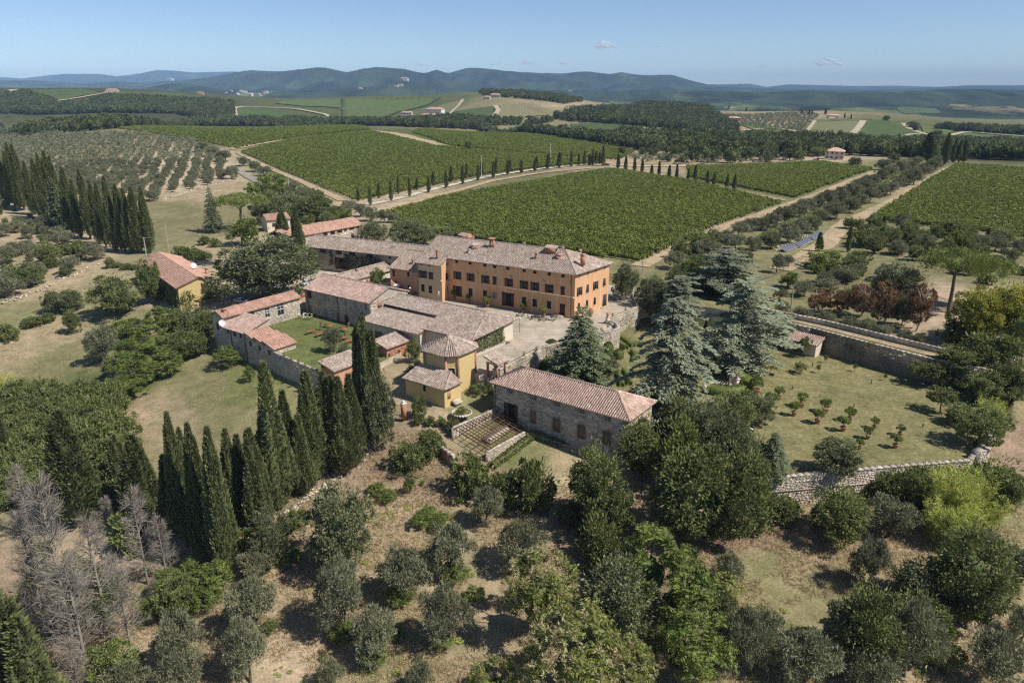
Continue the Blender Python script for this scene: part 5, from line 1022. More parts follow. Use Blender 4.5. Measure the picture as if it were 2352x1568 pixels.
# --- chapel
B = House('chapel', 'yellow octagonal chapel with brick corner strips and tiled pyramid roof', lw(1.6,-44.2), -2.6, VROT); CH = B
h_, c_ = 4.25, 1.65; oc = [(-h_+c_,-h_),(h_-c_,-h_),(h_,-h_+c_),(h_,h_-c_),(h_-c_,h_),(-h_+c_,h_),(-h_,h_-c_),(-h_,-h_+c_)]
for i in range(8): B.wall(oc[i], oc[(i+1)%8], -.3, 7.7, [('w','1',600,278,1.25,1.9)] if i == 1 else [])
B.finish([M_yellow]); ro_ = [(x*1.125, y*1.125, 7.62) for x, y in oc]; ap = (0,0,9.9); B.roof([[ro_[i], ro_[(i+1)%8], ap] for i in range(8)], M_tile, .4, .45, single=300, ridges=[(ro_[i], ap) for i in range(8)])
for x, y in oc: a = math.atan2(y, x); mb = MB(); mb.box((x*1.005, y*1.005, 3.7), (.4,.4,8.0), 0, a); mb.build('corner_strip', M_brick, B.root)
mb = MB(); mb.lathe([(.25,0),(.3,.25),(.12,.4),(.16,.6),(.02,.8)], 10, (0,0,9.85)); mb.build('finial', M_tile3, B.root)
mb = MB()
for i in range(8): p_, q_ = np.array(oc[i]), np.array(oc[(i+1)%8]); mb.bar((*p_*1.02,7.45),(*q_*1.02,7.45), .3, .3)
mb.build('cornice', M_brick, B.root)
# sacristy
B = House('sacristy', 'low yellow annexe with tiled roof in front of the chapel', VO, -2.6, VROT)
B.wall((-5.0,-53.2), (4.6,-53.2), -.4, 3.5, [('w','1',388,392,.7,1.3)]); B.wall((4.6,-53.2), (4.6,-48.5), -.4, 3.5, [('b','1',580,445,.9,1.9)]); B.wall((-5.0,-48.5), (-5.0,-53.2), -.4, 3.5); B.finish([M_yellow])
B.roof([[(-5.5,-53.7,3.4),(5.1,-53.7,3.4),(2.4,-48.6,4.8),(-5.5,-48.6,4.8)], [(5.1,-53.7,3.4),(5.1,-48.6,3.4),(2.4,-48.6,4.8)]], M_tile, ridges=[((5.1,-53.7,3.4),(2.4,-48.6,4.8))])
for i in range(3): mb = MB(); mb.box((5.0+.32*i,-50.6,.45-.2*i),(.5,1.9,.3)); mb.build('step', M_palestone, B.root)
# porch
B = House('chapel_porch', 'small tiled porch on brick posts at the chapel side', lw(-6.0,-40.5), 0, VROT)
[(lambda m_: (m_.box((x,y,1.2),(.35,.35,2.8)), m_.build('post', M_brick, B.root)))(MB()) for x in (-.2,2.0) for y in (-1.3,1.3)]; mb = MB(); [mb.box((.9,y,2.75),(2.7,.3,.35)) for y in (-1.3,1.3)]; mb.build('beam', M_yellow, B.root)
B.roof([[(2.6,-1.8,2.9),(2.6,1.8,2.9),(-.8,1.8,4.0),(-.8,-1.8,4.0)]], M_tile)
# --- stone house
B = House('stone_house', 'long two-storey rubble stone house with pink tiled hipped roof', (18.8,109.0), -5.8, R(-35.8)); SH = B
B.wall((-27.2,0), (0,0), -.6, 7.75, [('f','1',x,y,.95,1.15) for x, y in ((1062,415),(1240,465),(1425,517),(1620,570),(1823,630))] + [('o','1',x,y,1.35,2.5) for x, y in ((1422,687),(1618,740),(1818,790))] + [('b','1',1240,622,1.3,2.5),('D','1',1065,590,1.5,3.6)], shutter='plain')
B.wall((0,0), (0,8.6), -.6, 7.75, [('f',None,4.3,6.2,.95,1.15),('o',None,4.3,2.2,1.3,2.4)], shutter='plain'); B.wall((0,8.6), (-27.2,8.6), -.6, 7.75); B.wall((-27.2,8.6), (-27.2,0), -.6, 7.75); B.finish([M_mortar, M_palestone]); B.stones([0], M_stone, 300, 1.25); B.stones([1], M_palestone, 0, 1.25)
P, rd = hiproof(-27.2,0,0,8.6,7.85,2.0,'hip','hip',.6); B.roof(P, M_tile2, .43, .45, single=300, ridges=rd); B.pipe([(-.25,-.14,7.6),(-.25,-.14,0)]); B.pipe([(-26.9,-.14,7.6),(-26.9,-.14,0)])
# --- limonaia and sheds, left of the yard
B = House('orangery', 'narrow stone orangery with white arched windows on the yard', VO, -1, VROT)
B.wall((-58.2,-55.4), (-58.2,-34.3), -.5, 4.9, [('A','4',455,812,2.2,2.6),('A','4',604,785,1.3,2.3),('A','4',722,742,1.9,3.7)], shutter='plain'); B.wall((-62.4,-55.4), (-58.2,-55.4), -5, 4.9, [('c',None,1.6,2.2,.9,1.5)], gable=(2.1,5.9), shutter='plain'); B.wall((-62.4,-34.3),(-62.4,-55.4), -5, 4.9); B.wall((-58.2,-34.3),(-62.4,-34.3), -.5, 4.9, gable=(2.1,5.9)); B.finish([M_mortar]); B.stones([0,1], M_palestone, 0, 1.15)
B.roof([[(-57.7,-55.9,4.75),(-57.7,-33.9,4.75),(-60.3,-33.9,5.95),(-60.3,-55.9,5.95)], [(-62.9,-33.9,4.75),(-62.9,-55.9,4.75),(-60.3,-55.9,5.95),(-60.3,-33.9,5.95)]], M_tile3, ridges=[((-60.3,-55.9,5.95),(-60.3,-33.9,5.95))]); B.chimney(-59.2,-54.3,5.5,.7,.5)
B = House('yard_shed', 'stone shed with sloping tile roof below the orangery', VO, -1, VROT)
B.wall((-58.1,-56.0), (-49.3,-56.0), -5, 3.0, [('c',None,2.0,2.0,.6,.9),('c',None,4.4,2.0,.9,1.2),('c',None,6.6,2.0,.9,1.2)], shutter='plain'); B.wall((-49.3,-56.0), (-49.3,-50.2), -5, 3.0); B.wb.add([(-49.3,-56,3.0),(-49.3,-50.2,3.0),(-49.3,-50.2,4.6)], [0,1,2], 0); B.wall((-49.3,-50.2),(-58.1,-50.2), -.5, 4.6); B.finish([M_mortar]); B.stones([0,1], M_palestone, 0, 1.15)
B.roof([[(-58.3,-56.6,2.9),(-49.0,-56.6,2.9),(-49.0,-50.0,4.75),(-58.3,-50.0,4.75)]], M_tile2); B.pipe([(-55,-56.15,2.8),(-55,-56.15,-4.6)]); B.pipe([(-50,-56.15,2.8),(-50,-56.15,-4.6)])
pt = lw(57.6,-56.2); dish((pt[0],pt[1],2.2), .75, R(20), M_white, 'white satellite dish on the yard shed')
for i, (x0, x1, zt) in enumerate(((-49.2,-46.2,3.1),(-46.15,-43.0,2.75),(-42.95,-39.7,2.35))):
    B = House('red_roofed_shed', ('small stone shed with new red tiles, highest of the three','small stone shed with new red tiles, middle of the three','small stone shed with new red tiles, lowest and nearest the lawn')[i], VO, -1, VROT, group='red roofed sheds')
    B.wall((x0,-56.3), (x1,-56.3), -5, zt-1.0, [('c',None,1.4,zt-2.2,.8,1.1)], shutter='plain'); B.wb.add([(x0,-56.3,zt-1.0),(x1,-56.3,zt-1.0),(x0,-56.3,zt)], [0,1,2], 0); B.wall((x1,-56.3),(x1,-50.8), -.5 if i == 2 else zt-2, zt-1.0); B.wall((x1,-50.8),(x0,-50.8), -.5, zt-1.0); B.wb.add([(x1,-50.8,zt-1.0),(x0,-50.8,zt-1.0),(x0,-50.8,zt)], [0,1,2], 0); B.finish([M_mortar]); B.stones([0,1], M_palestone, 0, 1.1)
    B.roof([[(x1+.35,-56.7,zt-1.05),(x1+.35,-50.4,zt-1.05),(x0-.05,-50.4,zt+.15),(x0-.05,-56.7,zt+.15)]], M_tile3, .55, .6)
# --- brick outhouses
B = House('brick_outhouse', 'low brick outhouse with tiled lean-to roof behind the cypresses', VO, -2.6, VROT)
B.wall((-22.3,-58.6), (-18.6,-58.6), -2, 3.5, mat=0); B.wall((-18.6,-58.6), (-18.6,-50.4), -2, 3.3); B.wall((-18.6,-50.4),(-22.3,-50.4), -1, 3.5); B.wall((-22.3,-50.4),(-22.3,-58.6), -1, 4.3); B.finish([M_brick]); B.roof([[(-18.1,-59.0,3.4),(-18.1,-50.0,3.4),(-22.7,-50.0,4.5),(-22.7,-59.0,4.5)]], M_tile)
B = House('brick_store', 'red brick store with two arched doors beside the chapel yard', VO, -2.6, VROT)
B.wall((-19.3,-43.6), (-19.3,-36.6), -.4, 3.6, [('a','4',1692,1200,.9,2.1),('a','4',1778,1160,.9,2.1)]); B.wall((-22.8,-43.6),(-19.3,-43.6), -.4, 3.6); B.wall((-19.3,-36.6),(-22.8,-36.6), -.4, 3.6); B.finish([M_brick]); B.stones([0], M_brick, 0, .8); B.roof([[(-18.8,-44.0,3.6),(-18.8,-36.2,3.6),(-23.0,-36.2,4.7),(-23.0,-44.0,4.7)]], M_tile)
# --- yellow house left, rear farmhouse
B = House('yellow_house', 'long low house with yellow gable and red tiled roof, far left', (-86.8,186.5), -2.2, R(38))
B.wall((0,0), (10.6,0), -.5, 5.7, gable=(5.3,7.4)); B.wall((10.6,0), (10.6,40), -.5, 5.7, [('c',None,8,3.6,1,1.4),('c',None,14,3.6,1,1.4)]); B.wall((10.6,40),(0,40), -.5, 5.7, gable=(5.3,7.4)); B.wall((0,40),(0,0), -2, 5.7); B.finish([M_yellow])
B.roof([[(11.1,-.4,5.6),(11.1,40.3,5.6),(5.3,40.3,7.6),(5.3,-.4,7.6)], [(-.6,40.3,5.5),(-.6,-.4,5.5),(5.3,-.4,7.6),(5.3,40.3,7.6)]], M_tile3, .5, .55, ridges=[((5.3,-.4,7.6),(5.3,40.3,7.6))]); B.chimney(10.0,8.5,6.0,.7,1.5)
B = House('farmhouse', 'stone farmhouse with shuttered upper windows behind the rear wing', (-74.2,239.2), 0, R(53))
B.wall((0,0), (33.4,0), -.5, 6.2, [(('c' if i in (3,5) else 's'), '4', x, y, 1.0, 1.6) for i, (x, y) in enumerate(((1122,83),(1187,65),(1250,50),(1302,35),(1358,22),(1412,10)))] + [('d','4',1366,102,1.4,2.0)]); B.wall((33.4,0), (33.4,9), -.5, 6.2, gable=(4.5,8.2)); B.wall((0,9),(0,0),-.5,6.2); B.finish([M_mortar]); B.stones([0,1], M_palestone, 0, 1.5)
P, rd = hiproof(0,0,33.4,9,6.3,1.9,'gable','gable'); B.roof(P, M_tile3, .5, .55, ridges=rd[:1]); B.chimney(6,2.5,7.2,.8,.8)
B = House('small_roof_house', 'small tiled house half hidden by trees behind the cypresses', G(604,540)[:2]+np.array([0,6]), 0, R(35)); B.wall((0,0),(9,0),-.5,4.6,[('s',None,3,2.6,1,1.4)]); B.wall((9,0),(9,7),-.5,4.6, gable=(3.5,6)); B.wall((0,7),(0,0),-.5,4.6, gable=(3.5,6)); B.finish([M_cream]); P, rd = hiproof(0,0,9,7,4.7,1.5,'gable','gable'); B.roof(P, M_tile3, .5, .55, ridges=rd[:1])
# --- garden pavilion
p_ = un(1843, 806, -4.5); B = House('garden_pavilion', 'small plastered pavilion with tile roof against the upper garden wall', (62.6,160.6), -4.5, R(-46))
B.wall((0,0),(7.2,0),-.1,3.0,[('o',None,2.6,1.2,3.2,2.2)]); B.wall((7.2,0),(7.2,3),-.1,3.0); B.wall((0,3),(0,0),-.1,3.0); B.finish([M_cream]); B.roof([[(-.4,-.6,2.9),(7.7,-.6,2.9),(7.7,3.2,3.9),(-.4,3.2,3.9)]], M_tile2)
# --- far houses
def far_house(name, u, v, w, D0, d, h, label, wallm=None, rise=1, rot=-.4, nw=5, floors=2, hip=True, roofm=None):
    p = G(u, v); k_ = w*p[1]*1.06/F/D0; w, d, h, rise = D0*k_, d*k_, h*k_, rise*k_; B = House(name, label, p[:2], p[2], rot)
    ops = [('c', None, w*(i+.5)/nw, h*(f+.55)/floors, w/nw*.32, h/floors*.42) for i in range(nw) for f in range(floors)]
    nd = max(1, int(nw*d/w)); B.wall((-w/2,0),(w/2,0),-2,h,[(k, z, a, b, c, e) for k, z, a, b, c, e in ops], shutter='plain'); B.wall((w/2,0),(w/2,d),-2,h,[('c',None,d*(i+.5)/nd,h*(f+.55)/floors,d/nd*.32,h/floors*.42) for i in range(nd) for f in range(floors)], shutter='plain'); B.wall((w/2,d),(-w/2,d),-2,h); B.wall((-w/2,d),(-w/2,0),-2,h); B.finish([wallm or M_cream])
    P, rd = hiproof(-w/2,0,w/2,d,h+.1,rise or d*.2,'hip' if hip else 'gable','hip' if hip else 'gable',.6); ub = MB(); [ub.slab(q_, .25) for q_ in P]
    if not hip: ub.add([(-w/2,0,h),(-w/2,d,h),(-w/2,d/2,h+(rise or d*.2))],[0,1,2]); ub.add([(w/2,0,h),(w/2,d,h),(w/2,d/2,h+(rise or d*.2))],[0,1,2])
    ub.build('roof', roofm or M_tile3, B.root); return B
B = far_house('far_farmhouse', 1915, 367, 37, 15, 12, 7.2, 'square stone farmhouse with red hipped roof beyond the vineyard', M_palestone, 2.6, R(-25), 4, 2); B.chimney(-2,5,9,.9,1.2)
far_house('hut', 1394, 381, 12, 5, 4, 2.6, 'tiny tiled hut beside the cypress clump at the crossroads', M_palestone, 1.2, R(-30), 1, 1)
far_house('white_farmhouse', *px('M',632,455), 38, 62, 30, 22, 'large white three-storey farmhouse in the far fields', M_white, 6, R(-20), 8, 3)
far_house('farm_barn', *px('M',600,463), 34, 55, 18, 8, 'low barn in front of the white farmhouse', M_cream, 4, R(-20), 5, 1)
far_house('farm_cottage', *px('M',446,450), 24, 36, 16, 8, 'low red-roofed cottage left of the white farmhouse', M_cream, 4, R(-10), 4, 1)
far_house('hilltop_villa', *px('M',1058,330), 22, 70, 30, 20, 'pale villa on the hilltop among trees', M_cream, 7, R(-15), 6, 2)
far_house('hilltop_cottage', *px('M',1002,342), 14, 42, 24, 16, 'smaller pale house left of the hilltop villa', M_cream, 6, R(-15), 4, 2)
far_house('hill_house', *px('M',1447,337), 11, 34, 22, 16, 'pink house at the right end of the hilltop', M_ochre, 5, R(-15), 3, 2)
far_house('modern_farm', *px('A',1360,378), 44, 70, 24, 9, 'low white modern farm building on the wooded slope', M_white, 1.5, R(8), 6, 1)
far_house('modern_annexe', *px('A',1440,362), 26, 52, 20, 10, 'taller white block right of the modern farm building', M_white, 1.5, R(8), 4, 1)
far_house('far_left_farm', *px('A',770,293), 24, 64, 24, 14, 'farmhouse on the far left hill beside dark cypresses', M_cream, 5, R(10), 6, 2)
far_house('stone_ruin', *px('A',678,537), 22, 16, 8, 4.5, 'small pale shed at the edge of the left-hand wood', M_white, 1.5, R(10), 3, 1)
far_house('hill_farm', *px('N',1045,468), 24, 38, 16, 8, 'pale farmhouse on the crest of the right-hand hill', M_cream, 3, R(5), 5, 1)
far_house('hill_farm_barn', *px('N',1085,472), 11, 20, 12, 7, 'small barn right of the right-hand hill farm', M_cream, 3, R(5), 3, 1)
far_house('olive_hill_barn', *px('N',345,488), 34, 36, 14, 6, 'long low barn below the olive hill', M_brick, 2.5, R(-5), 5, 1)
far_house('olive_hill_house', *px('N',340,412), 10, 26, 14, 8, 'small house on top of the olive hill', M_cream, 3, R(-5), 3, 1)
far_house('red_farmhouse', *px('A',1376,307), 14, 60, 26, 16, 'red-roofed farmhouse among round trees on the far left skyline', M_ochre, 5, R(0), 4, 2)
for i, (x, y) in enumerate(((1590,288),(1660,290),(1690,300),(1740,305),(1780,312),(1830,300),(1560,300),(1640,308),(1720,318),(1800,322))): far_house('village_house', *px('A',x,y), 5+2*(i%3), 60, 40, 24, f'{ORD[i]} pale house of the distant village at the foot of the mountains', M_white if i%2 else M_cream, 9, R(-20+15*(i%4)), 3, 2)
for i, (x, y, w, lab) in enumerate(((430,212,230,'castle on the mountain slope above the ridge farm'),(405,250,150,'pale hamlet house below the mountain castle'),(380,255,120,'second pale hamlet house below the mountain castle'),(130,270,110,'pale farm on the lower mountain slope'),(1575,287,90,'pale farm in the far wooded valley'),(1170,210,160,'pale country house on the far left hill spur'))): far_house('distant_house', *px('M' if i < 5 else 'A', x, y), w/14., w, w*.5, w*.28, lab, M_white, w*.1, R(-10), 4, 2)
# ------------------------------------------------------------------ trees and shrubs round the estate
def batch(z, kind, rows, cat='tree', name=None, group=None, **kw):
    for r_ in rows:
        if z: PL(z, kind, *r_[:4], r_[4], cat=cat, name=name or kind, group=group, **kw)
        else: plant(kind, *r_[:4], r_[4], cat=cat, name=name or kind, group=group, **kw)
def mass(z, kind, rows, label, group, cat='tree', name=None, **kw): batch(z, kind, [(*r_, label) for r_ in rows], cat, name, group, **kw)
# left meadow
batch('L', 'evergreen', [(440,680,500,190,'left half of the double round bush on the left-hand meadow'),(570,670,485,220,'right half of the double round bush on the left-hand meadow')], name='round_bush')
batch('L', 'oak', [(930,700,390,400,'broad walnut-like tree standing alone on the left-hand meadow'),(1190,615,240,200,'leafy tree against the left wall of the yellow house'),(580,845,660,140,'slender small tree on the dry bank of the meadow'),(1250,600,450,140,'low leafy tree below the yellow house wall')], name='meadow_tree')
batch('L', 'olive', [(830,1085,790,260,'grey-green tree at the left end of the thicket')], name='thicket_tree')
mass('L', 'feather_tree', [(980,960,760,250),(1090,890,740,220),(1250,790,650,190),(1330,900,740,220),(1200,1000,800,280),(1050,1130,900,280),(1180,1160,950,260),(1320,1080,880,260),(970,1200,1010,240),(1080,1270,1080,270),(1200,1240,1080,240),(1330,1180,1000,240),(960,1340,1190,220),(1060,1350,1210,220)], 'feathery green tree in the dense thicket left of the sheds', 'feathery thicket left of the sheds', name='thicket_tree', parts=False)
mass('L', 'oak', [(1420,870,640,240),(1540,900,640,270),(1640,870,655,200),(1450,1050,820,270),(1560,1020,850,220)], 'darker leafy tree at the shed end of the thicket', 'dark thicket trees by the sheds', name='thicket_tree', parts=False)
batch('L', 'feather_shrub', [(1780,1115,972,210,'bright bush at the foot of the shed wall'),(1960,1230,1120,90,'small bright bush right of the shed wall bush'),(1640,600,530,130,'clipped-looking bush in front of the yellow gable')], 'shrub', 'bush')
mass('L', 'bramble', [(120+150*(k%6)+40*(k//6%2), 1560-62*(k//6)+18*(k%3), 1400-62*(k//6), 250) for k in range(24) if 1560-62*(k//6) > 1290+abs(k%6-3)*18], 'dark bramble mound on the bank left of the cypresses', 'bramble bank', 'shrub', 'bramble')
mass(None, 'bramble', [(30+46*(k%6)+random.randint(-22,22), 1010+34*(k//6)+random.randint(-14,14), 958+34*(k//6)+random.randint(-12,8), random.randint(70,110)) for k in range(30)], 'dark bramble mound on the bank left of the cypresses', 'bramble bank', 'shrub', 'bramble')
batch('L', 'bramble', [(60,905,775,190,'dark bush at the left edge of the meadow'),(250,800,720,170,'low bramble along the meadow bank'),(370,760,690,150,'small bramble on the meadow bank')], 'shrub', 'bramble')
batch('L', 'bamboo', [(55,1340,1165,170,'pale reedy clump at the left picture edge')], 'shrub', 'reed_clump')
for i, (x, b, t, w) in enumerate([(30,570,400,290),(90,470,330,200),(80,300,160,150),(120,250,130,140),(215,215,120,130),(225,105,0,110),(500,165,45,150),(560,375,240,160),(740,275,135,170),(450,110,10,110),(50,90,-20,120),(140,60,-40,120),(340,70,-30,120),(600,60,-30,110)]): PL('L', 'olive', x, b, t, w, f'{ORD[i]} olive counted from the lower left on the stony upper-left terraces', name='terrace_olive', group='olives on the upper-left terraces')
batch('L', 'oak', [(230,475,285,270,'dark rounded shrub oak on the stony left terrace'),(390,305,135,210,'bushy oak among the upper-left olives'),(860,340,245,80,'small bushy tree near the far-left lane')], name='terrace_oak')
batch('L', 'bright_tree', [(622,225,115,110,'bright green small tree among the upper-left olives')])
mass('L', 'shrub', [(1420,235,165,130),(1500,265,175,150),(1590,285,195,150),(1600,155,85,100),(1690,172,105,100),(1000,345,300,110),(1070,345,310,90),(930,330,290,90)], 'dark shrub beside the lane near the yellow house', 'shrubs by the lane', 'shrub')
# round the rear buildings
batch('A', 'fir', [(1475,1258,940,150,'dark pointed conifer left of the bright pine'),], name='conifer')
batch('A', 'umbrella_pine', [(1675,1235,995,340,'rounded bright green pine behind the big evergreen oak')], name='pine')
batch('A', 'bright_tree', [(1880,1030,840,230,'light green tree beside the asphalt road'),(1670,1345,1150,230,'light green tree below the bright pine'),(1750,1000,900,120,'small light green tree left of the asphalt road bend')])
batch('A', 'evergreen', [(1960,1180,975,280,'dark round tree behind the cypress pair'),(1830,1200,1030,200,'dark tree between the pine and the rear house')], name='dark_tree')
batch('A', 'oak', [(2200,1175,985,280,'brownish round tree above the farmhouse roof'),(2080,1130,1000,160,'round tree between the dark tree and the brownish tree')], name='oak_tree')
batch('A', 'cypress', [(1965,1400,1105,130,'left cypress of the pair beside the big evergreen oak'),(2060,1430,1085,120,'right cypress of the pair beside the big evergreen oak')])
batch('4', 'evergreen', [(560,660,75,900,'huge silvery-green evergreen oak shading the parked cars')], name='evergreen_oak', var=1)
batch('4', 'oak', [(970,430,170,200,'yellowish tree at the right edge of the huge oak')], name='oak_tree')
batch('M', 'evergreen', [(235,1330,1165,210,'left dark tree behind the farmhouse'),(430,1355,1150,270,'largest dark tree behind the villa roof'),(560,1345,1190,220,'dark tree above the left end of the villa roof')], name='dark_tree')
for i, (x, b, t, w) in enumerate([(50,1120,1035,110),(130,1150,1055,110),(200,1180,1080,110),(290,1190,1100,120),(370,1190,1120,100),(730,1310,1245,100)]): PL('M', 'olive', x, b, t, w, f'{ORD[i]} olive from the left along the road behind the villa', name='road_olive', group='olives behind the villa')
for i, (x, b, t, w) in enumerate([(1400,700,630,110),(1470,735,660,110),(1550,770,690,120),(1600,890,800,100),(1680,800,735,90),(1760,840,765,90),(1830,870,800,100),(2030,970,900,100),(2110,1010,940,90),(2200,1030,965,80)]): PL('A', 'olive', x, b, t, w, f'{ORD[i]} olive from the far end beside the asphalt road', name='road_olive', group='olives by the asphalt road', parts=False)
# yard
batch('4', 'olive', [(1205,1140,918,170,'small round tree on the table lawn')], name='yard_tree', at=None)
batch('4', 'evergreen', [(1310,1205,1055,200,'dark round bush on the table lawn')], 'shrub', 'yard_bush')
batch('4', 'oak', [(1920,1225,1015,150,'small leafy tree between the brick store and the chapel')], name='chapel_tree')
batch('4', 'shrub', [(1895,1320,1255,100,'low round shrub by the chapel wall'),(1955,1280,1200,80,'upright shrub by the chapel corner'),(1580,540,395,160,'creeper bush on the end of the low range')], 'shrub')
# cypress rows, centre left
for i, (u, b, t, w, k_) in enumerate([(20,1080,945,38,0),(160,1190,985,62,0),(188,1205,945,90,0),(285,1130,1000,44,1),(335,1190,1000,72,1),(402,1225,1045,44,0),(432,1255,950,44,0),(450,1240,985,44,1),(476,1280,975,48,0),(505,1240,1010,44,0),(522,1310,985,54,2),(545,1205,988,50,0),(568,1200,1000,48,1),(600,1215,985,50,0),(590,1185,990,46,1),(642,1170,835,68,0),(672,1130,900,50,1),(700,1135,955,46,0),(724,1112,855,62,0),(757,1080,855,56,1),(775,1085,865,50,0),(792,1090,868,56,0),(815,1070,862,52,1),(850,1010,722,46,0),(868,1010,760,44,0),(834,1000,745,30,1)]):
    lab = {0:'slim cypress at the left picture edge above the dead trees',2:'widest cypress at the left of the middle row',3:'short cypress behind the dead branches',4:'brownish cypress behind the dead branches',10:'palest and foremost cypress of the middle row',15:'tallest cypress of the middle row',23:'left cypress of the tall pair by the yard',24:'right cypress of the tall pair by the yard'}.get(i, f'{ORD[i-1] if i < 24 else "last"} cypress from the left in the near cypress row')
    plant('cypress', u, b, t, w*1.3, lab, group='near cypress row', var=(i*2+k_) % 4)
plant('evergreen', 878, 1035, 850, 80, 'dark rounded conifer at the right end of the near cypress row', name='juniper', var=0)
plant('cypress', 22, 1760, 1245, 190, 'huge light green cypress filling the lower left corner', var=2); plant('cypress', 78, 1770, 1330, 185, 'light green cypress right of the huge corner one', var=3); plant('cypress', 128, 1780, 1420, 165, 'lowest light green cypress of the corner clump', var=2); plant('cypress', -40, 1770, 1290, 190, 'light green cypress cut by the left picture edge', var=3); plant('cypress', 55, 1700, 1400, 120, 'short light green cypress inside the corner clump', var=2)
for i, (u, b, t, w, lab) in enumerate([(172,1490,1110,150,'tallest bare grey dead tree'),(110,1460,1190,130,'bare grey dead tree left of the tallest one'),(245,1420,1190,130,'bare grey dead tree right of the tallest one'),(340,1340,1130,110,'grey dead tree beside the brownish cypress'),(205,1560,1290,150,'low spreading dead tree in front of the others'),(70,1230,1075,90,'small dead tree above the corner cypress'),(300,1480,1280,130,'dead tree nearest the bare earth patch'),(195,1640,1470,100,'dead tree at the bottom picture edge'),(385,1330,1190,80,'dead tree nearest the cypress row'),(285,1130,1010,50,'small dead tree between the brownish cypresses')]): plant('dead_tree', u, b, t, w, lab, group='dead grey trees')
# foreground
batch(None, 'evergreen', [(795,1305,1105,175,'large silvery round evergreen bush below the cypress row'),(637,1295,1160,108,'smaller silvery evergreen bush left of the large one')], name='evergreen_bush', var=2)
fo = [('C',730,890,590,270),('C',1160,840,565,290),('C',450,1030,735,300),('C',110,1240,800,300),('C',300,1380,1080,260),('C',700,1310,945,290),('C',960,600,365,190),('C',50,1560,1380,150),('C',560,1570,1395,160),('B',1430,1000,820,200),('B',1420,1310,1000,280),('B',1390,1560,1220,230),('B',1010,1510,1180,250),('B',1030,1690,1390,260),('B',720,1700,1480,280)]
fl = ['olive with bright ferns at its foot, middle of the foreground slope','wide dark olive right of the middle of the foreground slope','low spreading olive with ferns, left of the middle slope','wide olive at the left of the foreground slope','olive low on the foreground slope with ferns at its foot','tall loose olive left of the blossoming trees','slim olive with visible trunks below the greenhouse bushes','small olive at the bottom edge, left of centre','small olive at the bottom edge, near the blossoming trees','upper olive of the left-hand column beside the evergreen bush','middle olive of the left-hand column','lower olive of the left-hand column','olive left of the earth track','olive at the bottom edge left of the earth track','olive at the bottom edge by the dark shrub']
for (z, x, b, t, w), lab in zip(fo, fl): PL(z, 'olive', x, b, t, w, lab, name='olive_tree')
batch('B', 'oak', [(665,1600,1330,330,'dark leafy shrub at the bottom edge near the dead trees'),(1000,1190,985,250,'dark leafy shrub above the earth track')], 'shrub', 'dark_shrub')
fs = [('C',770,910,830,160),('C',440,1040,960,170),('C',290,1400,1310,170),('C',690,1320,1240,140),('C',110,1250,1180,180),('B',1100,1000,900,190),('B',1210,1060,920,170),('B',870,1200,1100,160),('B',1350,840,730,140),('B',1620,900,840,120),('B',1650,720,620,120),('B',930,1070,960,150),('C',1610,810,700,160),('B',250,880,800,120),('B',1160,1150,1050,160),('C',600,560,490,120),('C',560,600,530,110),('C',690,580,520,90),('C',370,450,390,110),('C',660,620,570,90),('C',300,400,350,100),('C',500,400,320,70),('C',880,1030,960,120),('B',640,1130,1060,110)]
for i, (z, x, b, t, w) in enumerate(fs): PL(z, 'feather_shrub', x, b, t, w, f'{ORD[i]} bright fern clump of the foreground slope, counted from the olives outward', cat='shrub', name='fern_clump', group='fern clumps on the slope')
batch('C', 'chestnut_tree', [(1260,1240,740,470,'blossoming tree with yellow leaves, middle of the foreground'),(1450,1690,1130,640,'large blossoming tree at the bottom centre'),(1010,1680,1390,360,'feathery tree at the bottom edge left of the blossoms'),(1750,1720,1300,420,'blossoming tree at the bottom, right of the largest one')], name='blossoming_tree')
batch('C', 'feather_tree', [(1900,1080,640,420,'feathery green tree right of the yellow-leaved one'),(2080,1180,760,380,'feathery green tree at the edge of the dry slope'),(2150,1560,1130,420,'dark feathery tree right of the bottom blossoms')], name='feathery_tree')
batch('C', 'evergreen', [(1700,1290,800,470,'dense grey-green evergreen between the blossoming trees')], name='evergreen_tree', var=0)
batch('C', 'bramble', [(1620,810,545,280,'bright bushy mound below the dark oak'),(860,400,165,270,'leafy thicket covering the greenhouse end'),(1060,450,265,230,'leafy thicket below the small lawn'),(1210,490,215,280,'largest leafy thicket mound below the small lawn'),(860,400,305,150,'low thicket mound below the ruined wall'),(480,250,100,220,'shrub mound left of the ruined wall'),(620,160,20,170,'shrub mound on the wall of the upper yard'),(560,230,120,180,'second shrub mound left of the ruined wall')], 'shrub', 'thicket')
batch('C', 'oak', [(1590,590,110,350,'dark oak at the corner of the small lawn'),(1700,640,330,260,'lower dark oak beside the corner oak')], name='dark_oak')
batch('R', 'oak', [(330,860,365,420,'large dark oak right of the stone house'),(560,830,330,350,'large dark oak beside the low garden wall'),(1070,840,565,300,'leafy tree growing at the foot of the garden wall'),(1700,1260,780,420,'bushy dark tree on the right-hand slope'),(1200,1520,1080,340,'leafy dark tree at the bottom right'),(1480,1400,1130,330,'leafy tree between the bottom right olives'),(1140,700,600,150,'shrub at the foot of the garden wall')], name='slope_tree')
batch('R', 'evergreen', [(470,600,140,280,'dark evergreen behind the stone house oaks'),(640,620,300,260,'dark evergreen between oak and garden lawn'),(1075,520,325,255,'round dark evergreen on the garden edge'),(1500,1200,950,300,'dark bushy evergreen on the right-hand slope')], name='garden_evergreen', var=0)
batch('R', 'bright_tree', [(230,600,215,270,'light green tree beside the stone house gable'),(300,520,190,180,'light green tree behind the gable tree')])
batch('R', 'fir', [(745,520,290,220,'dark spiky conifer at the corner of the garden lawn')], name='conifer')
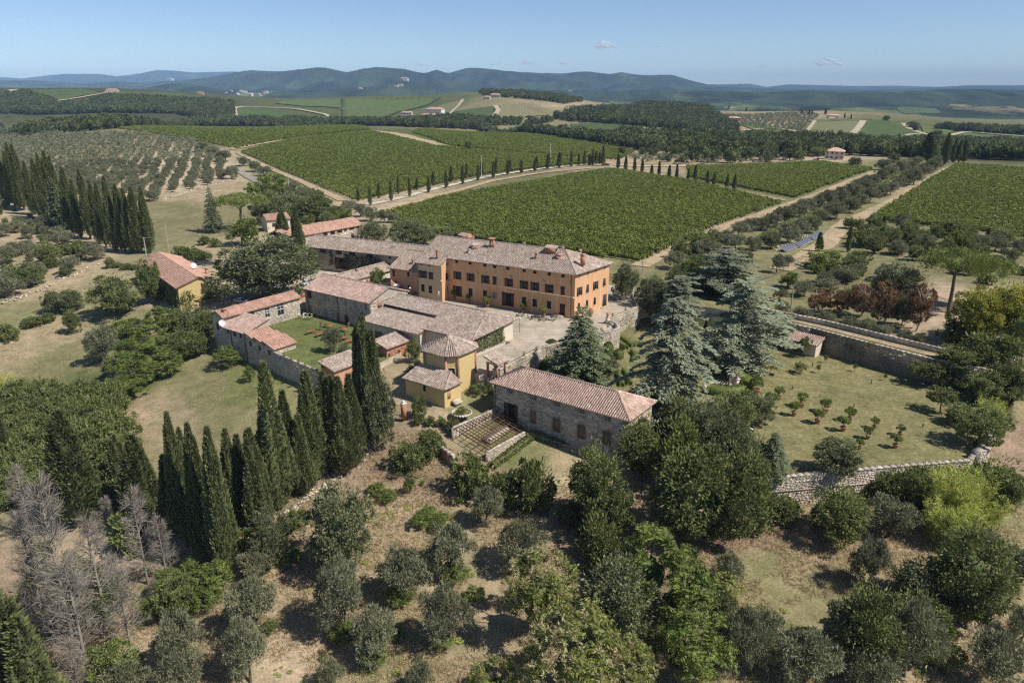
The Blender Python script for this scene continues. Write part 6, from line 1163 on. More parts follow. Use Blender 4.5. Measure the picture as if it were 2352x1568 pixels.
ro = [(1335,820,630,240,'olive below the ivy end of the garden wall'),(1230,1090,835,190,'olive in the middle of the right-hand slope'),(520,1070,910,150,'thin leaning olive on the dry right-hand slope'),(1740,1290,1045,250,'olive right of the dark bushy tree'),(1840,940,800,160,'olive above the dark bushy tree'),(2000,1100,885,170,'olive at the right picture edge'),(1120,1430,1140,240,'olive left of the bottom right trees'),(920,1600,1330,320,'wide olive at the bottom edge, right'),(680,1470,1200,220,'olive on the lower right slope beside the feathery tree'),(560,1520,1190,230,'olive nearest the dark feathery tree'),(1420,1530,1140,280,'pale olive at the bottom right'),(1880,1620,1330,300,'olive in the bottom right corner'),(1250,1640,1430,240,'low olive at the bottom edge, right of centre'),(2010,1350,1180,170,'olive at the right edge, lower')]
batch('R', 'olive', ro, name='slope_olive')
mass('R', 'bamboo', [(1650,790,475,230),(1730,720,465,230),(1600,860,620,220),(1810,770,600,220),(1690,860,650,240),(1560,700,520,200),(1850,260,120,130)], 'yellow-green bamboo clump below the garden corner', 'bamboo below the garden corner', name='bamboo')
batch('R', 'oak', [(1900,700,430,280,'pale leafy tree at the right of the bamboo'),(1480,640,500,200,'dark creeper mound on the garden wall')], name='corner_tree')
batch('R', 'bramble', [(800,720,610,220,'low bramble below the garden wall'),(660,800,650,160,'bramble at the edge of the dry bank')], 'shrub', 'bramble')
# walled garden and beyond
batch('3', 'fruit_tree', [(222,843,680,110,'small fruit tree in front of the pavilion'),(207,965,885,115,'low fruit tree on the upper garden lawn'),(1120,1045,865,190,'fruit tree at the right end of the upper garden wall'),(1262,1085,890,190,'fruit tree next to the right garden corner'),(1303,1275,1085,240,'fruit tree casting a long shadow on the right of the lawn'),(1480,1010,915,190,'fruit tree against the right-hand shrubs'),(343,962,893,36,'thin sapling on the upper garden lawn'),(630,952,888,32,'lone sapling in the middle of the garden lawn'),(868,1022,965,30,'sapling nearest the right garden corner'),(402,885,822,30,'faint sapling near the upper wall')], name='fruit_tree')
batch('3', 'oak', [(1640,1180,935,360,'dark tree at the right edge of the garden'),(1440,890,745,350,'dark tree over the end of the upper wall'),(1570,1520,1200,400,'large dark tree at the lower right of the garden'),(1420,1360,1205,240,'dark tree left of the large lower-right tree'),(1760,1420,1260,230,'dark tree right of the bamboo tuft'),(1900,1160,880,270,'dark tree at the right picture edge'),(1730,1000,880,200,'dark tree behind the garden corner trees'),(1880,860,530,230,'dark shaded tree below the yellow crowns'),(760,830,715,100,'dark shrub against the upper garden wall'),(1860,1150,1000,180,'shrub tree below the right edge tree')], name='garden_tree')
batch('3', 'yellow_tree', [(1540,740,290,370,'left yellow-green tree at the right picture edge'),(1710,720,245,400,'middle yellow-green tree at the right picture edge'),(1910,780,235,370,'yellow-green tree cut by the right picture edge'),(1600,760,420,300,'lower yellow-green crown between the others')])
batch('3', 'umbrella_pine', [(1365,490,5,500,'umbrella pine with tall visible trunk'),(1570,450,55,440,'umbrella pine right of the tall-trunked one')], name='umbrella_pine')
batch('3', 'rusty_tree', [(325,495,300,190,'leftmost rusty brown tree'),(485,510,285,200,'second rusty brown tree'),(680,520,255,230,'third rusty brown tree, broadest'),(845,590,240,230,'rusty brown tree with pale bare trunk'),(1115,635,245,210,'rightmost rusty brown tree, half green')], name='rusty_tree')
batch('3', 'evergreen', [(1000,590,330,200,'dark tree between the rusty trees'),(980,420,95,430,'dark spreading cedar behind the rusty trees')], name='dark_tree', var=0)
for i, (x, b, t, w) in enumerate([(60,490,405,130),(50,400,300,120),(215,535,450,140),(230,365,235,160),(410,578,480,150),(430,325,225,180),(570,255,145,200),(645,205,105,150),(590,615,520,150),(730,645,540,140),(855,685,590,160),(1020,718,630,120),(1140,745,655,120),(20,180,30,110),(110,130,40,100)]): PL('3', 'olive', x, b, t, w, f'{ORD[i]} olive from the left between the lane wall and the rusty trees', name='lane_olive', group='olives above the lane')
batch('3', 'bright_tree', [(100,295,165,150,'bright small tree left of the lane olives'),(385,140,0,310,'broad bright tree with a dark shadow above the lane olives')])
batch('N', 'slim_cypress', [(1380,1235,1145,36,'small cypress beside the right-hand vineyard'),(1138,1390,1215,42,'dark cypress in the upper right garden'),(935,1390,1258,60,'cypress beside the solar panels'),(2088,1345,1228,46,'cypress at the lower edge of the right-hand vineyard')], name='garden_cypress')
batch('N', 'oak', [(1210,1240,1150,80,'small round tree near the track bend'),(1240,1340,1190,140,'dark tree left of the upper right garden'),(1420,1350,1195,170,'tree in the middle of the upper right garden'),(1530,1300,1165,100,'slim tree in the upper right garden'),(1590,1345,1255,90,'small dark tree in the upper right garden'),(1700,1400,1310,130,'small dark tree at the garden path'),(1940,1300,1195,140,'dark tree below the right-hand vineyard'),(2200,1345,1225,190,'dark tree at the right below the vineyard'),(2320,1400,1280,110,'dark tree at the right picture edge below the vineyard'),(1320,1400,1270,150,'tree at the left of the garden path'),(2050,1420,1330,150,'tree beside the garden cypress'),(1480,1400,1300,120,'tree behind the broad bright tree'),(1650,1330,1230,110,'reddish shrub tree in the upper right garden')], name='park_tree')
batch('N', 'bright_tree', [(1860,1400,1235,190,'weeping light green tree in the upper right garden'),(100,1400,1250,260,'light green tree at the end of the large vineyard')])
# conifers of the formal garden
batch('2', 'weeping_cedar', [(320,1290,375,930,'blue-grey weeping cedar in front of the formal garden')], name='cedar')
batch('2', 'cedar', [(890,930,240,880,'largest blue-grey cedar beside the garden lawn'),(790,340,0,600,'cedar at the back of the formal garden'),(410,600,210,470,'paler cedar between the two large ones')], name='cedar')
batch('5', 'fir', [(1615,1510,835,680,'dark pointed fir on the edge of the gravel courtyard')], name='fir')
batch('5', 'evergreen', [(2000,780,440,260,'dark tree beside the iron gate'),(2240,900,560,260,'dark tree right of the iron gate'),(1780,1500,1230,330,'dark shrub tree behind the stone house roof')], name='gate_tree', var=1)
batch('2', 'evergreen', [(1200,760,480,220,'dark tree beside the garden pavilion'),(1010,1350,1115,310,'magnolia-like dark tree among the lemon pots')], name='garden_evergreen', var=2)
batch('2', 'oak', [(560,270,40,300,'bushy tree at the corner of the large vineyard'),(390,330,130,180,'olive-green tree behind the gate'),(230,420,190,190,'dark tree behind the pale cedar')], name='corner_tree')
batch('1', 'shrub', [(2060,950,715,150,'tall shrub against the stone house gable'),(2110,760,540,110,'climbing shrub on the stone house gable'),(340,620,470,120,'round shrub beside the iron gate pillar'),(800,445,360,150,'low plants along the chapel terrace wall'),(900,440,350,60,'climbing plant at the stone house corner')], 'shrub')
for i, (x, b, t, w) in enumerate([(432,690,618,80),(520,690,625,90),(610,730,635,120),(345,680,590,90)]): PL('1', 'shrub', x, b, t, w, f'{ORD[i]} clipped dome shrub from the middle along the chapel yard edge', cat='shrub', name='clipped_shrub', group='clipped shrubs of the chapel yard')

mass('R', 'bramble', [(1330,640,500,190),(1420,660,490,200),(1500,640,470,200),(1590,620,470,200),(1690,600,455,190),(1760,560,440,150)], 'leafy creeper mound over the right part of the garden wall', 'creeper mounds on the garden wall', 'shrub', 'creeper_mound')
mass('5', 'bramble', [(1330,1420,1290,200),(1450,1440,1330,190),(1500,1330,1220,170),(1700,1420,1280,220),(1760,1330,1230,150),(1270,1400,1330,130)], 'dark shrub at the foot of the courtyard wall by the fir', 'shrubs at the courtyard wall', 'shrub', 'wall_shrub')
# ------------------------------------------------------------------ walls
M_coping = stonemat('coping_stone', (.46,.40,.33), (.36,.31,.26), (.52,.46,.38)); M_terra = plain('terracotta', (.40,.205,.130), .85, nscale=5, var=.3); M_wire = plain('cable', (.20,.20,.20), .6); M_pole = plain('pole_wood', (.34,.29,.24), .85, nscale=4, var=.3); M_conc = plain('concrete_pole', (.52,.50,.46), .85, nscale=4, var=.2)
def stone_wall(name, label, path, zb, zt, th, mat, size=1.1, coping=.14, cat='wall', facing=(1,)):
    """free-standing wall: mortar core, uneven stones on the seen side, coping"""
    rt = root(name, (path[0][0], path[0][1], zb if not hasattr(zb, '__len__') else min(zb)), 0, label, cat); o0 = np.array([*path[0][:2], rt.location[2]])
    core, st, cp = MB(), MB(), MB()
    for i in range(len(path)-1):
        p, q = np.array(path[i][:2], float)-o0[:2], np.array(path[i+1][:2], float)-o0[:2]; L = np.linalg.norm(q-p); t = (q-p)/L; n = np.array([t[1], -t[0]]); rz = math.atan2(t[1], t[0]); b = (zb[i] if hasattr(zb, '__len__') else zb)-o0[2]; tp = (zt[i] if hasattr(zt, '__len__') else zt)-o0[2]
        core.box((*((p+q)/2), (b+tp)/2), (L+th*.5, th, tp-b), 0, rz); 
        if coping: 
            k = max(1, int(L/1.1)); [cp.box((*(p+t*(L*(j+.5)/k)), tp+coping/2), (L/k-.02, th+.16, coping*(.9+.2*rng.random())), 0, rz) for j in range(k)]
        for sg in facing:
            z = b
            while z < tp-.08:
                h = min(size*(.15+.13*rng.random()), tp-z); x = 0
                while x < L:
                    w = min(size*(.22+.4*rng.random()), L-x+.03); d = .03+.05*rng.random()
                    if rng.random() > .03: st.box((*(p+t*(x+w/2)+n*sg*(th/2+d/2-.02)), z+h/2), (w-.03, d, h-.03), 0, rz)
                    x += w
                z += h
    core.build('wall_core', M_mortar, rt); st.build('stonework', mat, rt, kind='stuff')
    if coping: cp.build('coping', M_coping, rt)
    return rt
ct = COURT
stone_wall('retaining_wall', 'courtyard retaining wall with pots behind the stone house', [ct[0], ct[1]], -5.5, .55, .55, M_palestone)
stone_wall('retaining_wall', 'courtyard retaining wall behind the dark fir', [ct[1], ct[2], ct[3]], -5.5, .5, .55, M_palestone)
stone_wall('terrace_bastion', 'curved pale bastion of the courtyard above the formal garden', [ct[3], ct[4], ct[5], ct[6], ct[7]], -5.5, .75, .6, M_palestone)
stone_wall('retaining_wall', 'courtyard parapet leading to the iron gate', [ct[7], ct[8]], -5.5, .55, .55, M_palestone)
stone_wall('garden_wall', 'pale stone retaining wall below the lemon garden', [GARDEN[16], GARDEN[0], GARDEN[1], GARDEN[2]], -10.5, -3.75, .7, M_palestone, 1.3)
mb = MB(); g0, g1 = np.array(GARDEN[0]), np.array(GARDEN[1]); t_ = (g1-g0)/np.linalg.norm(g1-g0); n_ = np.array([t_[1], -t_[0]]); mb.bar((*(g0+n_*.42),-6.1), (*(g1+n_*.42),-6.1), .18, .16); mb.build('stone_ledge', M_coping, label='thin stone ledge along the pale garden wall', cat='ledge')
stone_wall('garden_wall', 'stone wall at the right-hand side of the lemon garden', [GARDEN[2], GARDEN[3], GARDEN[4]], -9.5, -3.7, .6, M_stone)
up_ = [(60.2,169.2), (68.6,161.5), (84.5,141.5), (95.3,132.9)]; stone_wall('upper_garden_wall', 'tall shade-toned stone wall between lemon garden and lane', up_, -5.0, .45, .55, M_shadestone, 1.2)
for o_, lab_ in ((-.65,'left wheel rut of the lane'),(.65,'right wheel rut of the lane')): ribbon('wheel_track', [(60.5+o_,174.5),(71.2+o_,163.8),(86.8+o_,144.4),(98.8+o_,135.9),(119.5+o_,124.6)], .8, M_dirt, lab_, .03, 1.5)
stone_wall('lane_wall', 'low stone wall on the far side of the lane', [(60,177.6), (73.2,165.2), (88.8,146.6), (100.2,138.3), (121,126.8)], -.6, 1.0, .5, M_stone, 1.1)
stone_wall('yard_wall', 'low yard wall topped with flower pots above the meadow', [lw(40.2,-56.4), lw(22.4,-58.5)], -6.5, -.35, .5, M_palestone)
p_ = un(*px('R',1805,440), -5.0); stone_wall('wall_stub', 'pale broken stub of wall at the garden corner', [p_[:2]+np.array([-.8,0]), p_[:2]+np.array([.9,.5])], -7, -2.9, 1.2, M_palestone, coping=0)
stone_wall('greenhouse_wall', 'pale back wall of the greenhouse frame', [lw(-10.9,-58.6), lw(-12.2,-46.8)], -7, -3.1, .5, M_palestone)
stone_wall('greenhouse_kerb', 'low front wall of the greenhouse frame', [lw(-18.7,-59.2), lw(-19.6,-49.2)], -7.5, -5.1, .5, M_palestone)
stone_wall('ruined_wall', 'roofless brick wall with sloping top left of the greenhouse', [lw(-9.3,-62.0), lw(-15.6,-64.0)], -8.5, -4.7, .45, M_brick)
def drystone(pts, label, w=1.0, h=.55, n=5.0):
    P = resample([p[:2] for p in pts], 1.0); T = np.gradient(P, axis=0); T /= np.linalg.norm(T, axis=1)[:,None]; mb = MB(); m = int(len(P)*n)
    for k in range(m):
        i = rng.integers(0, len(P)); q = P[i] + np.array([-T[i,1], T[i,0]])*rng.normal()*w*.4 + T[i]*rng.random(); s_ = .18+.35*rng.random()**2; mb.box((*q, float(hz(q[0:1], q[1:2])[0])+h*rng.random()*max(0, 1-abs(rng.normal())*.5)), (s_*1.4, s_, s_*.8), 0, rng.random()*3)
    mb.build('dry_stone_bank', M_palestone, label=label, cat='stone bank', kind='stuff')
drystone(GP(ZP('A',[(1120,1035),(1290,978),(1450,937),(1560,905),(1610,885)])), 'white dry stone bank below the olive grove', 1.6)
drystone(GP(ZP('L',[(0,625),(120,580),(240,540),(400,470),(490,420),(580,395),(680,340),(780,310)])), 'white dry stone bank along the left-hand meadow', 1.8)
drystone(GP(ZP('B',[(1560,640),(1680,560),(1830,455),(1930,390),(2020,330)])), 'pale stone edging at the foot of the near cypress row', 1.0, .5, 7)
for k in range(5): y0 = 345+k*14; drystone(GP([(300+k*18, y0+60),(380+k*20, y0+48),(440+k*16, y0+38)]), f'{ORD[k]} line of pale stones between the olive grove rows', 1.2, .3, 2.5)
drystone(GP(ZP('N',[(640,1377),(760,1310),(860,1280)])), 'white stone bank above the solar panels', 1.6)
# ------------------------------------------------------------------ creepers on walls
def ivy(Hs, p, q, s0, s1, z0, z1, label, mat='oak', dens=34, L=.26, name='ivy'):
    p, q = np.array(p, float), np.array(q, float); t = (q-p)/np.linalg.norm(q-p); n = np.array([t[1], -t[0]]); mb = MB(); m = int((s1-s0)*(z1-z0)*dens); s_ = s0+(s1-s0)*rng.random(m); z = z0+(z1-z0)*rng.random(m)
    keep = fbm(s_/1.6, z/1.3, 3, 5)*1.4 + np.minimum(1, np.minimum((s_-s0), (s1-s_))/1.2)*.5 > .12; s_, z = s_[keep], z[keep]; m = len(s_); off = .04+.3*rng.random(m)
    P = np.array([[*Hs.W(*(p+t*a+n*o)), zz+Hs.z] for a, o, zz in zip(s_, off, z)]); nw = Hs.W(*n)-Hs.W(0,0)
    leaves(mb, P, np.array([*nw, .0])*.7+rdir(m)*.8+np.array([0,0,-.3]), L, .8); tb = MB()
    for k in range(4): a = s0+(s1-s0)*(k+.5)/4; w0 = Hs.W(*(p+t*a+n*.05)); tb.tube([(*w0, z0+Hs.z-.2), (*w0, (z0+z1)/2+Hs.z)], [.05,.02], 4)
    rt = root(name, (*Hs.W(*(p+t*(s0+s1)/2)), Hs.z+z0), 0, label, 'climbing plant'); l_ = np.array(rt.location)
    for b_, nm, mt in ((mb,'foliage',LM[mat]),(tb,'stem',M_bark)): b_.V = [v_-l_ for v_ in b_.V]; b_.build(nm, mt, rt)
class _H:  # plain frame for walls in the open
    z = 0.0
    def W(s, x, y): return np.array([x, y])
    def __init__(s, z=0.0): s.z = z
TB = House.__new__(House); TB.o = VO; TB.rot = VROT; TB.c, TB.s = math.cos(VROT), math.sin(VROT); TB.z = 0
ivy(TB, (-4.4,-34.2), (-3.6,-20.3), .3, 11.2, .2, 3.9, 'thick ivy on the courtyard end of the tithe barn', 'oak', 60)
RW = House.__new__(House); RW.o = np.array([-62.7,222.5]); RW.rot = R(-24.7); RW.c, RW.s = math.cos(RW.rot), math.sin(RW.rot); RW.z = -.5
ivy(RW, (0,0), (40,0), 14, 27, .2, 6.6, 'dark ivy on the rear wing wall', 'dark', 26, .36); ivy(RW, (0,0), (40,0), 8.3, 10.6, 2.5, 6.8, 'small creeper beside the rear wing gateway', 'dark', 26, .36)
YH = House.__new__(House); YH.o = np.array([-86.8,186.5]); YH.rot = R(38); YH.c, YH.s = math.cos(YH.rot), math.sin(YH.rot); YH.z = -2.2
ivy(YH, (0,40), (0,0), 26, 40, -1.5, 5.0, 'dark ivy on the left wall of the yellow house', 'oak', 22, .36); ivy(YH, (0,0), (10.6,0), 0, 3.8, -.3, 4.6, 'ivy on the left corner of the yellow gable', 'oak', 26, .36)
ivy(_H(), GARDEN[1], GARDEN[2], .2, 13, -9.0, -4.0, 'dark ivy covering the right part of the garden wall', 'oak', 40); ivy(_H(), up_[1], up_[2], 2.0, 4.0, -4.3, .3, 'ivy patch on the upper garden wall beside the pavilion', 'oak', 40); ivy(_H(), up_[1], up_[2], 8, 14, -2.6, .5, 'trailing ivy along the top of the upper garden wall', 'oak', 30)
ivy(_H(), ct[0], ct[1], 2, 17, -1.6, .5, 'trailing plants on the courtyard retaining wall', 'lime', 16); ivy(_H(), ct[7], ct[8], 2, 13, -4.3, -.3, 'plants hanging on the parapet near the gate', 'lime', 16)
ivy(_H(), ct[1], ct[2], .3, 8.2, -4.4, .4, 'dense creeper on the courtyard wall behind the fir', 'oak', 34); ivy(_H(), ct[2], ct[3], .3, 6.5, -4.4, .2, 'creeper on the courtyard wall next to the bastion', 'oak', 26)
ivy(SH, (0,0), (0,8.6), 1.6, 7.8, .2, 6.2, 'creeper on the right gable of the stone house', 'lime', 22)
# ------------------------------------------------------------------ pots, lemons
def pot_mesh(r, h): mb = MB(); mb.lathe([(.001,0),(r*.62,0),(r*.7,h*.15),(r*.95,h*.82),(r*1.08,h*.84),(r*1.08,h),(r*.95,h),(r*.9,h*.9),(.001,h*.88)], 14); return mb
POT = pot_mesh(.46,.8).data('pot', M_terra); LEM = []
for i in range(4):
    mb = MB(); clumps(mb, 900, 16, (0,0,1.75), (.62,.62,.5), .32, .24, .5, .3, -.7, .5); LEM.append((mb.data('crown', LM['lime' if i != 1 else 'oak']), trunk(1.5, .06, .05, 3, .35).data('trunk', M_bark)))
def lemon(u, v, ht, label, z=-4.5, group='potted lemons in the garden', sc=None):
    p = un(u, v, z); y = p[1]; top = zat(u, ht, y)-z; s_ = sc or max(.7, top/2.35); o = root('potted_lemon', p, rng.random()*6.28, label, 'potted tree', group); c, t = LEM[int(rng.integers(0,4))]; link('pot', POT, o); link('trunk', t, o).location = (0,0,.2); link('crown', c, o).location = (0,0,.05); o.scale = (s_*(.92+.2*rng.random()),)*2+(s_,); return o
lz = [('3',155,1298,1195),('3',215,1232,1130),('3',340,1358,1255),('3',400,1272,1175),('3',540,1418,1312),('3',588,1342,1242),('3',735,1478,1390),('3',785,1397,1318),('3',950,1550,1455),('3',985,1452,1375),('3',33,1172,1078),('2',1028,1130,1005),('2',1135,1240,1130),('2',955,1176,1098),('3',670,1560,1490)]
ll = ['front lemon of the first pair on the garden lawn','back lemon of the first pair on the garden lawn','front lemon of the second pair, large pot','back lemon of the second pair','front lemon of the third pair','back lemon of the third pair','front lemon of the fourth pair','back lemon of the fourth pair, spreading crown','front lemon of the last pair on the right','back lemon of the last pair on the right','lemon in a wide bowl nearest the statues','large lemon beside the statue hedge','bright lemon right of the magnolia','lemon half hidden behind the magnolia','low potted shrub near the garden edge']
for (z, x, b, t), lab in zip(lz, ll): lemon(*px(z, x, b), px(z, x, t)[1], lab)
for (x, b, t), lab in zip([(485,782,700),(612,808,738),(785,848,760),(1103,893,818),(1280,940,848)], ['potted lemon next to the villa wing','second potted lemon from the wing on the courtyard','potted lemon in the middle of the villa front','potted lemon behind the café tables','potted lemon at the right end of the café tables']): lemon(*px('5', x, b), px('5', x, t)[1], lab, 0, 'potted lemons along the villa')
o = lemon(*px('2',835,1278), px('2',835,1240)[1], 'small empty-looking terracotta pot near the magnolia', sc=.55)
SPOT_M = pot_mesh(.22,.34).data('pot', M_terra); fl_ = MB(); clumps(fl_, 160, 8, (0,0,.5), (.22,.22,.18), .13, .14, .5, .4, -.5, .4); SF = fl_.data('plant', LM['fern'])
pots = [('5',955,1352,.72),('5',1112,1284,.72),('5',1225,1233,.72),('5',1805,1062,.9),('5',1862,1030,.9),('5',1905,930,.72),('5',2020,876,.72),('5',2118,838,.72)] + [('4',760+62*k,1172+33*k,-.2) for k in range(5)]
for i, (z, x, y, zz) in enumerate(pots):
    o = root('flower_pot', un(*px(z, x, y), zz), 0, (f'{ORD[i]} small flower pot from the near end on the courtyard parapet' if i < 8 else f'{ORD[i-8]} small flower pot from the shed on the yard wall'), 'flower pot', 'pots on the walls'); link('pot', SPOT_M, o); link('plant', SF, o)
def urn(p, label):
    o = root('urn', p, VROT, label, 'urn'); mb = MB(); mb.box((0,0,.75),(.7,.7,1.5)); mb.box((0,0,1.56),(.85,.85,.12)); mb.build('pedestal', M_palestone, o); mb = MB(); mb.lathe([(.001,0),(.2,0),(.12,.12),(.3,.4),(.36,.7),(.28,.78),(.4,.9),(.001,.86)], 12, (0,0,1.62)); mb.build('vase', M_terra, o)
urn(un(*px('5',853,1470), .0), 'dark urn on a brick pedestal at the near courtyard corner'); urn(un(*px('5',1858,995), .0), 'urn on the end of the curved bastion')
o = root('terracotta_jar', un(*px('5',1713,906), 0), 0, 'big round terracotta jar at the villa side wall', 'jar'); mb = MB(); mb.lathe([(.001,0),(.35,0),(.62,.45),(.66,.85),(.45,1.2),(.36,1.3),(.44,1.4),(.3,1.38),(.25,1.2)], 16); mb.build('body', M_terra, o, smooth=True)
mb = MB(); mb.lathe([(.66,.84),(.70,.88),(.66,.92)], 16); mb.build('band', M_terra, o)
# ------------------------------------------------------------------ furniture
M_table = plain('varnished_table', (.36,.13,.05), .35, nscale=6, var=.25); M_chair = plain('dark_metal_chair', (.07,.07,.07), .5); M_straw = plain('straw_seat', (.60,.50,.34), .9)
tb_ = MB(); [tb_.box((0,-.36+.18*k,.76),(2.5,.165,.05)) for k in range(5)]; TTOP = tb_.data('top', M_table); tl = MB(); tl.box((0,0,.36),(.07,.07,.76)); TLEG = tl.data('leg', M_wood); tr_ = MB(); [tr_.box((0,s_*.36,.70),(2.2,.03,.08)) for s_ in (-1,1)]; TRAIL = tr_.data('rail', M_wood)
def table(p, rz, label):
    o = root('long_table', p, rz, label, 'table', 'long wooden tables'); link('top', TTOP, o); link('rail', TRAIL, o)
    for x in (-1.1, 1.1):
        for y in (-.36,.36): link('leg', TLEG, o).location = (x, y, 0)
tz = [(990,975,1,'long table at the far left of the lawn'),(1078,997,1,'long table second from the left on the lawn'),(1150,922,0,'long table nearest the barn wall'),(1285,952,0,'long table behind the small tree'),(1140,1022,1,'long table left of the small tree'),(1410,990,0,'long table nearest the arched barn door'),(1340,1062,1,'long table behind the dark round bush'),(1420,1095,1,'long table half hidden by the tall cypress'),(1290,1035,1,'long table just right of the small tree')]
for x, y, a, lab in tz: table(un(*px('4', x, y), -1), VROT+(math.pi/2 if a else 0)+rng.normal()*.04, lab)
for x, y, lab in ((150,742,'long table left of the two at the villa wing'),(250,760,'long table right of the two at the villa wing')): table(un(*px('5', x, y), 0), R(-29.5), lab)
cb = MB(); cb.box((0,0,.45),(.42,.42,.04)); CSEAT = cb.data('seat', M_chair); cb = MB(); [cb.bar((-.18+.12*k,.2,.45),(-.18+.12*k,.26,.9), .025) for k in range(4)]; cb.bar((-.2,.26,.9),(.2,.26,.9), .035); CBACK = cb.data('backrest', M_chair); cb = MB(); cb.bar((0,0,0),(0,0,.45), .035); CLEG = cb.data('leg', M_chair); cb = MB(); cb.lathe([(.001,.74),(.42,.74),(.42,.70),(.001,.70)], 16); cb.box((0,0,.36),(.06,.06,.7)); cb.lathe([(.25,0),(.25,.03),(.001,.04)], 10); CTAB = cb.data('cafe_table', M_chair)
cn = 0
for i, (x, y) in enumerate(((1075,925),(1185,952),(1272,965),(1358,965))):
    c = un(*px('5', x, y), 0); o = link('cafe_table', CTAB, None, label=f'{ORD[i]} round dark café table from the left on the gravel', cat='table', group='café tables'); o.location = c
    for k in range(4 if i < 3 else 3):
        a = k*math.pi/2+rng.random()*.8+i; p = c+np.array([math.cos(a), math.sin(a), 0])*.95; ch = root('cafe_chair', p, a-math.pi/2, f'{("left","back","right","front")[k]} dark chair at the {ORD[i]} café table from the left', 'chair', 'café chairs'); link('seat', CSEAT, ch); link('backrest', CBACK, ch)
        for lx in (-.18,.18):
            for ly in (-.18,.18): link('leg', CLEG, ch).location = (lx, ly, 0)
for i in range(9):
    p = un(*px('4', 945+(i%5)*19, 815+(i//5)*28+(i%2)*8), -1); o = root('stool', p, 0, f'{ORD[i]} straw-topped stool from the left beside the barn door', 'stool', 'stools by the barn'); mb = MB(); mb.lathe([(.001,.78),(.24,.8),(.26,.74),(.001,.72)], 10); mb.build('seat', M_straw, o)
    for k in range(4): mb = MB(); mb.bar((math.cos(k*1.57+.8)*.3, math.sin(k*1.57+.8)*.3, 0), (math.cos(k*1.57+.8)*.17, math.sin(k*1.57+.8)*.17, .74), .04); mb.build('leg', M_wood, o)
for x, y, nn, lab in ((1080,942,8,'tall stack of wooden chairs on the lawn'),(1300,1010,5,'stack of wooden chairs behind the small tree'),(1428,1035,5,'stack of wooden chairs by the right-hand tables'),(1330,915,4,'stack of chairs in the shade near the arched door'),(925,840,5,'stack of pale chairs at the lawn corner')):
    o = root('chair_stack', un(*px('4', x, y), -1), VROT, lab, 'chair stack')
    for k in range(nn): mb = MB(); mb.box((rng.normal()*.02, .03*k, .44+k*.2),(.42,.4,.04)); mb.box((0, .03*k+.2, .7+k*.2),(.4,.03,.16)); [mb.bar((sx*.18, sy*.17+.03*k, k*.2),(sx*.18, sy*.17+.03*k, .44+k*.2), .035) for sx in (-1,1) for sy in (-1,1)] if k == 0 else [mb.bar((sx*.18, .17+.03*k, .2+k*.2),(sx*.18, .2+.03*k, .75+k*.2), .035) for sx in (-1,1)]; mb.build('chair', M_wood if nn != 5 or x > 1000 else M_white, o)
for i, (x, y) in enumerate(((975,1350),(1000,1352),(985,1368))):
    o = root('garden_chair', un(*px('2', x, y), -4.5), i*2.1, f'{("left","right","front")[i]} white garden chair under the magnolia', 'chair', 'white garden chairs'); mb = MB(); mb.box((0,0,.45),(.48,.48,.05)); mb.build('seat', M_white, o); mb = MB(); mb.box((0,.24,.75),(.46,.05,.5)); mb.build('backrest', M_white, o)
    for lx in (-.2,.2):
        for ly in (-.2,.2): mb = MB(); mb.bar((lx,ly,0),(lx,ly,.45), .05); mb.build('leg', M_white, o)
o = root('garden_table', un(*px('2',968,1432), -4.5), .5, 'white square table on the garden lawn', 'table'); mb = MB(); mb.box((0,0,.74),(1.3,.9,.05)); mb.build('top', M_white, o)
for lx in (-.55,.55):
    for ly in (-.36,.36): mb = MB(); mb.bar((lx,ly,0),(lx,ly,.72), .05); mb.build('leg', M_iron, o)
for i, (x, y) in enumerate(((142,1092),(300,908),(762,1046),(625,1232),(1165,1388),(1930,1090))): mb = MB(); mb.box((0,0,.35),(.14,.14,.75)); mb.box((0,0,.74),(.17,.17,.05)); o = mb.build('garden_light', M_iron, label=f'{("leftmost","upper","far","middle","right","rightmost")[i]} short dark post light on the garden lawn', cat='post light', group='post lights on the lawn'); o.location = un(*px('3', x, y), -4.5)
M_blue = plain('blue_tarpaulin', (.16,.33,.62), .45, nscale=2, var=.3)
o = MB(); gx, gy = np.meshgrid(np.linspace(-2.6,2.6,14), np.linspace(-1.6,1.6,9)); gz = .95+.12*fbm(gx*1.3, gy*1.3, 3, 4)-np.where(np.maximum(abs(gx)/2.6, abs(gy)/1.6) > .85, .5, 0); ix = np.arange(gx.size).reshape(gx.shape); o.add(np.column_stack([gx.ravel(), gy.ravel(), gz.ravel()]), np.stack([ix[:-1,:-1], ix[:-1,1:], ix[1:,1:], ix[1:,:-1]], -1).reshape(-1,4)); o = o.build('tarpaulin', M_blue, label='blue tarpaulin draped in the yard behind the tall cypresses', cat='tarpaulin', smooth=True); o.location = un(*px('4',1700,1000), -1.6)+np.array([0,0,.6]); o.rotation_euler = (0,0,VROT)
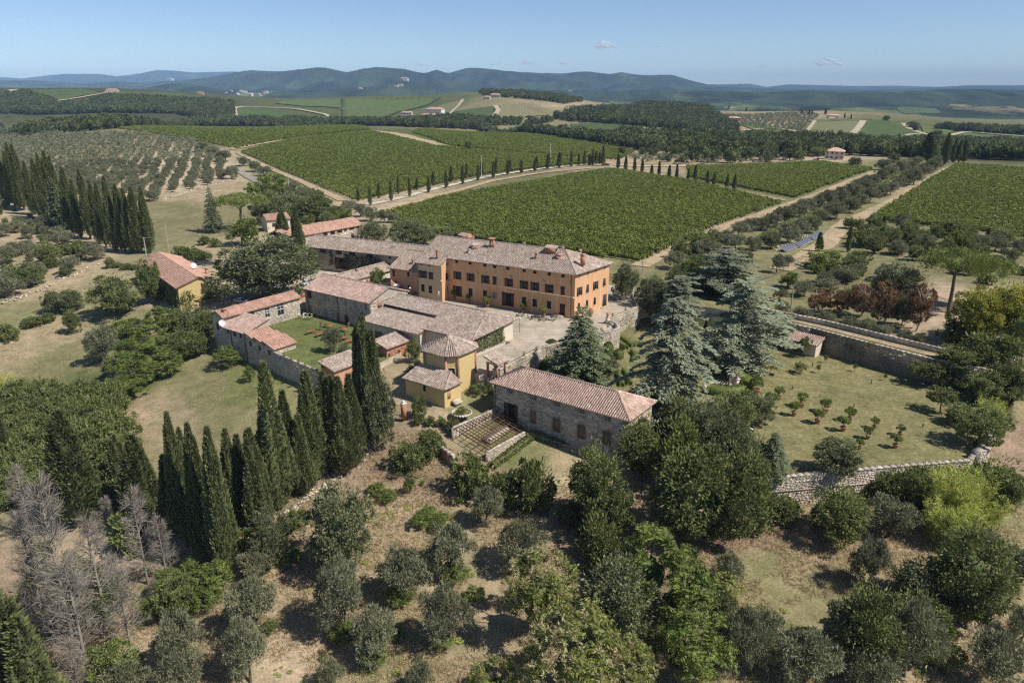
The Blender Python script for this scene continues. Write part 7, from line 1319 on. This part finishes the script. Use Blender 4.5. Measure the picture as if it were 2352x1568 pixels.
# ------------------------------------------------------------------ greenhouse frame, fences, gates
fr = root('greenhouse_frame', (*lw(-15,-53.5), -6), VROT, 'rusty bare iron greenhouse frame left of the stone house', 'greenhouse frame'); X0, X1, Y0, Y1 = -3.6, 3.9, -5.2, 6.2
for k in range(15): y = Y0+(Y1-Y0)*k/14; mb = MB(); mb.bar((X0,y,2.95),(X1,y,1.15), .11); mb.build('rafter', M_rust, fr)
for k in range(7): t = k/6; mb = MB(); mb.bar((X0+(X1-X0)*t,Y0,2.98-1.8*t),(X0+(X1-X0)*t,Y1,2.98-1.8*t), .09); mb.build('purlin', M_rust, fr)
for k in range(12): y = Y0+(Y1-Y0)*k/11; mb = MB(); mb.bar((X1,y,.2),(X1,y,1.15), .05); mb.build('upright', M_rust, fr)
for y in (-3.5,.2,3.8): mb = MB(); mb.tube([(.4,y,-.3),(.4,y,2.1)], .06, 6); mb.build('post', M_rust, fr)
o = root('stone_trough', (*lw(-15.8,-52.5), -6.2), VROT, 'long stone bench block inside the greenhouse frame', 'trough'); mb = MB(); mb.box((0,0,.55),(1.5,5.5,1.1)); mb.build('block', M_palestone, o); mb = MB(); mb.box((0,0,1.16),(1.8,5.9,.12)); mb.build('slab_top', M_coping, o)
hedge([lw(-20.6,-60), lw(-21.2,-50)], 1.1, 1.0, 'rosemary hedge along the greenhouse kerb', n=70, L=.34, mat='oak')
hedge([(*SH.W(-18,-.9),), (*SH.W(-12,-.9),)], 1.1, .7, 'dark low planting at the foot of the stone house', n=60, L=.3, mat='dark')
fe = root('wooden_fence', (*SH.W(-19.5,-1.9), float(hz(*SH.W(-13,-1.9)))), SH.rot, 'grey rustic wooden fence in front of the stone house', 'fence')
for k in range(7):
    mb = MB(); mb.tube([(2.2*k,0,-.4),(2.2*k,0,1.1)], .06, 6); mb.build('post', M_pole, fe)
    if k < 6:
        mb = MB(); mb.tube([(2.2*k,0,1.0),(2.2*k+2.2,0,1.0)], .045, 5); mb.build('rail', M_pole, fe); mb = MB(); mb.tube([(2.2*k,0,.2),(2.2*k+2.2,0,.95)] if k % 2 else [(2.2*k,0,.95),(2.2*k+2.2,0,.2)], .04, 5); mb.build('brace', M_pole, fe)
p_ = un(*px('1',228,620), -3.4); o = root('gate_pillar', p_, VROT, 'brick gate pillar with white ball at the chapel yard corner', 'pillar'); mb = MB(); mb.box((0,0,1.1),(.7,.7,2.9)); mb.build('shaft', M_brick, o); mb = MB(); mb.box((0,0,2.62),(.85,.85,.14)); mb.lathe([(.001,2.7),(.12,2.7),(.24,2.86),(.26,2.98),(.2,3.12),(.001,3.2)], 10); mb.build('ball', M_white, o)
def railing(p, q, z, h, label, n, mat, name='iron_gate', cat='gate'):
    p, q = np.array(p, float), np.array(q, float); o = root(name, (*p, z), math.atan2(*(q-p)[::-1]), label, cat); L = np.linalg.norm(q-p)
    for zz in (.12, h-.1): mb = MB(); mb.bar((0,0,zz),(L,0,zz), .05); mb.build('rail', mat, o)
    for k in range(n+1): mb = MB(); mb.bar((L*k/n,0,0),(L*k/n,0,h), .03 if 0 < k < n else .07); mb.build('bar', mat, o)
    return o
a_, b_ = un(*px('1',150,605),-3.4), un(*px('1',212,620),-3.4); railing(a_[:2], b_[:2], -3.4, 2.2, 'dark iron gate beside the brick gate pillar', 9, M_iron)
a_, b_ = un(*px('4',778,790),-1), un(*px('4',822,778),-1); railing(a_[:2], b_[:2], -1, 2.4, 'white iron gate at the corner of the orangery', 9, M_white)
a_, b_ = un(*px('5',2012,790),0), un(*px('5',2058,785),0); railing(a_[:2], b_[:2], 0, 3.0, 'tall white iron gate at the end of the courtyard', 8, M_white)
for x, y, lab in ((1998,785,'stone gate post left of the white iron gate'),(2075,778,'stone gate post right of the white iron gate')): o = root('gate_post', un(*px('5',x,y),0), VROT, lab, 'gate post'); mb = MB(); mb.box((0,0,1.5),(.9,.9,3.2)); mb.build('shaft', M_stone, o); mb = MB(); mb.box((0,0,3.18),(1.1,1.1,.18)); mb.build('cap', M_coping, o)
a_, b_ = un(*px('5',712,1500),-.2), un(*px('5',848,1440),-.2); railing(a_[:2], b_[:2], -.4, 1.1, 'white railing between chapel porch and courtyard wall', 14, M_white, 'railing', 'railing')
pts = GP(ZP('2',[(1020,255),(1120,225),(1240,170),(1390,75)]))
for i in range(3): railing(pts[i][:2], pts[i+1][:2], float(pts[i][2]), 1.5, f'{ORD[i]} length of wire fence from the left above the lane', 10, M_iron, 'wire_fence', 'fence')
# round flower bed
c = un(*px('1',680,592), -2.75); o = root('flower_bed', c, 0, 'round stone-edged flower bed on the chapel lawn', 'flower bed'); 
for k in range(22): a = k*6.283/22; mb = MB(); mb.box((math.cos(a)*1.75, math.sin(a)*1.75, .12),(.44,.26,.34), 0, a+1.57); mb.build('kerb_stone', M_palestone, o)
mb = MB(); clumps(mb, 900, 22, (0,0,.15), (1.3,1.3,.45), .3, .3, .35, .5, -.1, .4); mb.build('plants', LM['oak'], o); mb = MB(); mb.lathe([(1.6,.06),(.001,.1)], 18); mb.build('soil', M_dirt, o)
# ------------------------------------------------------------------ formal garden
def topiary(z, x, yb, yt, wz, label, zz=-4.5, dome=.5):
    u, vb = px(z, x, yb); p = un(u, vb, zz); h = zat(u, px(z, x, yt)[1], p[1])-zz; r = wz*ZO[z][2]*(p[1]*CP+(CAM_H-zz)*SP)/F/2; mb = MB(); prof = [(r*.86,0),(r,h*.2),(r,h*(1-dome))] + [(r*math.cos(a), h*(1-dome)+h*dome*math.sin(a)) for a in np.linspace(.25, 1.55, 6)]
    mb.lathe(prof, 16, r=.35); m = int(260*r*h+200); t = rng.random(m); i = t*(len(prof)-1); i0 = np.minimum(i.astype(int), len(prof)-2); f = i-i0; A = np.array(prof); q = A[i0]*(1-f)[:,None]+A[i0+1]*f[:,None]; a = rng.random(m)*6.283
    leaves(mb, np.column_stack([np.cos(a)*q[:,0], np.sin(a)*q[:,0], q[:,1]]), np.column_stack([np.cos(a), np.sin(a), t*1.5])+rdir(m)*.8, .2, .6); o = mb.build('topiary', LM['box'], label=label, cat='topiary'); o.location = p
topiary('5',1355,1335,1140,160,'large clipped round topiary beside the dark fir'); topiary('2',650,915,700,115,'tall clipped green column between the cedars', dome=.12); topiary('5',1862,1300,1160,95,'clipped bell-shaped topiary below the bastion'); topiary('5',1955,1305,1225,90,'clipped ball topiary in the formal garden')
for k, L_ in enumerate([[(1930,1150),(1990,1200),(2030,1225)],[(1990,1130),(2050,1180),(2090,1205)],[(1868,1240),(1888,1300),(1900,1340)],[(2060,1205),(2125,1190),(2160,1200)],[(1945,1440),(1975,1500),(1990,1560)],[(2005,1420),(2040,1480),(2060,1545)],[(1830,1290),(1860,1340),(1850,1400)],[(2080,1250),(2110,1290),(2100,1340)]]): hedge([un(*px('5',*p), -4.5) for p in L_], .9, .9, f'{ORD[k]} low box hedge of the parterre from the bastion outward', z=-4.5, n=80, L=.18)
cc = un(*px('2',760,1068), -4.5); M_pale = groundmat('statue_gravel', False, (.50,.45,.38), 6.0, .02); mb = MB(); mb.lathe([(3.5,.03),(.001,.05)], 28); mb.lathe([(3.6,-.1),(3.6,.08),(3.45,.09)], 28); o = mb.build('statue_circle', M_pale, kind='structure', label='round gravel place among the statues', cat='paving'); o.location = cc
arc = lambda r, a0, a1: [(cc[0]+r*math.cos(R(a)), cc[1]+r*math.sin(R(a))) for a in np.linspace(a0, a1, 9)]
hedge(arc(4.6,-140,-42), 1.7, 1.7, 'thick curved hedge in front of the statues', z=-4.5, n=130, L=.18); hedge(arc(4.9,-25,55), 2.2, 1.9, 'thick curved hedge right of the statues', z=-4.5, n=130, L=.18); hedge([un(*px('2',*p), -4.5) for p in [(545,960),(640,975),(710,975),(775,935)]], 1.0, .8, 'low hedge running left of the statues', z=-4.5, n=80, L=.18)
# figures: one continuous skinned body
def figure(verts, edges, rad, sub=1):
    me = bpy.data.meshes.new('figure'); me.from_pydata(verts, edges, []); o = bpy.data.objects.new('figure_tmp', me); COL.objects.link(o); o.modifiers.new('s', 'SKIN'); 
    for v, r_ in zip(me.skin_vertices[0].data, rad): v.radius = (r_, r_) if not isinstance(r_, tuple) else r_
    me.skin_vertices[0].data[0].use_root = True; sm = o.modifiers.new('d', 'SUBSURF'); sm.levels = sm.render_levels = sub
    dg = bpy.context.evaluated_depsgraph_get(); out = bpy.data.meshes.new_from_object(o.evaluated_get(dg)); bpy.data.objects.remove(o); return out
def body(raise_=0.0, robe=False, stride=0.0):
    V = [(0,0,.95),(0,0,1.15),(0,-.01,1.38),(0,0,1.52),(0,-.015,1.60),(0,-.02,1.73)]; Rr = [(.16,.12),(.14,.11),(.18,.12),.055,(.075,.09),(.07,.085)]; E_ = [(0,1),(1,2),(2,3),(3,4),(4,5)]
    for sx in (-1, 1):
        i = len(V); ru = raise_ if sx > 0 else 0
        V += [(sx*.19,0,1.42),(sx*(.27+.06*ru),-.05*ru,1.14+.2*ru),(sx*(.29-.12*ru),-.08-.18*ru,.90+.42*ru),(sx*(.29-.12*ru),-.10-.22*ru,.83+.46*ru)]; Rr += [.062,.048,.034,(.042,.022)]; E_ += [(2,i),(i,i+1),(i+1,i+2),(i+2,i+3)]
        h = np.array(V[i+3]); j = len(V)
        for f_, (dx, ln) in enumerate(((.03,.055),(.012,.085),(-.004,.092),(-.02,.085),(-.034,.068))):
            V += [tuple(h+np.array([dx*sx*.8, -.01 if f_ else -.035, -.03])), tuple(h+np.array([dx*sx*1.1, -.025 if f_ else -.05, -.03-ln]))]; Rr += [.010,.008]; E_ += [(i+3, j+2*f_), (j+2*f_, j+2*f_+1)]
        k = len(V); st = stride*sx; V += [(sx*.095,-.02,.90),(sx*.11,-.03-st*.3,.50),(sx*.115,.02-st*.5,.09),(sx*.125,-.13-st*.5,.045)]; Rr += ([(.10,.105),.070,.045,(.045,.035)] if not robe else [(.15,.14),.15,.15,(.09,.05)]); E_ += [(0,k),(k,k+1),(k+1,k+2),(k+2,k+3)]
    return V, E_, Rr
for i, (x, b, t, ped, lab) in enumerate([(838,1033,895,1.9,'terracotta statue on the taller pedestal at the back'),(868,1070,935,1.7,'terracotta statue on the pedestal nearest the hedge'),(812,1092,998,.0,'terracotta statue standing low in the middle of the circle'),(700,1100,1035,.0,'front terracotta statue at the left rim of the circle'),(714,1090,1018,.0,'rear terracotta statue at the left rim of the circle')]):
    u, v = px('2', x, b); p = un(u, v, -4.45); tot = zat(u, px('2', x, t)[1], p[1])+4.45; o = root('statue', p, R(150+60*i), lab, 'statue', 'terracotta statues'); pd = tot*.44 if ped else .18; mb = MB(); wd = .95 if ped else .55
    mb.box((0,0,pd*.5),(wd,wd,pd)); mb.box((0,0,pd+.05),(wd+.25,wd+.25,.12)); mb.box((0,0,.08),(wd+.2,wd+.2,.16)); mb.build('pedestal', M_cream if ped else M_terra, o); f = figure(*[body(.9 if i % 2 else .5, True)[k] for k in (0,1,2)]); f.materials.clear(); f.materials.append(M_terra); g = link('figure', f, o); g.location = (0,0,pd+.1); g.scale = ((tot-pd-.1)/1.8,)*3
M_skin = plain('skin', (.50,.30,.21), .6); M_shirt = plain('white_shirt', (.78,.77,.74), .9); M_trou = plain('red_trousers', (.42,.05,.06), .9); M_hair = plain('dark_hair', (.03,.022,.018), .8)
f = figure(*body(.35, False, .35)); [f.materials.append(m_) for m_ in (M_skin, M_shirt, M_trou, M_hair)]
for pl in f.polygons:
    c = pl.center; pl.material_index = 3 if (c.z > 1.72 or (c.z > 1.60 and c.y > .03)) else (1 if (.97 < c.z < 1.50 and (abs(c.x) < .21 or c.z > 1.22)) else (2 if (.10 < c.z <= .97 and abs(c.x) < .215) else (3 if c.z <= .10 else 0))); pl.use_smooth = True
o = link('person', f, None, label='person in white top and red trousers walking by the barn', cat='person'); o.location = un(*px('4',886,842), -1); o.rotation_euler = (0,0,R(20))
# ------------------------------------------------------------------ vehicles
M_tyre = plain('tyre', (.02,.02,.02), .8); M_rim = plain('rim', (.5,.5,.5), .3, .8); M_lamp = plain('lamp_glass', (.6,.6,.6), .15); M_red = plain('red_lamp', (.4,.02,.02), .3)
def wheel(par, x, y, r=.31): mb = MB(); mb.tube([(x,y-.1,r),(x,y+.1,r)], r, 12); mb.add([(x+r*math.cos(a), y+s_*.1, r+r*math.sin(a)) for s_ in (-1,) for a in np.linspace(0, 6.283, 12, False)], [list(range(12))]); w = mb.build('wheel', M_tyre, par); mb = MB(); mb.lathe([(.001,.0),(r*.6,.0)], 10); q = mb.build('rim', M_rim, w); q.location = (x, y+math.copysign(.11, y), r); q.rotation_euler = (R(90), 0, 0)
def car(p, rz, col, label):
    o = root('parked_car', p, rz, label, 'car', 'parked cars'); m = plain('car_paint', col, .3, .3, spec=.5); W_ = .85
    pr = [(-2.1,.35),(-2.12,.75),(-1.9,.92),(-1.35,.98),(-.75,1.40),(.75,1.44),(1.45,1.02),(1.95,.90),(2.1,.62),(2.08,.35)]; mb = MB(); n = len(pr)
    tw = [W_ if z < 1.1 else W_*.80 for _, z in pr]; V_ = [(x,-w,z) for (x,z), w in zip(pr, tw)] + [(x,w,z) for (x,z), w in zip(pr, tw)]; mb.add(V_, [list(range(n))]); mb.add(V_, [list(range(n,2*n))[::-1]]); mb.add(V_, [[(i+1)%n, i, n+i, n+(i+1)%n] for i in range(n)]); mb.build('body', m, o)
    mb = MB(); mb.add([(-1.28,-.66,1.02),(-1.28,.66,1.02),(-.80,.60,1.38),(-.80,-.60,1.38)], [0,1,2,3]); mb.V[-1] = mb.V[-1]+[-.03,0,.03]; mb.build('rear_window', M_glass, o); mb = MB(); mb.add([(1.42,-.66,1.06),(1.42,.66,1.06),(.80,.60,1.42),(.80,-.60,1.42)], [3,2,1,0]); mb.V[-1] = mb.V[-1]+[.03,0,.03]; mb.build('windscreen', M_glass, o)
    for s_ in (-1, 1):
        mb = MB(); mb.add([(-1.15,s_*.84,1.0),(1.25,s_*.84,1.04),(.68,s_*.715,1.38),(-.72,s_*.715,1.35)], [0,1,2,3] if s_ < 0 else [3,2,1,0]); mb.V[-1] = mb.V[-1]+[0,s_*.015,0]; mb.build('side_window', M_glass, o)
        mb = MB(); mb.box((2.05,s_*.6,.72),(.12,.34,.16)); mb.build('headlight', M_lamp, o); mb = MB(); mb.box((-2.08,s_*.62,.75),(.1,.28,.2)); mb.build('tail_light', M_red, o)
        for x in (-1.3, 1.3): wheel(o, x, s_*.76)
car(un(*px('L',1577,318), -1.0), R(200), (.05,.06,.09), 'dark blue car parked by the yellow house'); car(un(*px('L',1650,322), -1.0), R(200), (.10,.10,.10), 'dark grey car parked nearest the huge oak'); car(G(*px('4',375,700)), R(150), (.35,.37,.40), 'silver car in the shade of the huge oak'); car(G(*px('4',690,612)), R(75), (.55,.55,.55), 'light car under the huge oak beside the truck'); car(G(*px('4',755,605)), R(75), (.6,.6,.6), 'white car under the right edge of the huge oak'); car(G(*px('N',920,762)), R(10), (.05,.05,.06), 'dark car parked at the far farmhouse')
car(G(*px('4',960,535)), R(60), (.62,.62,.60), 'white car just behind the barn roof')
o = root('delivery_truck', un(*px('4',880,668), -.9), R(60), 'white box truck with red lower panel beside the barn', 'truck'); mb = MB(); mb.box((-.6,0,2.1),(4.6,2.3,2.5)); mb.build('cargo_box', M_white, o); M_redp = plain('red_panel', (.45,.06,.05), .4); mb = MB(); mb.box((-.6,0,.72),(4.5,2.2,.26)); mb.build('skirt', M_redp, o); mb = MB(); [mb.box((-.6,s_*1.156,1.05),(4.6,.02,.35)) for s_ in (-1,1)]; mb.box((-2.906,0,1.05),(.02,2.3,.35)); mb.build('red_stripe', M_redp, o)
mb = MB(); [mb.box((-1.2+.17*k,-1.16,2.25+.1*(k%2)),(.12,.02,.12)) for k in range(9)]; [mb.box((-2.91,-.6+.14*k,2.5),(.02,.1,.1)) for k in range(8)]; mb.build('faded_lettering', plain('maroon_print', (.25,.06,.08), .6), o)
mb = MB(); P_ = [(1.75,.5),(1.75,2.1),(2.5,2.05),(2.95,1.35),(3.15,1.2),(3.15,.5)]; V_ = [(x,-1.0,z) for x,z in P_]+[(x,1.0,z) for x,z in P_]; mb.add(V_, [list(range(6))]); mb.add(V_, [list(range(6,12))[::-1]]); mb.add(V_, [[(i+1)%6, i, 6+i, 6+(i+1)%6] for i in range(6)]); mb.build('cab', M_white, o); mb = MB(); mb.add([(2.56,-.85,1.98),(2.56,.85,1.98),(2.98,.85,1.38),(2.98,-.85,1.38)], [0,1,2,3]); mb.build('windscreen', M_glass, o)
for x in (-1.9,2.3):
    for y in (-.95,.95): wheel(o, x, y, .42)
# ------------------------------------------------------------------ solar panels
M_solar = plain('solar_cells', (.075,.085,.11), .4, spec=.3)
for i, ((xa,ya),(xb,yb)) in enumerate((((690,1392),(782,1360)),((790,1362),(878,1318)),((882,1310),(966,1270)))):
    a, b = G(*px('N',xa,ya)), G(*px('N',xb,yb)); o = root('solar_array', a, math.atan2(b[1]-a[1], b[0]-a[0]), f'{("near","middle","far")[i]} blue solar panel row beside the dirt track', 'solar panel', 'solar panels'); L = np.linalg.norm((b-a)[:2])
    nP = 7
    for k in range(nP): mb = MB(); mb.slab([(L*k/nP+.05,-.9,.5),(L*(k+1)/nP-.05,-.9,.5),(L*(k+1)/nP-.05,.9,1.6),(L*k/nP+.05,.9,1.6)], .06); mb.build('panel', M_solar, o)
    mb = MB(); [mb.bar((0,y,z),(L,y,z), .09) for y, z in ((-.9,.42),(.9,1.52))]; [mb.bar((L*k/nP,-.9,.47),(L*k/nP,.9,1.57), .07) for k in range(nP+1)]; mb.build('frame', M_white, o)
    for k in range(4): mb = MB(); mb.bar((L*k/3,.8,-.4),(L*k/3,.8,1.5), .08); mb.build('leg', M_iron, o)
# ------------------------------------------------------------------ poles and cables
TOPS = {}
def pole(key, z, x, yb, yt, label, mat=None, arm=True, r=.14):
    u, v = px(z, x, yb); p = G(u, v); h = zat(u, px(z, x, yt)[1], p[1])-p[2]; o = root('utility_pole', p, 0, label, 'pole', 'utility poles'); mb = MB(); mb.tube([(0,0,-.6),(0,0,h)], [r, r*.65], 8); mb.build('shaft', mat or M_pole, o)
    if arm: mb = MB(); mb.bar((-.6,0,h-.3),(.6,0,h-.3), .1); mb.build('crossarm', M_iron, o); [ (lambda m_: (m_.lathe([(.05,0),(.06,.1),(.03,.18)], 6, (s_,0,h-.25)), m_.build('insulator', M_white, o)))(MB()) for s_ in (-.5,.5)]
    TOPS[key] = np.array([p[0], p[1], p[2]+h-.2])
pole('a','A',1997,1010,868,'grey pole at the bend of the asphalt road',M_conc,r=.2); pole('b','M',966,886,728,'pale tall pole on the cypress avenue',M_conc,r=.2); pole('c','M',1441,760,640,'pale pole in the vineyard beyond the avenue',M_conc,r=.2); pole('d','M',1708,790,690,'pole beside the hut cypresses',M_conc,r=.18); pole('e','M',750,1310,1213,'thin pole behind the villa roof'); pole('f','2',1292,522,268,'tall leaning-looking pole above the lane',r=.2); pole('g','3',375,490,365,'shorter pole with crossarm among the rusty trees',M_conc); pole('h','5',2165,640,438,'dark pole behind the gate tree'); pole('i','L',1158,300,95,'pale pole behind the yellow house',M_conc); pole('j','M',312,1140,1075,'small pole at the corner of the large vineyard',r=.1); pole('k','5',1208,262,232,'short pole behind the villa ridge', arm=False)
def cable(a, b, label, sag=.03):
    a, b = np.array(a), np.array(b); t = np.linspace(0, 1, 14)[:,None]; P = a+(b-a)*t; P[:,2] -= 4*sag*np.linalg.norm(b-a)*(t*(1-t))[:,0]; mb = MB(); mb.tube(P, .035, 4, cap=False); mb.build('cable', M_wire, label=label, cat='cable')
cable(TOPS['h'], TOPS['f'], 'cable from the gate pole to the lane pole'); cable(TOPS['f'], TOPS['g'], 'cable from the lane pole to the pole among rusty trees'); cable(TOPS['g'], TOPS['g']+np.array([45,38,6]), 'cable rising to the right over the rusty trees'); cable(TOPS['e'], TOPS['h'], 'cable running behind the villa roof'); cable(TOPS['i'], G(*px('L',1960,130))+np.array([0,0,5]), 'cable from the yellow house pole to the right'); cable(TOPS['b'], TOPS['c'], 'cable from the avenue pole into the vineyard', .02)
o = root('antenna', G(*px('L',1340,300)), 0, 'thin tall antenna mast behind the yellow house roof', 'antenna'); mb = MB(); mb.tube([(0,0,0),(0,0,13)], .06, 5); mb.build('mast', M_conc, o); mb = MB(); [mb.bar((-.5,0,10+.5*k),(.5,0,10+.5*k), .03) for k in range(4)]; mb.build('aerial', M_iron, o)
pt = YH.W(8.2, 14); dish((pt[0],pt[1],5.0), .8, R(40), M_white, 'white satellite dish on the yellow house roof')
for i, (z, x, y, zz, lab) in enumerate((('5',1072,1075,0,'lamp on a bracket post by the ivy end of the tithe barn'),('5',92,790,0,'lamp post at the corner of the barn gable'),('4',812,770,-1,'lamp post beside the white orangery gate'))):
    o = root('lamp_post', un(*px(z,x,y), zz), 0, lab, 'lamp post'); h = 3.2; mb = MB(); mb.tube([(0,0,0),(0,0,h)], [.06,.045], 6); mb.build('post', M_iron, o); mb = MB(); mb.lathe([(.05,h),(.28,h+.12),(.24,h+.34),(.05,h+.45)], 8); mb.build('lantern', M_white, o)
for i, (u_, z_) in enumerate(((-.15,5.2),(-36.1,5.6))): pt = V.W(u_+.05, -.45 if i == 0 else -3.45); o = root('wall_lamp', (pt[0], pt[1], z_), 0, ('white wall lamp on the villa corner','white wall lamp on the corner of the villa wing')[i], 'lamp'); mb = MB(); mb.bar((0,0,.35),(.2,.35,.35), .05); mb.build('bracket', M_iron, o); mb = MB(); mb.lathe([(.04,.3),(.24,.12),(.2,-.06),(.03,-.16)], 8); mb.build('lantern', M_white, o)
# vine end posts along the edges nearest the camera
for pts_, lab, n_ in ((GP([(1475,604),(1560,560),(1660,517),(1790,471)]), 'post at the row ends on the right edge of the large vineyard', 60), (GP([(556,356),(690,412),(815,465)]), 'post at the row ends on the left edge of the light green vineyard', 60)):
    P = resample(pts_, 2.6); mb = MB(); mb.bar((0,0,-.3),(.25,.2,1.7), .09); dt = mb.data('vine_post', M_pole)
    for p in P[:90]: o = link('vine_post', dt, None, label=lab, cat='post', group=lab+'s'); o.location = (p[0], p[1], float(hz(p[0:1], p[1:2])[0]))
# denser planting in the park at the right and on the left terraces
KW = {'oak':'leafy tree','evergreen':'dark evergreen','olive':'grey-green olive','shrub':'low shrub','bramble':'bramble mound','feather_tree':'feathery tree','dead_tree':'bare grey dead tree','bright_tree':'light green tree','chestnut_tree':'blossoming shrub'}
def fill(pix, step, kinds, label, group, hmin, hmax, seed=3, prob=.8, name='park_tree'):
    q = region_points(GP(pix), step, .42); q = q[rng.random(len(q)) < prob]
    for p in q:
        kd = kinds[int(rng.integers(0, len(kinds)))]; h = hmin+(hmax-hmin)*rng.random(); pw, ph = PROTO[kd][0][:2]; plant(kd, 0, 0, 0, 0, label.format(k=KW[kd]), name=name, group=group+', '+KW[kd], parts=False, at=p[:2], h=h, w=h*pw/ph*(.85+.4*rng.random()))
fill([(1940,515),(2040,520),(2200,540),(2352,560),(2352,640),(2250,660),(2150,600),(2010,600),(1950,560)], 7.5, ['oak','evergreen','olive','shrub','oak'], '{k} in the park between the right-hand vineyard and the pines', 'park trees on the right', 2.5, 6.5)
fill([(1480,610),(1560,580),(1640,560),(1700,610),(1760,650),(1700,700),(1600,680),(1500,640)], 8, ['olive','evergreen','oak'], '{k} standing behind the cedars', 'trees behind the cedars', 3, 7)
fill([(1860,600),(1960,590),(2050,640),(2060,680),(1960,690),(1880,660)], 6.5, ['olive','olive','shrub'], '{k} in the park above the rusty trees', 'park olives', 2.6, 4.4, prob=.7)
fill([(2180,790),(2352,800),(2352,960),(2250,960),(2130,850)], 6.5, ['oak','evergreen','shrub'], '{k} in the thicket right of the lemon garden', 'thicket right of the garden', 3, 7)
fill([(0,470),(90,500),(180,560),(260,610),(180,650),(60,670),(0,640)], 8, ['olive','olive','oak','shrub'], '{k} scattered on the stony upper-left terraces', 'scattered olives on the upper-left terraces', 2.2, 4.5, name='terrace_tree')
fill([(590,470),(680,440),(770,480),(800,520),(700,530),(620,520)], 8, ['oak','evergreen','olive','bright_tree'], '{k} behind the rear houses', 'trees behind the rear houses', 4, 8, name='rear_tree')
fill([(1450,1330),(1620,1310),(1800,1400),(1760,1568),(1300,1568),(1380,1450)], 4.0, ['oak','feather_tree','bramble','bramble','chestnut_tree'], '{k} in the bottom right undergrowth', 'undergrowth at the bottom right', 2.0, 3.8, name='undergrowth_shrub', prob=.85)
fill([(1950,1400),(2150,1370),(2230,1500),(2200,1568),(1900,1568)], 4.0, ['olive','oak','shrub','bramble'], '{k} among the bottom right olives', 'shrubs among the bottom right olives', 2, 4, name='undergrowth_shrub', prob=.7)
fill([(1500,1010),(1700,1000),(1740,1130),(1700,1210),(1520,1180),(1450,1090)], 5.5, ['oak','evergreen','oak'], '{k} in the grove right of the stone house', 'oak grove by the stone house', 5, 9, name='grove_oak', prob=.8)
fill([(100,1250),(300,1180),(420,1230),(400,1360),(300,1480),(120,1480)], 5.5, ['dead_tree','dead_tree','shrub','bramble'], '{k} in the grey thicket on the left', 'dead thicket on the left', 3, 6.5, name='dead_thicket', prob=.7)
fill([(1300,1180),(1400,1150),(1450,1200),(1420,1290),(1330,1270)], 5, ['bramble','shrub'], '{k} beside the corner oak', 'scrub by the corner oak', 1.5, 3, name='scrub', prob=.7)

fill([(820,1050),(1000,1075),(1120,1150),(1050,1230),(900,1180),(800,1120)], 7, ['feather_tree'], 'young {k} sprouting on the dry slope below the cypress row', 'saplings on the dry slope', .7, 1.5, name='sapling', prob=.6)
fill([(560,1380),(760,1330),(1000,1400),(1040,1568),(600,1568)], 5, ['feather_tree','bramble'], 'low {k} among the bottom olives', 'low growth among the bottom olives', .7, 1.6, name='low_shrub', prob=.6)
